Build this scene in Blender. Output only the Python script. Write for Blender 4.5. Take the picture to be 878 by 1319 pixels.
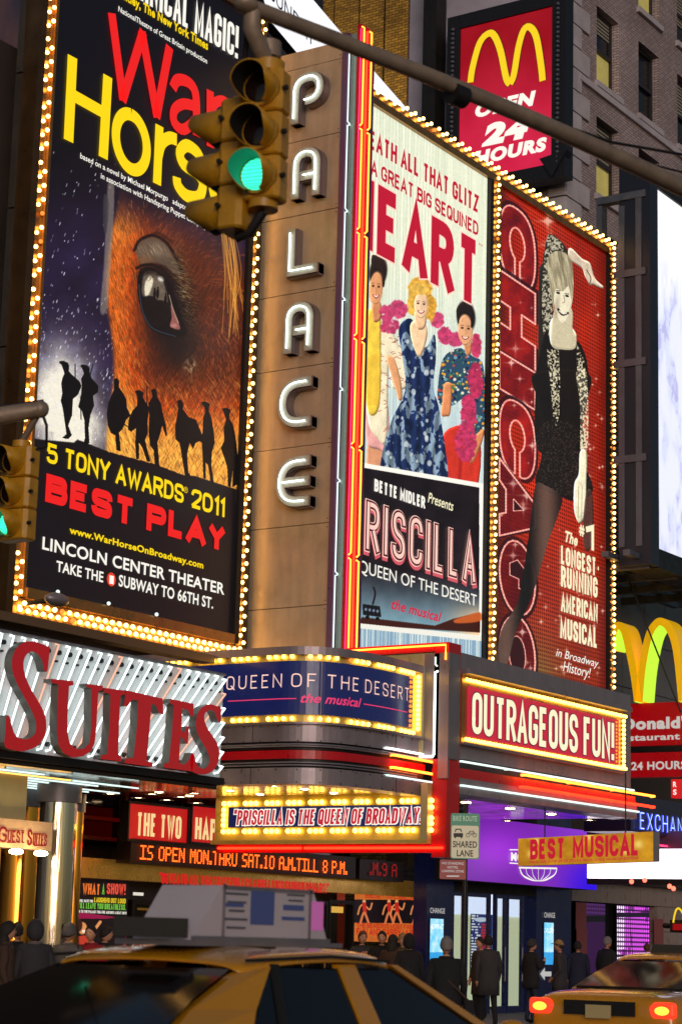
import bpy, bmesh, math, random
import numpy as np
from math import sin, cos, tan, radians, pi, atan2, hypot
from mathutils import Vector, Matrix, noise as mnoise
random.seed(7); RNG = np.random.default_rng(7)
SC = bpy.context.scene
for _o in list(bpy.data.objects): bpy.data.objects.remove(_o)
COL = SC.collection
# ------------------------------------------------------------------ camera
# world: +X runs down the avenue (away, to the right), +Y crosses the street towards the theatre
EYE = Vector((0, 0, 1.55)); FPX = 2687.0; CX, CY = 439.0, 659.5
PSI, PIT, ROL = radians(33.6), radians(11.6), radians(1.54)
_h = Vector((cos(PSI), sin(PSI), 0)); _r = Vector((sin(PSI), -cos(PSI), 0)); _z = Vector((0, 0, 1))
CF = cos(PIT)*_h + sin(PIT)*_z; _u = -sin(PIT)*_h + cos(PIT)*_z
CR = cos(ROL)*_r + sin(ROL)*_u; CU = -sin(ROL)*_r + cos(ROL)*_u
cd = bpy.data.cameras.new('camera'); cam = bpy.data.objects.new('camera', cd); COL.objects.link(cam)
cam.matrix_world = Matrix(((CR.x, CU.x, -CF.x, EYE.x), (CR.y, CU.y, -CF.y, EYE.y), (CR.z, CU.z, -CF.z, EYE.z), (0, 0, 0, 1)))
cd.sensor_fit = 'HORIZONTAL'; cd.sensor_width = 36; cd.lens = FPX/878*36
cd.clip_start = 0.1; cd.clip_end = 3000
cd.dof.use_dof = True; cd.dof.focus_distance = 33.0; cd.dof.aperture_fstop = 5.6
SC.camera = cam
# ------------------------------------------------------------------ world, dusk sky
w = bpy.data.worlds.new('World'); SC.world = w; w.use_nodes = True
nt = w.node_tree; bg = nt.nodes['Background']
sky = nt.nodes.new('ShaderNodeTexSky'); sky.sky_type = 'NISHITA'; sky.sun_disc = False
sky.sun_elevation = radians(12.0); sky.sun_rotation = radians(230)
nt.links.new(sky.outputs[0], bg.inputs[0]); bg.inputs[1].default_value = 0.05
sl = bpy.data.lights.new('sun', 'SUN'); sl.energy = 0.85; sl.angle = radians(30); sl.color = (1, .88, .86)
so = bpy.data.objects.new('sun', sl); COL.objects.link(so); so.rotation_euler = (radians(78), 0, radians(-50))
SC.view_settings.view_transform = 'Standard'; SC.view_settings.look = 'None'
SC.view_settings.exposure = 0.0; SC.view_settings.gamma = 1.0
try:
    SC.cycles.use_denoising = True; SC.cycles.sample_clamp_indirect = 4.0; SC.cycles.sample_clamp_direct = 30
    SC.cycles.max_bounces = 6; SC.cycles.caustics_reflective = False; SC.cycles.caustics_refractive = False
    SC.cycles.blur_glossy = 0.5
except Exception: pass
# ------------------------------------------------------------------ geometry helpers
def ray(px, py):
    return (CF*FPX + CR*(px-CX) - CU*(py-CY)).normalized()
def proj(p):
    v = Vector(p) - EYE; d = v.dot(CF)
    return CX + FPX*v.dot(CR)/d, CY - FPX*v.dot(CU)/d
class Surf:
    """vertical plane through (x,y) running along azimuth az; u along it, d towards the viewer's side"""
    def __init__(s, x, y, az):
        s.o = (x, y); s.t = (cos(az), sin(az)); s.n = (sin(az), -cos(az))
        if s.n[0]*x + s.n[1]*y > 0: s.n = (-s.n[0], -s.n[1])
    def pt(s, u, z, d=0.0):
        return Vector((s.o[0]+s.t[0]*u+s.n[0]*d, s.o[1]+s.t[1]*u+s.n[1]*d, z))
    def uv(s, px, py, d=0.0):
        r = ray(px, py); n = s.n; ox, oy = s.o[0]+n[0]*d, s.o[1]+n[1]*d
        k = (n[0]*ox + n[1]*oy)/(n[0]*r.x + n[1]*r.y); p = EYE + r*k
        return (p.x-s.o[0])*s.t[0] + (p.y-s.o[1])*s.t[1], p.z
    def mpp(s, px, py):
        u, z = s.uv(px, py); return (s.pt(u, z)-EYE).dot(CF)/FPX
def SY(Y): return Surf(0, Y, 0)
def SX(X): return Surf(X, 0, -pi/2)
class Shift(Surf):
    def __init__(s, b, k): s.b = b; s.k = k
    def pt(s, u, z, d=0.0): return s.b.pt(u, z, d+s.k)
    def uv(s, px, py, d=0.0): return s.b.uv(px, py, d+s.k)
    def mpp(s, px, py): return s.b.mpp(px, py)
class Path:
    """vertical wall over a plan polyline, u = run along it"""
    def __init__(s, pts):
        s.p = [Vector(p) for p in pts]; s.L = [0]
        for a, b in zip(s.p, s.p[1:]): s.L.append(s.L[-1]+(b-a).length)
        s.N = []
        for i in range(len(s.p)):
            a = s.p[max(i-1, 0)]; b = s.p[min(i+1, len(s.p)-1)]; t = (b-a).normalized(); s.N.append(Vector((t.y, -t.x)))
        if s.N[0].dot(s.p[0]) > 0: s.N = [-n for n in s.N]
    def pt(s, u, z, d=0.0):
        i = 0
        while i < len(s.L)-2 and u > s.L[i+1]: i += 1
        f = (u-s.L[i])/(s.L[i+1]-s.L[i]); p = s.p[i].lerp(s.p[i+1], f); g = max(0, min(1, f)); n = s.N[i].lerp(s.N[i+1], g).normalized()
        return Vector((p.x+n.x*d, p.y+n.y*d, z))
    def uv(s, px, py, d=0.0):
        r = ray(px, py); best = None
        for i in range(len(s.p)-1):
            a = s.p[i]; t = s.p[i+1]-a
            den = r.x*t.y - r.y*t.x
            if abs(den) < 1e-9: continue
            k = (a.x*t.y - a.y*t.x)/den; f = ((a.x*r.y - a.y*r.x))/den
            lo = -5 if i == 0 else -1e-6; hi = 5 if i == len(s.p)-2 else 1+1e-6
            if k > 0 and lo <= f <= hi:
                c = (k, s.L[i]+f*(s.L[i+1]-s.L[i]), EYE.z+r.z*k)
                if best is None or c[0] < best[0]: best = c
        return best[1], best[2]
    def mpp(s, px, py):
        u, z = s.uv(px, py); return (s.pt(u, z)-EYE).dot(CF)/FPX
def at_depth(px, py, dist):
    r = ray(px, py); return EYE + r*(dist/r.dot(CF))
def at_z(px, Y, z=0.15):
    """ground point whose plan ray goes through image column px near the horizon at street line Y"""
    u, _ = SY(Y).uv(px, 1213+.0269*(px-439)); return Vector((u, Y, z))
# ------------------------------------------------------------------ colours and materials
def C(r, g, b): return tuple(((c/255)/12.92 if c <= 10 else ((c/255+.055)/1.055)**2.4) for c in (r, g, b))+(1,)
MATS = {}
def mat(name, col=(.5, .5, .5, 1), rough=.6, metal=0., emit=None, es=0., spec=.5, noise=0., nscale=3., bump=0., bscale=20., sample=True, stretch=None, alpha=1, trans=0., coat=0.):
    if name in MATS: return MATS[name]
    m = bpy.data.materials.new(name); m.use_nodes = True; n = m.node_tree; p = n.nodes['Principled BSDF']
    p.inputs['Base Color'].default_value = col; p.inputs['Roughness'].default_value = rough; p.inputs['Metallic'].default_value = metal
    p.inputs['Specular IOR Level'].default_value = spec; p.inputs['Transmission Weight'].default_value = trans; p.inputs['Coat Weight'].default_value = coat
    if emit: p.inputs['Emission Color'].default_value = emit; p.inputs['Emission Strength'].default_value = es
    if noise or bump:
        tc = n.nodes.new('ShaderNodeTexCoord'); mp = n.nodes.new('ShaderNodeMapping')
        n.links.new(tc.outputs['Object'], mp.inputs[0])
        if stretch: mp.inputs['Scale'].default_value = stretch
    if noise:
        t = n.nodes.new('ShaderNodeTexNoise'); t.inputs['Scale'].default_value = nscale; t.inputs['Detail'].default_value = 6; t.inputs['Roughness'].default_value = .65
        n.links.new(mp.outputs[0], t.inputs['Vector'])
        r = n.nodes.new('ShaderNodeMapRange'); r.inputs[1].default_value = .3; r.inputs[2].default_value = .7
        r.inputs[3].default_value = 1-noise; r.inputs[4].default_value = 1+noise
        n.links.new(t.outputs[0], r.inputs[0])
        x = n.nodes.new('ShaderNodeVectorMath'); x.operation = 'SCALE'; x.inputs[0].default_value = col[:3]
        n.links.new(r.outputs[0], x.inputs['Scale']); n.links.new(x.outputs[0], p.inputs['Base Color'])
        q = n.nodes.new('ShaderNodeMapRange'); q.inputs[1].default_value = .3; q.inputs[2].default_value = .7
        q.inputs[3].default_value = max(0, rough-.12); q.inputs[4].default_value = min(1, rough+.15)
        n.links.new(t.outputs[0], q.inputs[0]); n.links.new(q.outputs[0], p.inputs['Roughness'])
    if noise >= .12 and metal >= .3:
        mp2 = n.nodes.new('ShaderNodeMapping'); mp2.inputs['Scale'].default_value = (2.5, 2.5, .5); n.links.new(tc.outputs['Object'], mp2.inputs[0])
        t3 = n.nodes.new('ShaderNodeTexNoise'); t3.inputs['Scale'].default_value = 2.2; t3.inputs['Detail'].default_value = 5; n.links.new(mp2.outputs[0], t3.inputs['Vector'])
        r3 = n.nodes.new('ShaderNodeMapRange'); r3.inputs[1].default_value = .35; r3.inputs[2].default_value = .65; r3.inputs[3].default_value = .88; r3.inputs[4].default_value = 1.04; n.links.new(t3.outputs[0], r3.inputs[0])
        x3 = n.nodes.new('ShaderNodeVectorMath'); x3.operation = 'SCALE'; n.links.new(x.outputs[0], x3.inputs[0]); n.links.new(r3.outputs[0], x3.inputs['Scale']); n.links.new(x3.outputs[0], p.inputs['Base Color'])
    if bump:
        t = n.nodes.new('ShaderNodeTexNoise'); t.inputs['Scale'].default_value = bscale; t.inputs['Detail'].default_value = 4
        n.links.new(mp.outputs[0], t.inputs['Vector'])
        b = n.nodes.new('ShaderNodeBump'); b.inputs['Strength'].default_value = bump; b.inputs['Distance'].default_value = .02
        n.links.new(t.outputs[0], b.inputs['Height']); n.links.new(b.outputs[0], p.inputs['Normal'])
    if not sample: m.cycles.emission_sampling = 'NONE'
    MATS[name] = m; return m
def glow(name, rgb, s=1., base=None, sample=False, rough=.5):
    c = C(*rgb); return mat(name, base or tuple(x*.3 for x in c[:3])+(1,), rough=rough, emit=c, es=s, sample=sample)
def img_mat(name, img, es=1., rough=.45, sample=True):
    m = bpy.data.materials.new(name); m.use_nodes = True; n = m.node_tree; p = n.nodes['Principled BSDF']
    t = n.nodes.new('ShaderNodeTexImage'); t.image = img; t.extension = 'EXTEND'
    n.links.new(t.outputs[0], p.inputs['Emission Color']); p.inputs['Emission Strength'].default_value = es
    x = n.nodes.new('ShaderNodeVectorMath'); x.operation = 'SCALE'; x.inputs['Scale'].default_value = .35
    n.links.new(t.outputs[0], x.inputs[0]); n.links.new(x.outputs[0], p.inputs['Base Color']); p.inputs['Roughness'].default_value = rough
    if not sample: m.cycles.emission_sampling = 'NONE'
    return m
# ------------------------------------------------------------------ object plumbing
ORG = {}
def tagit(o, label=None, cat=None, group=None, kind=None):
    if label: o['label'] = label
    if cat: o['category'] = cat
    if group: o['group'] = group
    if kind: o['kind'] = kind
    return o
def thing(name, label, cat, loc=(0, 0, 0), group=None, rz=0):
    o = bpy.data.objects.new(name, None); COL.objects.link(o); o.location = loc; o.rotation_euler = (0, 0, rz)
    o.empty_display_size = .2; ORG[o] = Vector(loc) if not rz else Vector((0, 0, 0)); return tagit(o, label, cat, group)
class MB:
    def __init__(s): s.v = []; s.f = []; s.mi = []; s.sm = []; s.mats = []; s.uvs = None
    def _m(s, m):
        if m not in s.mats: s.mats.append(m)
        return s.mats.index(m)
    def add(s, vs, fs, m, smooth=False):
        b = len(s.v); s.v += [tuple(v) for v in vs]; k = s._m(m)
        for f in fs: s.f.append(tuple(b+i for i in f)); s.mi.append(k); s.sm.append(smooth)
        return s
    def quad(s, a, b, c, d, m): return s.add([a, b, c, d], [(0, 1, 2, 3)], m)
    def box(s, S, u0, u1, z0, z1, d0, d1, m, seg=1):
        """box on surface S, seg cuts along u for curved paths"""
        vs = []; fs = []
        for i in range(seg+1):
            u = u0+(u1-u0)*i/seg
            vs += [S.pt(u, z0, d0), S.pt(u, z1, d0), S.pt(u, z1, d1), S.pt(u, z0, d1)]
        for i in range(seg):
            a = 4*i; b = a+4
            for j in range(4): k = (j+1) % 4; fs.append((a+k, b+k, b+j, a+j))
        fs += [(3, 2, 1, 0), (4*seg, 4*seg+1, 4*seg+2, 4*seg+3)]
        return s.add(vs, fs, m)
    def cbox(s, c, size, m, rot=0):
        x, y, z = [k/2 for k in size]; cr, sr = cos(rot), sin(rot)
        vs = [(c[0]+cr*a*x-sr*b*y, c[1]+sr*a*x+cr*b*y, c[2]+e*z) for e in (-1, 1) for a, b in ((-1, -1), (1, -1), (1, 1), (-1, 1))]
        return s.add(vs, [(3, 2, 1, 0), (4, 5, 6, 7), (0, 1, 5, 4), (1, 2, 6, 5), (2, 3, 7, 6), (3, 0, 4, 7)], m)
    def tube(s, pts, r, m, n=8, closed=False, caps=True):
        pts = [Vector(p) for p in pts]; N = len(pts); rs = r if isinstance(r, (list, tuple)) else [r]*N
        vs = []; fs = []; up = None
        for i, p in enumerate(pts):
            a = pts[i-1] if (i or closed) else p; b = pts[(i+1) % N] if (i < N-1 or closed) else p
            t = (b-a).normalized()
            if up is None: up = Vector((0, 0, 1)) if abs(t.z) < .9 else Vector((1, 0, 0))
            sd = t.cross(up).normalized(); up = sd.cross(t).normalized()
            for k in range(n):
                an = 2*pi*k/n; vs.append(p + (sd*cos(an)+up*sin(an))*rs[i])
        for i in range(N if closed else N-1):
            j = (i+1) % N
            for k in range(n): l = (k+1) % n; fs.append((i*n+k, i*n+l, j*n+l, j*n+k))
        s.add(vs, fs, m, True)
        if caps and not closed: s.add(vs[:n], [tuple(range(n))[::-1]], m); s.add(vs[-n:], [tuple(range(n))], m)
        return s
    def sphere(s, c, r, m, n=10, k=6, sc=(1, 1, 1)):
        vs = []; fs = []
        for i in range(k+1):
            t = pi*i/k
            for j in range(n):
                a = 2*pi*j/n; vs.append((c[0]+r*sc[0]*sin(t)*cos(a), c[1]+r*sc[1]*sin(t)*sin(a), c[2]+r*sc[2]*cos(t)))
        for i in range(k):
            for j in range(n): l = (j+1) % n; fs.append((i*n+j, (i+1)*n+j, (i+1)*n+l, i*n+l))
        return s.add(vs, fs, m, True)
    def loft(s, rings, m, smooth=True, cap=True, mfn=None):
        n = len(rings[0]); b = len(s.v); s.v += [tuple(p) for r in rings for p in r]
        for i in range(len(rings)-1):
            for j in range(n):
                l = (j+1) % n; s.f.append((b+i*n+j, b+i*n+l, b+(i+1)*n+l, b+(i+1)*n+j)); s.mi.append(s._m(mfn(i, j) if mfn else m)); s.sm.append(smooth)
        if cap:
            s.f.append(tuple(b+j for j in range(n))[::-1]); s.mi.append(s._m(m)); s.sm.append(False)
            s.f.append(tuple(b+(len(rings)-1)*n+j for j in range(n))); s.mi.append(s._m(m)); s.sm.append(False)
        return s
    def prism(s, S, poly, d0, d1, m, mside=None, tri=True):
        """extruded polygon given in (u,z); front at d1"""
        n = len(poly); area = sum(poly[i][0]*poly[(i+1) % n][1]-poly[(i+1) % n][0]*poly[i][1] for i in range(n))
        if area < 0: poly = poly[::-1]
        from mathutils.geometry import tessellate_polygon
        t = tessellate_polygon([[Vector((p[0], p[1], 0)) for p in poly]])
        s.add([S.pt(p[0], p[1], d1) for p in poly], [tuple(x) for x in t], m)
        if d0 != d1:
            vs = [S.pt(p[0], p[1], d) for d in (d0, d1) for p in poly]
            s.add(vs, [(i, (i+1) % n, n+(i+1) % n, n+i) for i in range(n)], mside or m)
        return s
    def build(s, name, parent=None, org=None, **tags):
        me = bpy.data.meshes.new(name); o_ = org if org is not None else (ORG.get(parent, Vector((0, 0, 0))) if parent else Vector((0, 0, 0)))
        me.from_pydata([(a-o_[0], b-o_[1], c-o_[2]) for a, b, c in s.v], [], s.f)
        for m in s.mats: me.materials.append(m)
        me.polygons.foreach_set('material_index', s.mi); me.polygons.foreach_set('use_smooth', s.sm); me.update()
        o = bpy.data.objects.new(name, me); COL.objects.link(o)
        if parent: o.parent = parent; ORG[o] = ORG.get(parent, Vector((0, 0, 0)))
        elif org is not None: o.location = org
        return tagit(o, **tags)
def fixn(o):
    bm = bmesh.new(); bm.from_mesh(o.data); bmesh.ops.recalc_face_normals(bm, faces=bm.faces); bm.to_mesh(o.data); bm.free(); return o
BULB = {}
def bulb_mesh(kind='w', r=.036):
    if (kind, r) not in BULB:
        cols = dict(w=((255, 196, 104), 9.), y=((255, 206, 84), 7.), d=((255, 150, 60), 1.2), c=((255, 190, 90), 9.))
        c, s_ = cols[kind]; m = glow('bulb_glow_'+kind, c, s_, sample=True)
        b = MB(); b.sphere((0, 0, 0), r, m, 8, 5); me = bpy.data.meshes.new('bulb'); me.from_pydata(b.v, [], b.f); me.materials.append(m)
        me.polygons.foreach_set('use_smooth', [True]*len(b.f)); BULB[(kind, r)] = me
    return BULB[(kind, r)]
def bulbs(S, p0, p1, n, parent, d=.06, kind='w', zig=0., r=.036, dead=.03, jit=.0, world=None, gap=0):
    """a run of lamp bulbs, or of dim balls standing in for their reflections, between two points (u,z) of S, each its own object"""
    dx, dz = p1[0]-p0[0], p1[1]-p0[1]; L = hypot(dx, dz) or 1
    for i in range(n):
        if gap and i % gap == gap-1: continue
        f = i/(n-1) if n > 1 else 0; s = zig*(1 if i % 2 else -1)
        u, z = p0[0]+dx*f - dz/L*s + random.uniform(-jit, jit), p0[1]+dz*f + dx/L*s + random.uniform(-jit, jit)
        k = 'd' if random.random() < dead else kind
        o = bpy.data.objects.new('bulb', bulb_mesh(k, r)); COL.objects.link(o); o.parent = parent; o.location = S.pt(u, z, d)-ORG.get(parent, Vector((0, 0, 0)))
# ------------------------------------------------------------------ lettering
_TC = {}
def font_mesh(txt, bold=0., ital=0.):
    key = (txt, bold, ital)
    if key in _TC: return _TC[key]
    cu = bpy.data.curves.new('t', 'FONT'); cu.body = txt; cu.size = 1; cu.offset = bold; cu.resolution_u = 4; cu.shear = ital; cu.fill_mode = 'FRONT'
    if bold > 0: cu.space_character = 1+bold*2.2
    o = bpy.data.objects.new('t', cu); COL.objects.link(o); dg = bpy.context.evaluated_depsgraph_get(); dg.update()
    me = bpy.data.meshes.new_from_object(o.evaluated_get(dg)); vs = [(v.co.x, v.co.y) for v in me.vertices]; fs = [tuple(p.vertices) for p in me.polygons]
    bpy.data.objects.remove(o); bpy.data.curves.remove(cu); bpy.data.meshes.remove(me)
    x0 = min(v[0] for v in vs); x1 = max(v[0] for v in vs); cap = .729+bold*.9
    _TC[key] = ([((x-x0)/(x1-x0), (y+bold*.45)/cap) for x, y in vs], fs); return _TC[key]
def rnd(pts, r, closed=False, n=5):
    """round the corners of a polyline"""
    P = [Vector(p) for p in pts]; N = len(P); out = []
    for i in range(N):
        if not closed and i in (0, N-1): out.append(P[i]); continue
        a, b, c = P[i-1], P[i], P[(i+1) % N]; la, lc = (a-b).length, (c-b).length
        k = min(r, la*.5 if (closed or i > 1) else la, lc*.5 if (closed or i < N-2) else lc)
        if k < 1e-5: out.append(b); continue
        s, e = b+(a-b).normalized()*k, b+(c-b).normalized()*k
        for j in range(n+1):
            t = j/n; out.append(s*(1-t)**2 + b*2*t*(1-t)*.93+ (s+e)/2*2*t*(1-t)*.07 + e*t*t)
    return out
# skeleton capitals in a unit box: (relative width, [(rounded?, points)...])
G = {
'A': (1.05, [(0, [(0, 0), (.5, 1), (1, 0)]), (0, [(.17, .3), (.83, .3)])]),
'B': (1, [(0, [(0, 0), (0, 1)]), (1, [(0, 1), (.95, 1), (.95, .54), (0, .54)]), (1, [(0, .54), (1, .54), (1, 0), (0, 0)])]),
'C': (1, [(1, [(1, .68), (1, 1), (0, 1), (0, 0), (1, 0), (1, .32)])]),
'D': (1, [(0, [(0, 0), (0, 1)]), (1, [(0, 1), (1, 1), (1, 0), (0, 0)])]),
'E': (.85, [(0, [(1, 1), (0, 1), (0, 0), (1, 0)]), (0, [(0, .52), (.85, .52)])]),
'F': (.82, [(0, [(1, 1), (0, 1), (0, 0)]), (0, [(0, .5), (.85, .5)])]),
'G': (1, [(1, [(1, .7), (1, 1), (0, 1), (0, 0), (1, 0), (1, .45), (.99, .45)]), (0, [(.5, .45), (1, .45)])]),
'H': (1, [(0, [(0, 0), (0, 1)]), (0, [(1, 0), (1, 1)]), (0, [(0, .52), (1, .52)])]),
'I': (0, [(0, [(0, 0), (0, 1)])]),
'J': (.8, [(1, [(1, 1), (1, 0), (0, 0), (0, .35)])]),
'K': (1, [(0, [(0, 0), (0, 1)]), (0, [(1, 1), (0, .42)]), (0, [(.3, .58), (1, 0)])]),
'L': (.8, [(0, [(0, 1), (0, 0), (1, 0)])]),
'M': (1.35, [(0, [(0, 0), (0, 1), (.5, .15), (1, 1), (1, 0)])]),
'N': (1.05, [(0, [(0, 0), (0, 1), (1, 0), (1, 1)])]),
'O': (1, [(2, [(0, .5), (0, 1), (1, 1), (1, 0), (0, 0)])]),
'P': (1, [(0, [(0, 0), (0, 1)]), (1, [(0, 1), (1, 1), (1, .45), (0, .45)])]),
'Q': (1, [(2, [(0, .5), (0, 1), (1, 1), (1, 0), (0, 0)]), (0, [(.55, .28), (1.1, -.08)])]),
'R': (1, [(0, [(0, 0), (0, 1)]), (1, [(0, 1), (1, 1), (1, .48), (0, .48)]), (0, [(.5, .48), (1, 0)])]),
'S': (1, [(1, [(1, .7), (1, 1), (0, 1), (0, .56), (1, .44), (1, 0), (0, 0), (0, .3)])]),
'T': (1, [(0, [(0, 1), (1, 1)]), (0, [(.5, 1), (.5, 0)])]),
'U': (1, [(1, [(0, 1), (0, 0), (1, 0), (1, 1)])]),
'V': (1.05, [(0, [(0, 1), (.5, 0), (1, 1)])]),
'W': (1.5, [(0, [(0, 1), (.25, 0), (.5, .9), (.75, 0), (1, 1)])]),
'X': (1, [(0, [(0, 1), (1, 0)]), (0, [(0, 0), (1, 1)])]),
'Y': (1, [(0, [(0, 1), (.5, .45), (1, 1)]), (0, [(.5, .45), (.5, 0)])]),
'Z': (.95, [(0, [(0, 1), (1, 1), (0, 0), (1, 0)])]),
'0': (1, [(2, [(0, .5), (0, 1), (1, 1), (1, 0), (0, 0)])]),
'1': (.35, [(0, [(0, .78), (1, 1), (1, 0)])]),
'2': (1, [(1, [(0, .7), (0, 1), (1, 1), (1, .6), (0, .0)]), (0, [(0, 0), (1, 0)])]),
'4': (1, [(0, [(.72, 0), (.72, 1), (0, .28), (1, .28)])]),
'5': (1, [(0, [(.95, 1), (.05, 1), (.02, .56)]), (1, [(.02, .56), (1, .62), (1, 0), (0, 0), (0, .25)])]),
'6': (1, [(1, [(1, .75), (1, 1), (0, 1), (0, 0), (1, 0), (1, .55), (0, .5)])]),
'8': (1, [(2, [(0, .76), (0, 1), (1, 1), (1, .52), (0, .52)]), (2, [(0, .3), (0, .52), (1, .52), (1, 0), (0, 0)])]),
'.': (0, [(0, [(0, 0), (0, .06)])]), ',': (0, [(0, [(0, .06), (-.1, -.12)])]), '-': (.4, [(0, [(0, .45), (1, .45)])]),
'!': (0, [(0, [(0, 1), (0, .3)]), (0, [(0, .0), (0, .1)])]), "'": (0, [(0, [(0, 1), (0, .8)])]),
'"': (.3, [(0, [(0, 1.05), (0, .82)]), (0, [(1, 1.05), (1, .82)])]),
'#': (.9, [(0, [(.3, 0), (.4, 1)]), (0, [(.7, 0), (.8, 1)]), (0, [(0, .3), (1, .3)]), (0, [(.05, .7), (1.05, .7)])]),
'/': (.7, [(0, [(0, 0), (1, 1)])]), ' ': (.45, []),
}
def ribbon(pts, w):
    """offset a polyline to a strip: returns verts, faces (u,z)"""
    P = [pts[0]]
    for p in pts[1:]:
        if (p-P[-1]).length > 1e-6: P.append(p)
    n = len(P)
    if n < 2: return [], []
    vs = []
    for i in range(n):
        t0 = (P[i]-P[i-1]).normalized() if i else None; t1 = (P[i+1]-P[i]).normalized() if i < n-1 else None
        if t0 is None: nn = Vector((-t1.y, t1.x)); k = 1
        elif t1 is None: nn = Vector((-t0.y, t0.x)); k = 1
        else:
            a = Vector((-t0.y, t0.x)); b = Vector((-t1.y, t1.x)); nn = (a+b)
            if nn.length < .1: nn = a; k = 1
            else: nn.normalize(); k = min(1/max(nn.dot(a), .2), 2.2)
        vs += [P[i]+nn*(w/2*k), P[i]-nn*(w/2*k)]
    return vs, [(2*i, 2*i+1, 2*i+3, 2*i+2) for i in range(n-1)]
def gothic_layout(txt, width, height, wt, gap):
    """lay skeleton letters so the run is exactly width wide; wt = stroke weight, gap = clear space between strokes"""
    tot = 0; fixed = 0; L = [c for c in txt]
    for i, c in enumerate(L):
        rw = G[c][0]
        if c == ' ': tot += rw; fixed += wt*.6; continue
        tot += rw; fixed += wt
        if i < len(L)-1: fixed += gap
    k = max((width-fixed)/max(tot, .01), .01); x = 0; out = []
    for i, c in enumerate(L):
        rw = G[c][0]*k
        if c == ' ': x += rw+wt*.6; continue
        out.append((c, x+wt/2, rw)); x += rw+wt+(gap if i < len(L)-1 else 0)
    return out
def gothic(B, S, txt, u0, z0, width, height, wt, m, gap=None, d=.01, rad=None, shear=0, grow=0, slope=0, dstep=.0004):
    gap = wt*.45 if gap is None else gap; q = 0
    for c, x, rw in gothic_layout(txt, width, height, wt, gap):
        for kind, pts in G[c][1]:
            q += 1; P = []
            for a, b in pts:
                z = wt/2+b*(height-wt); P.append(Vector((x+a*rw, z)))
            if kind: P = rnd(P, (rad if rad is not None else max(rw*.55, wt*.5)), closed=(kind == 2), n=5)
            if kind == 2: P = P+[P[0], P[1]]
            elif len(P) > 1:   # strokes end square on cap and base line
                if not kind or True:
                    for e, f in ((0, 1), (-1, -2)):
                        v = (P[e]-P[f]);
                        if abs(v.y) > abs(v.x)*1.2 and (P[e].y < wt*.6 or P[e].y > height-wt*.6): P[e] = P[e]+v.normalized()*(wt/2)
            if grow:
                for e, f in ((0, 1), (-1, -2)): 
                    if kind != 2: P[e] = P[e]+(P[e]-P[f]).normalized()*grow
            vs, fs = ribbon(P, wt+2*grow)
            B.add([S.pt(u0+p.x+shear*p.y, z0+p.y+slope*p.x, d+q*dstep) for p in vs], fs, m)
    return B
def span(S, p0, p1, h):
    """pixel baseline -> u0, z, width, height"""
    u0, z0 = S.uv(*p0); u1, z1 = S.uv(*p1); _, zt = S.uv(p0[0], p0[1]-h)
    return u0, (z0+z1)/2, u1-u0, zt-z0
def fit_wt(txt, W): return W/sum(G[c_][0]*(1.5 if c_ != ' ' else 1.5)+(1.45 if c_ != ' ' else .5) for c_ in txt)
def gtext(parent, S, txt, p0, p1, h, wt, m, name='lettering', back=None, bg=.0, d=.012, **k):
    """heavy condensed lettering fitted between two photographed points; wt = weight as share of height"""
    u, z, W, H = span(S, p0, p1, h); B = MB()
    wt = min(wt, fit_wt(txt, W)/H)
    if back: gothic(B, S, txt, u, z, W, H, wt*H, back, d=d-.004, grow=bg*H, dstep=.0001, **k)
    gothic(B, S, txt, u, z, W, H, wt*H, m, d=d, **k)
    return B.build(name, parent)
def ftext(parent, S, txt, p0, p1, h, m, bold=0., ital=0., name='lettering', d=.012, ext=0, mside=None):
    """plain sans lettering fitted between two photographed points"""
    u, z, W, H = span(S, p0, p1, h); vs, fs = font_mesh(txt, bold, ital); B = MB()
    B.add([S.pt(u+x*W, z+y*H, d) for x, y in vs], fs, m)
    return B.build(name, parent)
def stroke(parent, S, pts, wpx, m, name='lettering', d=.012, B=None, smooth=True):
    """a drawn line through photographed points"""
    own = B is None; B = B or MB(); k = S.mpp(*pts[0]); P = [Vector(S.uv(*p)) for p in pts]
    if smooth and len(P) > 2: P = catmull(P)
    vs, fs = ribbon(P, wpx*k); B.add([S.pt(p.x, p.y, d) for p in vs], fs, m)
    return B.build(name, parent) if own else B
def catmull(P, n=4, closed=False):
    out = []; N = len(P); P = [Vector(p) for p in P]
    for i in range(N if closed else N-1):
        a = P[(i-1) % N] if (closed or i) else P[0]; b = P[i]; c = P[(i+1) % N]; e = P[(i+2) % N] if (closed or i < N-2) else P[-1]
        for j in range(n):
            t = j/n; out.append(.5*((2*b)+(c-a)*t+(2*a-5*b+4*c-e)*t*t+(3*b-a-3*c+e)*t**3))
    if not closed: out.append(P[-1])
    return out
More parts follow.
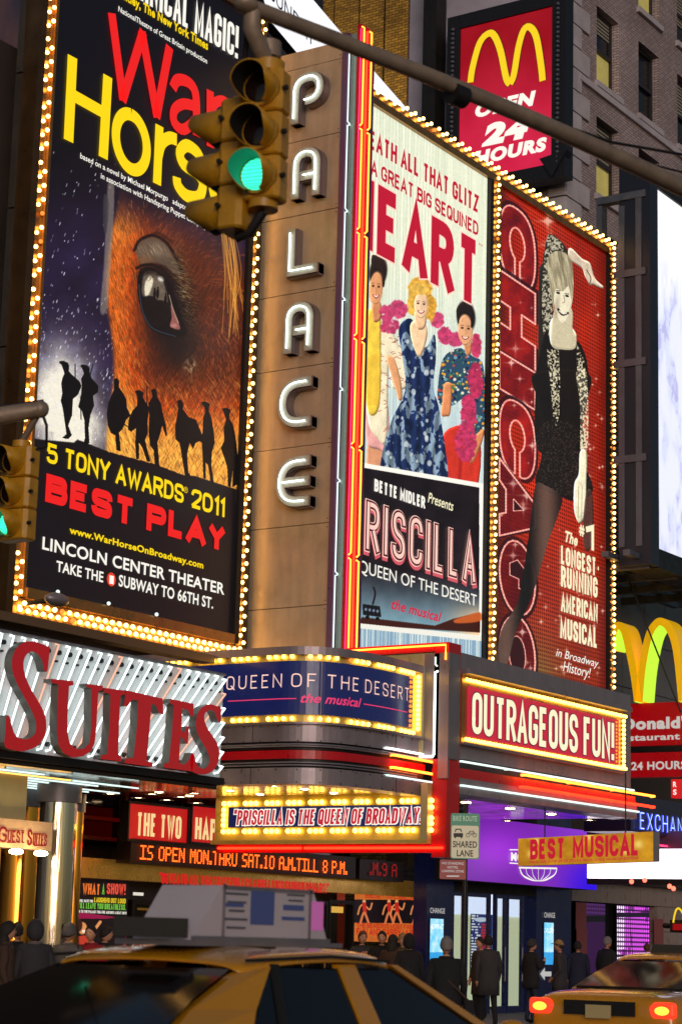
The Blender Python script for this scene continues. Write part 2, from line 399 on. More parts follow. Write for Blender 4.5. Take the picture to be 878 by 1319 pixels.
# ------------------------------------------------------------------ flat print painted in code
_NT = RNG.random((256, 256))
def vnoise(x, y):
    ix = np.floor(x).astype(int); iy = np.floor(y).astype(int); fx = x-ix; fy = y-iy; fx = fx*fx*(3-2*fx); fy = fy*fy*(3-2*fy)
    a = _NT[ix & 255, iy & 255]; b = _NT[(ix+1) & 255, iy & 255]; c = _NT[ix & 255, (iy+1) & 255]; e = _NT[(ix+1) & 255, (iy+1) & 255]
    return (a*(1-fx)+b*fx)*(1-fy)+(c*(1-fx)+e*fx)*fy
def fbm(x, y, o=4):
    s = 0; a = .5; t = 0
    for i in range(o): s = s+a*vnoise(x*2**i+17*i, y*2**i+5*i); t += a; a *= .55
    return s/t
def sm(e0, e1, x):
    t = np.clip((x-e0)/(e1-e0), 0, 1); return t*t*(3-2*t)
class Canvas:
    def __init__(s, S, u0, u1, z0, z1, W, H):
        s.S = S; s.r = (u0, u1, z0, z1); us = u0+(u1-u0)*(np.arange(W)+.5)/W; zs = z0+(z1-z0)*(np.arange(H)+.5)/H
        s.U, s.Z = np.meshgrid(us, zs); o = S.pt(0, 0); t = S.pt(1, 0)-o
        X = o.x+t.x*s.U-EYE.x; Y = o.y+t.y*s.U-EYE.y; Z = s.Z-EYE.z
        d = X*CF.x+Y*CF.y+Z*CF.z; s.X = CX+FPX*(X*CR.x+Y*CR.y+Z*CR.z)/d; s.Y = CY-FPX*(X*CU.x+Y*CU.y+Z*CU.z)/d
        s.I = np.zeros((H, W, 3)); s.W, s.H = W, H
    def fill(s, c, mask=None):
        c = np.asarray(c, float)
        if c.ndim == 1: c = c/255.
        if mask is None: s.I[:] = c
        else: s.I[:] = s.I*(1-mask[..., None]) + c*mask[..., None]
    def win(s, x0, x1, y0, y1):
        u0, u1, z0, z1 = s.r; q = [s.S.uv(x, y) for x, y in ((x0, y0), (x1, y0), (x1, y1), (x0, y1))]
        f = lambda v, a, b, n: (v-a)/(b-a)*n
        cs = [f(p[0], u0, u1, s.W) for p in q]; rs = [f(p[1], z0, z1, s.H) for p in q]
        c0, c1 = max(0, int(min(cs))-2), min(s.W, int(max(cs))+3); r0, r1 = max(0, int(min(rs))-2), min(s.H, int(max(rs))+3)
        return slice(r0, max(r0, r1)), slice(c0, max(c0, c1))
    def mask(s, pts, smooth=False, soft=0):
        P = [tuple(p) for p in (catmull([Vector(p) for p in pts], 5, True) if smooth else pts)]
        x0 = min(p[0] for p in P); x1 = max(p[0] for p in P); y0 = min(p[1] for p in P); y1 = max(p[1] for p in P)
        w_ = s.win(x0, x1, y0, y1); X = s.X[w_]; Y = s.Y[w_]; r = np.zeros(X.shape, bool); m = np.zeros(s.X.shape)
        for i in range(len(P)):
            (ax, ay), (bx, by) = P[i-1], P[i]
            if ay == by: continue
            r ^= ((ay > Y) != (by > Y)) & (X < (bx-ax)*(Y-ay)/(by-ay)+ax)
        m[w_] = r
        if soft: m = blur(m, soft)
        return m
    def _lf(s, w_, c, k):
        c = np.asarray(c, float)
        if c.ndim == 1: c = c/255.
        s.I[w_] = s.I[w_]*(1-k[..., None])+c*k[..., None]
    def poly(s, pts, c, smooth=False, a=1., soft=0):
        m = s.mask(pts, smooth, soft); s.fill(c, m*a)
        if s.auto: s.relief(m, s.auto)
        return s
    auto = 0
    def relief(s, m, amt, k=7):
        """print shading of a photographed form: lit from the upper left, soft at its edges, with a little grain"""
        r = np.where(m.any(1))[0]; q = np.where(m.any(0))[0]
        if len(r) < 3 or len(q) < 3: return
        w_ = (slice(max(0, r[0]-2), r[-1]+3), slice(max(0, q[0]-2), q[-1]+3)); mm = m[w_]; h = mm
        for _ in range(k*2): h = blur(h, 1)
        gy, gx = np.gradient(h); l = np.clip((gx*.9-gy*.7)*9, -.9, .7)+(fbm(s.X[w_]*.16, s.Y[w_]*.09, 4)-.5)*.55+(fbm(s.X[w_]*.9, s.Y[w_]*.9, 2)-.5)*.25
        s.I[w_] = np.clip(s.I[w_]*(1+(amt*l*mm)[..., None]), 0, 1)
    def ell(s, cx, cy, rx, ry, c, a=1., rot=0, soft=.15):
        R = max(rx, ry)*(1+soft)+1; w_ = s.win(cx-R, cx+R, cy-R, cy+R); dx, dy = s.X[w_]-cx, s.Y[w_]-cy
        if not dx.size: return s
        k = radians(rot); x = dx*cos(k)+dy*sin(k); y = -dx*sin(k)+dy*cos(k)
        r = np.sqrt((x/rx)**2+(y/ry)**2); s._lf(w_, c, (1-sm(1-soft, 1+soft, r))*a); return s
    def line(s, pts, wd, c, a=1., smooth=True, soft=.6):
        P = catmull([Vector(p) for p in pts], 5) if smooth and len(pts) > 2 else [Vector(p) for p in pts]
        w_ = s.win(min(p.x for p in P)-wd-2, max(p.x for p in P)+wd+2, min(p.y for p in P)-wd-2, max(p.y for p in P)+wd+2)
        X = s.X[w_]; Y = s.Y[w_]
        if not X.size: return s
        R = np.full(X.shape, 1e9)
        for p, q in zip(P, P[1:]):
            dx, dy = q.x-p.x, q.y-p.y; L = dx*dx+dy*dy+1e-9; t = np.clip(((X-p.x)*dx+(Y-p.y)*dy)/L, 0, 1)
            R = np.minimum(R, np.hypot(X-p.x-t*dx, Y-p.y-t*dy))
        s._lf(w_, c, (1-sm(wd/2-soft/2, wd/2+soft/2, R))*a); return s
    def make(s, name):
        im = bpy.data.images.new(name, s.W, s.H); a = np.ones((s.H, s.W, 4), np.float32); a[..., :3] = np.clip(s.I, 0, 1)
        im.pixels.foreach_set(a.ravel()); im.update(); im.pack(); return im
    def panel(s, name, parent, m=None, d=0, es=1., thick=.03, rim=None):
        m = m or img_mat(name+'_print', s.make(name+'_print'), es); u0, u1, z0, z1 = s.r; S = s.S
        B = MB(); B.box(S, u0, u1, z0, z1, d-thick, d-.002, rim or mat('print_backing', C(40, 38, 38), .8)); B.quad(S.pt(u0, z0, d), S.pt(u1, z0, d), S.pt(u1, z1, d), S.pt(u0, z1, d), m)
        o = B.build(name, parent); uv = o.data.uv_layers.new(name='UVMap'); lp = o.data.polygons[-1]
        for li, c in zip(lp.loop_indices, ((0, 0), (1, 0), (1, 1), (0, 1))): uv.data[li].uv = c
        return o
def blur(m, k):
    for _ in range(int(k)):
        m = (m+np.roll(m, 1, 0)+np.roll(m, -1, 0)+np.roll(m, 1, 1)+np.roll(m, -1, 1))/5
    return m
# ------------------------------------------------------------------ shared materials
M_BRONZE = mat('bronze_panel', C(200, 172, 142), .42, .3, noise=.18, nscale=1.4, bump=.05, bscale=1.2)
M_GREY = mat('painted_grey_metal', C(140, 132, 138), .42, .5, noise=.12, nscale=2.5, bump=.04, bscale=2)
M_DARK = mat('dark_metal', C(38, 34, 34), .5, .4, noise=.2, nscale=3)
M_BLACK = mat('black_paint', C(18, 17, 18), .5, noise=.2)
M_GOLDF = mat('gold_frame_metal', C(176, 128, 70), .3, .75, noise=.2, nscale=4, bump=.05, bscale=5)
M_CREAM = mat('cream_enamel', C(196, 178, 128), .4, .1, noise=.1, nscale=3)
M_RED = mat('red_enamel', C(196, 10, 26), .35, .0, noise=.1, nscale=3)
M_PURP = mat('mauve_trim', C(118, 84, 120), .35, .5, noise=.1)
M_NW = glow('neon_white', (225, 240, 236), 4., sample=True)
M_NWs = glow('neon_white_soft', (205, 228, 222), 1.6, sample=True)
M_NR = mat('neon_red', C(120, 10, 0), emit=(1, .02, .005, 1), es=6.)
M_NO = mat('neon_orange', C(160, 60, 10), emit=(1, .16, .015, 1), es=9.)
M_NM = mat('neon_magenta', C(120, 10, 50), emit=(1, .02, .12, 1), es=2.5)
M_WALL = mat('dark_wall_render', C(58, 48, 42), .85, noise=.25, nscale=1.2)
T_WHITE = glow('print_white', (250, 247, 236), .95)  # print colours emit; on the billboards this stands in for floodlighting
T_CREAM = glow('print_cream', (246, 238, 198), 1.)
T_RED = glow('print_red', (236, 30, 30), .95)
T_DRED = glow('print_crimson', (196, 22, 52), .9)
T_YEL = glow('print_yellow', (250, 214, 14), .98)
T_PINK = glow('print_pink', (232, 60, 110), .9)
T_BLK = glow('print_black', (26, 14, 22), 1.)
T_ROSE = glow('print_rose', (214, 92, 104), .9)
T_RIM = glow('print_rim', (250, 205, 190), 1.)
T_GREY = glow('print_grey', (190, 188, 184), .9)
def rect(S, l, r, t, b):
    return S.uv(*l)[0], S.uv(*r)[0], S.uv(*b)[1], S.uv(*t)[1]
def struct(B, name): return B.build(name, kind='structure')
# ------------------------------------------------------------------ ground
KERB = 14.6
b = MB(); m_asp = mat('wet_asphalt', (.045, .045, .048, 1), .42, noise=.25, nscale=2, bump=.3, bscale=30)
b.quad((-300, -300, 0), (900, -300, 0), (900, KERB, 0), (-300, KERB, 0), m_asp); b.quad((-300, KERB, -.002), (900, KERB, -.002), (900, 900, -.002), (-300, 900, -.002), m_asp)
struct(b, 'road')
b = MB(); m_pav = mat('pavement_concrete', C(128, 122, 116), .7, noise=.2, nscale=1.5, bump=.1, bscale=12)
x = 8.0
while x < 60:
    for k in range(5):
        b.box(SY(KERB+.2), x+.008, x+1.49, -.1, .15, -1.6*k-1.59, -1.6*k-.01, m_pav)
    x += 1.5
struct(b, 'pavement')
b = MB(); b.box(SY(KERB+.2), 8, 70, -.1, .145, 0.01, .2, mat('kerb_granite', C(110, 108, 108), .6, noise=.2, nscale=8)); struct(b, 'kerb')
b = MB()
for yy in (3.6, 7.2, 10.8):
    for i in range(24): b.add([(2+i*4, yy, .004), (3.6+i*4, yy, .004), (3.6+i*4, yy+.12, .004), (2+i*4, yy+.12, .004)], [(0, 1, 2, 3)], mat('lane_paint', (.7, .7, .68, 1), .6, noise=.2))
struct(b, 'lane_marking')
# ------------------------------------------------------------------ tall poster billboard on the left
S1 = SY(20.0)
uL, uR = S1.uv(51, 400)[0], S1.uv(313, 400)[0]; zB = S1.uv(32, 760)[1]*.5+S1.uv(307, 817)[1]*.5; zT = S1.uv(322, 22)[1]
WH = thing('poster_billboard', 'tall black theatre billboard with a horse eye, soldiers and yellow and red title', 'billboard', S1.pt((uL+uR)/2, zB))
c = Canvas(S1, uL, uR, zB, zT, 560, 1240); X, Y = c.X, c.Y
c.fill((13, 9, 15))
ns = fbm(X*.03, Y*.03); base = np.stack([.10+.07*ns, .07+.05*ns, .13+.13*ns], -1)
c.fill(base, sm(185, 330, Y)*(1-sm(560, 600, Y)))
c.fill((70, 66, 110), sm(.45, .8, fbm(X*.05+9, Y*.04))*sm(400, 470, Y)*(X < 150)*.8)
cl = np.exp(-(((X-78)/36)**2+((Y-520)/62)**2))*1.5+np.exp(-(((X-110)/30)**2+((Y-560)/30)**2))*.8
cl = np.clip(cl*(.65+.7*fbm(X*.09, Y*.07)), 0, 1); c.fill((238, 232, 214), cl*(Y > 380)); 
for i in range(330):
    sx, sy = random.uniform(48, 150), random.uniform(195, 560)
    if random.random() < .6: sy = random.uniform(380, 570)
    l = random.uniform(.7, 3.6); c.line([(sx, sy), (sx+l*.35, sy-l)], random.uniform(.5, 1.3), (225, 225, 240), random.uniform(.35, .95), soft=.6)
# coat of the horse
def fur(a, k=1.): 
    r = radians(a); x = X*cos(r)+Y*sin(r); y = -X*sin(r)+Y*cos(r); return fbm(x*.14*k, y*.85*k, 4)
edge = 148+5*np.sin(Y*.03)-6*sm(250, 300, Y); hm = sm(edge-4, edge+4, X)*sm(212+.42*(X-105), 290+.42*(X-105), Y)
h = np.clip(.5*sm(205, 150, X)+.95*sm(470, 600, Y)+.35*np.exp(-((X-215)/60)**2-((Y-290)/26)**2)+.12, 0, 1)
lo = np.array([.24, .085, .04]); mi = np.array([.70, .27, .06]); hi = np.array([.93, .62, .24])
f = np.where((X < 200), fur(72), fur(118))[..., None]; H = h[..., None]
colr = np.where(H < .5, lo+(mi-lo)*H*2, mi+(hi-mi)*(H-.5)*2)*(.45+1.1*f)
purp = np.exp(-((X-290)/28)**2-((Y-420)/80)**2)[..., None]; colr = colr*(1-.45*purp)+np.array([.26, .13, .15])*.45*purp*(.6+.8*f)
c.fill(np.clip(colr, 0, 1), hm)
c.poly([(139, 236), (147, 240), (145, 300), (141, 360), (137, 400), (129, 400), (133, 350), (136, 300)], (150, 140, 128), True, .6, 5)
c.poly([(134, 250), (140, 262), (137, 300), (133, 290)], (60, 56, 60), True, .8, 1)
for i in range(2600):   # single hairs combed away from the eye
    hx, hy = random.uniform(152, 312), random.uniform(255, 625)
    if random.random() < .5: hy = random.uniform(430, 625)
    an = math.atan2(hy-385, hx-205)+.5 if hx > 188 else 1.45
    if hy > 480: an = .9+.4*random.random()
    L_ = random.uniform(3, 9); q = h[min(c.H-1, 0)][0] if False else 0; br = random.random(); dist = math.hypot((hx-215)/60, (hy-400)/90)
    cc = (255, 190, 96) if (br > .5 and (hy > 490 or hx < 185)) else ((214, 120, 50) if br > .42 else (44, 18, 10))
    c.line([(hx, hy), (hx+L_*cos(an), hy+L_*sin(an))], .75, cc, .32 if dist > .8 else .14, False, .5)
c.fill((14, 9, 14), sm(262, 246, Y-.42*(X-150))*hm*.0)
dk = np.exp(-(((X-218-.12*(Y-395))/33)**2+((Y-398)/62)**2)**1.1); c.fill((20, 13, 14), np.clip(dk*1.35*(.6+.8*fur(100)), 0, 1)*.96)
c.fill((24, 15, 16), np.clip(np.exp(-((X-232)/24)**2-((Y-448)/26)**2)*(.5+.9*fur(60)), 0, 1)*.9)
c.poly([(175, 322), (181, 310), (196, 305), (211, 312), (223, 330), (232, 352), (224, 352), (212, 342), (196, 338), (182, 340)], (84, 70, 58), True, .9, 3)
c.fill((168, 148, 120), np.clip(np.exp(-((X-198-.3*(Y-322))/20)**2-((Y-322)/10)**2)*(fur(60)**2)*1.6, 0, 1)); c.fill((176, 104, 50), np.exp(-((X-186)/10)**2-((Y-336)/7)**2)*.6*fur(80))
for q_, al in (([(173, 322), (180, 309), (197, 303), (213, 311), (226, 330), (236, 352)], .9), ([(176, 345), (186, 341), (200, 342), (214, 352), (224, 368)], .95), ([(186, 306), (204, 300), (222, 312)], .45)): c.line(q_, 3.6, (16, 10, 12), al, soft=3)
c.fill((158, 138, 92), np.clip(np.exp(-((X-238-.2*(Y-370))/12)**2-((Y-366)/46)**2)*sm(.4, .85, fur(20, 1.5))*1.1, 0, 1))
c.fill((170, 150, 110), np.exp(-((X-246)/9)**2-((Y-474)/13)**2)*sm(.35, .8, fbm(X*.4, Y*.3)))
c.poly([(179, 350), (187, 344), (197, 345), (211, 354), (220, 368), (228, 390), (236, 416), (240, 430), (224, 434), (205, 430), (190, 418), (181, 396), (177, 372)], (9, 7, 10), True, 1, 2)
c.poly([(184, 353), (192, 348), (204, 352), (213, 364), (219, 385), (222, 402), (214, 415), (202, 421), (190, 412), (184, 392), (181, 370)], (24, 18, 18), True, 1, 1)
sky_ = c.mask([(185, 354), (194, 349), (206, 355), (212, 368), (216, 388), (206, 386), (192, 388), (183, 378)], True, 2)*(.35+.75*fbm(X*.13, Y*.08)); c.fill((150, 134, 112), np.clip(sky_, 0, 1)*.85)
c.poly([(186, 372), (188, 361), (195, 355), (197, 364), (192, 378), (188, 385)], (244, 234, 204), True, .85, 3); c.ell(207, 359, 4, 3, (240, 236, 226), .8, 30, .6)
c.poly([(183, 385), (196, 381), (206, 389), (217, 395), (219, 402), (213, 414), (202, 420), (191, 411)], (16, 12, 13), True, .95, 2)
for ex, ey in ((199, 379), (203, 378), (213, 386)): c.ell(ex, ey, 1.7, 6.5, (12, 8, 10), 1, 5); c.ell(ex+.3, ey-7.5, 1.1, 1.4, (12, 8, 10), 1)
c.poly([(220, 392), (225, 404), (232, 422), (227, 424), (219, 420), (221, 408)], (168, 100, 92), True, .85, 2); c.ell(224, 419, 4, 2.5, (206, 150, 140), .5, 0, .6)
c.line([(218, 380), (223, 398), (230, 416)], 1., (222, 196, 170), .75, soft=1.2)
c.line([(179, 366), (183, 398), (196, 422), (226, 433)], 1.3, (70, 98, 124), .6, soft=1.5)
for i in range(40): c.line([(random.uniform(176, 214), 343+random.uniform(-3, 6)), (random.uniform(172, 216), random.uniform(350, 362))], .6, (30, 18, 14), .5, False)
c.I = np.clip(c.I*(.86+.28*fbm(X*1.3, Y*1.3, 2)[..., None]), 0, 1)
for i in range(26):
    sx = random.uniform(284, 300); c.line([(sx, 292), (sx+random.uniform(2, 12), 350), (sx+random.uniform(0, 20), random.uniform(380, 440))], .9, (226, 158, 62), .55)
# ground and soldiers in silhouette
c.poly([(30, 562), (52, 566), (95, 570), (100, 566), (140, 582), (200, 598), (236, 612), (250, 613), (310, 632), (312, 840), (20, 840)], (17, 12, 17), False, 1, 1)
def z2p(pts, ox=40, oy=430, k=3.136): return [(ox+x/k, oy+y/k) for x, y in pts]
SOLD = [
 [(120,115),(132,108),(150,118),(154,130),(152,150),(165,165),(195,190),(204,210),(190,245),(170,262),(165,330),(150,370),(165,410),(150,425),(125,420),(143,405),(135,350),(128,300),(120,270),(126,240),(122,200),(126,180),(135,160)],
 [(203,130),(218,125),(236,138),(235,152),(245,180),(272,210),(270,235),(250,250),(255,290),(240,325),(232,380),(236,440),(222,450),(210,448),(218,420),(215,350),(205,310),(190,295),(200,260),(205,210),(202,180),(214,160)],
 [(335,182),(348,178),(356,190),(355,215),(372,240),(385,265),(388,300),(402,330),(385,345),(372,380),(355,400),(360,440),(362,475),(345,470),(340,410),(322,400),(310,370),(306,320),(312,280),(322,255),(335,225)],
 [(422,232),(436,226),(452,236),(452,255),(462,275),(478,300),(470,350),(472,400),(460,430),(478,500),(482,515),(468,516),(450,460),(436,440),(436,505),(424,505),(420,440),(424,380),(405,395),(392,388),(395,340),(410,310),(428,290),(430,262)],
 [(486,225),(500,220),(508,232),(508,250),(524,280),(532,320),(545,370),(549,410),(543,412),(530,370),(520,410),(510,440),(516,500),(518,535),(500,530),(495,470),(480,450),(475,400),(478,330),(474,280),(490,255)],
 [(590,270),(605,264),(615,280),(614,305),(635,335),(665,345),(688,400),(690,430),(665,440),(655,465),(640,440),(630,490),(635,560),(645,572),(622,575),(610,500),(600,440),(583,425),(582,370),(590,330),(594,300)],
 [(692,280),(706,272),(720,285),(718,310),(730,345),(738,400),(742,440),(730,480),(728,530),(738,600),(742,612),(726,605),(715,530),(705,520),(706,585),(696,585),(693,500),(690,440),(676,430),(692,400),(695,340),(704,310)],
 [(772,305),(790,297),(803,315),(800,340),(815,365),(825,410),(832,470),(838,520),(830,610),(812,620),(815,550),(805,620),(795,615),(792,540),(780,500),(766,462),(780,430),(778,380),(788,345)]]
for s_ in SOLD: c.poly(z2p(s_), (9, 7, 9), False, 1, .0)
for a, b_ in (((178, 122), (178, 190)), ((250, 122), (234, 185)), ((468, 215), (468, 300)), ((200, 255), (202, 345)), ((396, 380), (378, 365))): c.line(z2p([a, b_]), 1.3, (9, 7, 9), 1, False)
for a in ((131, 118), (217, 133), (437, 237), (789, 308), (705, 283)): c.ell(40+a[0]/3.136, 430+a[1]/3.136, 5.6, 2.6, (9, 7, 9), 1, 15)
P1 = c.panel('poster_panel', WH, es=.98, thick=.12)  # print glows by itself in place of floodlights shining on it
L = lambda *a, **k: ftext(WH, S1, *a, **k)
F_ = lambda *a, **k: gtext(WH, S1, *a, **k)
F_('TECHNICAL MAGIC!', (143, -18.2), (305, 71.5), 46, .2, T_WHITE); F_('"', (309, 42), (316, 45), 38, .09, T_WHITE)
L('- Brantley, The New York Times', (138, -11), (267, 62), 12.6, T_YEL, bold=.03)
L('NationalTheatre of Great Britain production', (151.5, 17), (266, 79), 7.5, T_WHITE, bold=.012)
# title letters drawn as heavy strokes
def zz(pts): return [(x/2.509, y/2.509) for x, y in pts]
for pts in (((358, 42), (395, 325)), ((392, 325), (460, 100)), ((455, 100), (505, 380)), ((502, 378), (545, 150))): stroke(WH, S1, zz(pts), 15.8, T_RED, 'title_letter', .02)
B = MB(); stroke(WH, S1, zz([(555, 285), (570, 258), (605, 265), (628, 300), (632, 380), (632, 440)]), 15.7, T_RED, B=B, d=.021)
stroke(WH, S1, zz([(632, 345), (590, 335), (560, 355), (560, 395), (590, 418), (632, 385)]), 14.4, T_RED, B=B, d=.022); B.build('title_letter', WH)
B = MB(); stroke(WH, S1, zz([(676, 292), (676, 475)]), 15.3, T_RED, B=B, d=.021); stroke(WH, S1, zz([(676, 380), (690, 335), (716, 325), (738, 340)]), 13.9, T_RED, B=B, d=.022); B.build('title_letter', WH)
B = MB(); stroke(WH, S1, zz([(231, 182), (218, 455)]), 18.6, T_YEL, B=B, d=.021); stroke(WH, S1, zz([(345, 245), (330, 510)]), 18.1, T_YEL, B=B, d=.021); stroke(WH, S1, zz([(228, 305), (340, 368)]), 16.6, T_YEL, B=B, d=.022); B.build('title_letter', WH)
Oc = [(421+50*sin(a)+14*cos(a)*0, 458-88*cos(a)+24*sin(a)) for a in [2*pi*i/20 for i in range(21)]]
stroke(WH, S1, zz(Oc), 16.6, T_YEL, 'title_letter', .021)
B = MB(); stroke(WH, S1, zz([(512, 405), (504, 595)]), 16.6, T_YEL, B=B, d=.021); stroke(WH, S1, zz([(508, 505), (520, 462), (545, 445), (568, 452)]), 16.6, T_YEL, B=B, d=.022); B.build('title_letter', WH)
stroke(WH, S1, zz([(648, 520), (632, 490), (600, 470), (578, 492), (590, 530), (632, 560), (652, 592), (640, 635), (600, 632), (572, 600), (568, 572)]), 16.6, T_YEL, 'title_letter', .021)
stroke(WH, S1, zz([(690, 580), (740, 610), (742, 560), (715, 530), (690, 540), (680, 580), (690, 640), (715, 665), (742, 660)]), 15.3, T_YEL, 'title_letter', .021)
L('based on a novel by Michael Morpurgo   adapted by Nick Stafford', (102.5, 203.5), (287, 294), 7.6, T_WHITE, bold=.012)
L('in association with Handspring Puppet Company', (129, 229.5), (265, 295), 7.6, T_WHITE, bold=.012)
F_('5 TONY AWARDS', (59, 594), (235, 650), 26, .19, T_YEL); F_('2011', (245, 652), (288, 668), 25, .19, T_YEL)
L('®', (236, 634), (241, 636), 8, T_YEL)
F_('BEST PLAY', (57, 648), (289, 709), 37, .3, T_RED)
L('www.WarHorseOnBroadway.com', (88.5, 688), (261, 731.5), 9.5, T_YEL, bold=.03)
L('LINCOLN CENTER THEATER', (53.5, 708.5), (288, 765), 17, T_WHITE, bold=.02)
L('TAKE THE', (71.5, 736), (132, 750), 14.5, T_WHITE, bold=.02); L('SUBWAY TO 66TH ST.', (152, 755), (273.5, 784), 15.5, T_WHITE, bold=.02)
u, z = S1.uv(142.5, 746.5); B = MB(); B.prism(S1, [(u+.105*cos(a), z+.105*sin(a)) for a in [2*pi*i/20 for i in range(20)]], .014, .014, glow('print_route_red', (226, 62, 40), .95)); B.build('route_disc', WH)
L('1', (139.5, 751.5), (145, 752.8), 11, T_WHITE, bold=.03, d=.02)
# frame, lamp channels and box
FR = thing('bulb_frame', 'bronze billboard frame lined with zigzag lamp bulbs around the horse eye poster', 'sign frame', S1.pt(uL, zB))
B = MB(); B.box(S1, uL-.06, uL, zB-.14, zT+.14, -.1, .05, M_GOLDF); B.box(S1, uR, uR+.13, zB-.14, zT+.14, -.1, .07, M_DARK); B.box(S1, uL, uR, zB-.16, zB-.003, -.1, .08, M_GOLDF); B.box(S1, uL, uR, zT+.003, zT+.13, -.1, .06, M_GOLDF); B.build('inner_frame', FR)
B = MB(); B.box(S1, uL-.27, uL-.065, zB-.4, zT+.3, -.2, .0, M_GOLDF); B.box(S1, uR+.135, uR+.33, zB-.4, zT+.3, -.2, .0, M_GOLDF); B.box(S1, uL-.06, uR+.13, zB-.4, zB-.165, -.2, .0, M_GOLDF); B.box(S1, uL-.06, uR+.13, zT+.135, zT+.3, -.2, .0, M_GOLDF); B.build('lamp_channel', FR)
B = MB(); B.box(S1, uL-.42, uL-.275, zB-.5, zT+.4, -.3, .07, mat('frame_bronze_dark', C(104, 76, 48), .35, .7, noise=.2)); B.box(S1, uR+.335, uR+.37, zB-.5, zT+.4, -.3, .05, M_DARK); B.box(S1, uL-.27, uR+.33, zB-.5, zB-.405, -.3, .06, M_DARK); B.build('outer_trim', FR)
bulbs(S1, (uL-.165, zB-.3), (uL-.165, zT+.2), 104, FR, .05, 'w', .05, gap=9, r=.033)
bulbs(S1, (uR+.235, zB-.32), (uR+.235, zT+.25), 104, FR, .05, 'w', .045, r=.033)
bulbs(S1, (uL-.1, zB-.285), (uR+.2, zB-.285), 66, FR, .05, 'w', .05, r=.036)
bulbs(S1, (uL, zT+.21), (uR+.1, zT+.21), 24, FR, .05, 'w', .04, r=.033)
for i in range(3):   # row of small lamps washing the foot of the poster
    u = uL+.6+i*1.15; B = MB(); B.sphere(S1.pt(u, zB+.02, .12), .03, M_NWs, 8, 5); B.build('wash_light', FR)
BX = thing('billboard_box', 'dark panelled steel box side behind the horse eye billboard', 'billboard box', S1.pt(uL-.42, zB-.6))
XL = uL-.425; S1x = SX(XL); yb = -S1x.uv(28, 100)[0]
B = MB(); B.box(S1, XL, uR+.37, zB-.75, zT+.6, -(yb-20), -.31, M_DARK); B.build('box_body', BX)
m_side = mat('box_side_panel', C(74, 66, 60), .5, .3, noise=.2, nscale=1.5)
zz0 = zB-.75
while zz0 < zT+.5:
    B = MB(); B.box(S1x, -yb+.02, -20.33, zz0+.008, zz0+2.1, .0, .03, m_side); B.build('panel', BX); zz0 += 2.12
u, z = S1.uv(42, 775); B = MB(); p = S1.pt(u, z, .45); B.sphere(p, .2, M_GREY, 12, 8, (1.2, .6, .5)); B.tube([p, S1.pt(u-.3, z-.1, -.3)], .035, M_DARK); B.build('floodlight', BX)
# ------------------------------------------------------------------ blade sign
YF = 18.1; XB = SY(YF).uv(455, 450)[0]; XR = SY(YF).uv(466, 450)[0]; S2 = SX(XB); SF = SY(YF)
BL = thing('blade_sign', 'tall bronze vertical blade sign with white neon letters spelling PALACE', 'blade sign', S2.pt(-20, S2.uv(420, 834)[1]))
zb2 = S2.uv(420, 838)[1]-.3; zt2 = S2.uv(439, 52)[1]; ue = S2.uv(431.5, 450)[0]
seams = [zt2]+[S2.uv(x_, y_)[1] for x_, y_ in ((438, 75), (437, 170), (435, 267), (433, 368), (431, 466), (424, 570), (421, 673), (418, 779))]+[zb2]
uback = -20.9; M_BOLT = mat('bolt_dark', C(70, 56, 48), .5, .5)
for a, b_ in zip(seams, seams[1:]):
    B = MB(); B.box(S2, uback, ue, b_+.006, a-.006, -.04, random.uniform(-.004, .004), M_BRONZE); pn_ = B.build('panel', BL)
    B = MB(); [B.tube([S2.pt(uu, zz_, 0), S2.pt(uu, zz_, .008)], .009, M_BOLT, 8) for uu in (ue-.06, ue-1.6) for zz_ in (a-.07, b_+.07)]; B.build('bolt', pn_)
B = MB(); B.box(S2, uback, -18.5, zb2, zt2-.01, -(XR+.3-XB), -.05, M_DARK); B.build('core', BL)
u439, u449 = S2.uv(439, 450)[0], S2.uv(449, 450)[0]
B = MB(); B.box(S2, ue+.01, u439, zb2, zt2+.1, -.3, .05, M_PURP); B.build('mauve_strip', BL)
B = MB(); B.box(S2, u439+.005, u449, zb2, zt2+.1, -.3, -.06, mat('neon_trough', C(150, 170, 160), .3, .3)); B.build('neon_trough', BL)
n = 7
for i in range(n):
    a = zb2+(zt2-zb2)*i/n; b_ = zb2+(zt2-zb2)*(i+1)/n-.04; uu = (u439+u449)/2-.05
    B = MB(); B.tube([S2.pt(uu, a, -.04), S2.pt(uu, a+.03, .03), S2.pt(uu, b_, .03), S2.pt(uu, b_+.03, -.04)], .012, M_NWs); B.build('neon_tube', BL)
zt3 = S2.uv(452, 44)[1]+.15
B = MB(); B.box(S2, u449+.005, -YF, zb2, zt3, -(XR-XB), 0, M_RED); B.build('red_fin', BL)
for uu, o in ((XB+.01, 'l'), (XR-.01, 'r')):
    for i in range(6):
        a = zb2+(zt3-zb2)*i/6; b_ = zb2+(zt3-zb2)*(i+1)/6-.08
        B = MB(); B.tube([SF.pt(uu, a, 0), SF.pt(uu, a+.03, .045), SF.pt(uu, b_, .045), SF.pt(uu, b_+.03, 0)], .014, M_NO); B.build('neon_tube', BL)
B = MB(); B.tube([S2.pt(u449+.1, zb2+.1, .03), S2.pt(u449+.1, zt3-.1, .03)], .012, M_NM); B.build('neon_tube', BL)
B = MB(); B.tube([SF.pt((XB+XR)/2, zb2+.1, .03), SF.pt((XB+XR)/2, zt3-.1, .03)], .018, M_NR); B.build('neon_tube', BL)
X473 = SY(YF+.35).uv(473, 450)[0]
B = MB(); B.box(SY(YF+.35), XR+.005, X473, zb2, zt2+.05, -1.2, 0, M_PURP); B.build('mauve_return', BL)
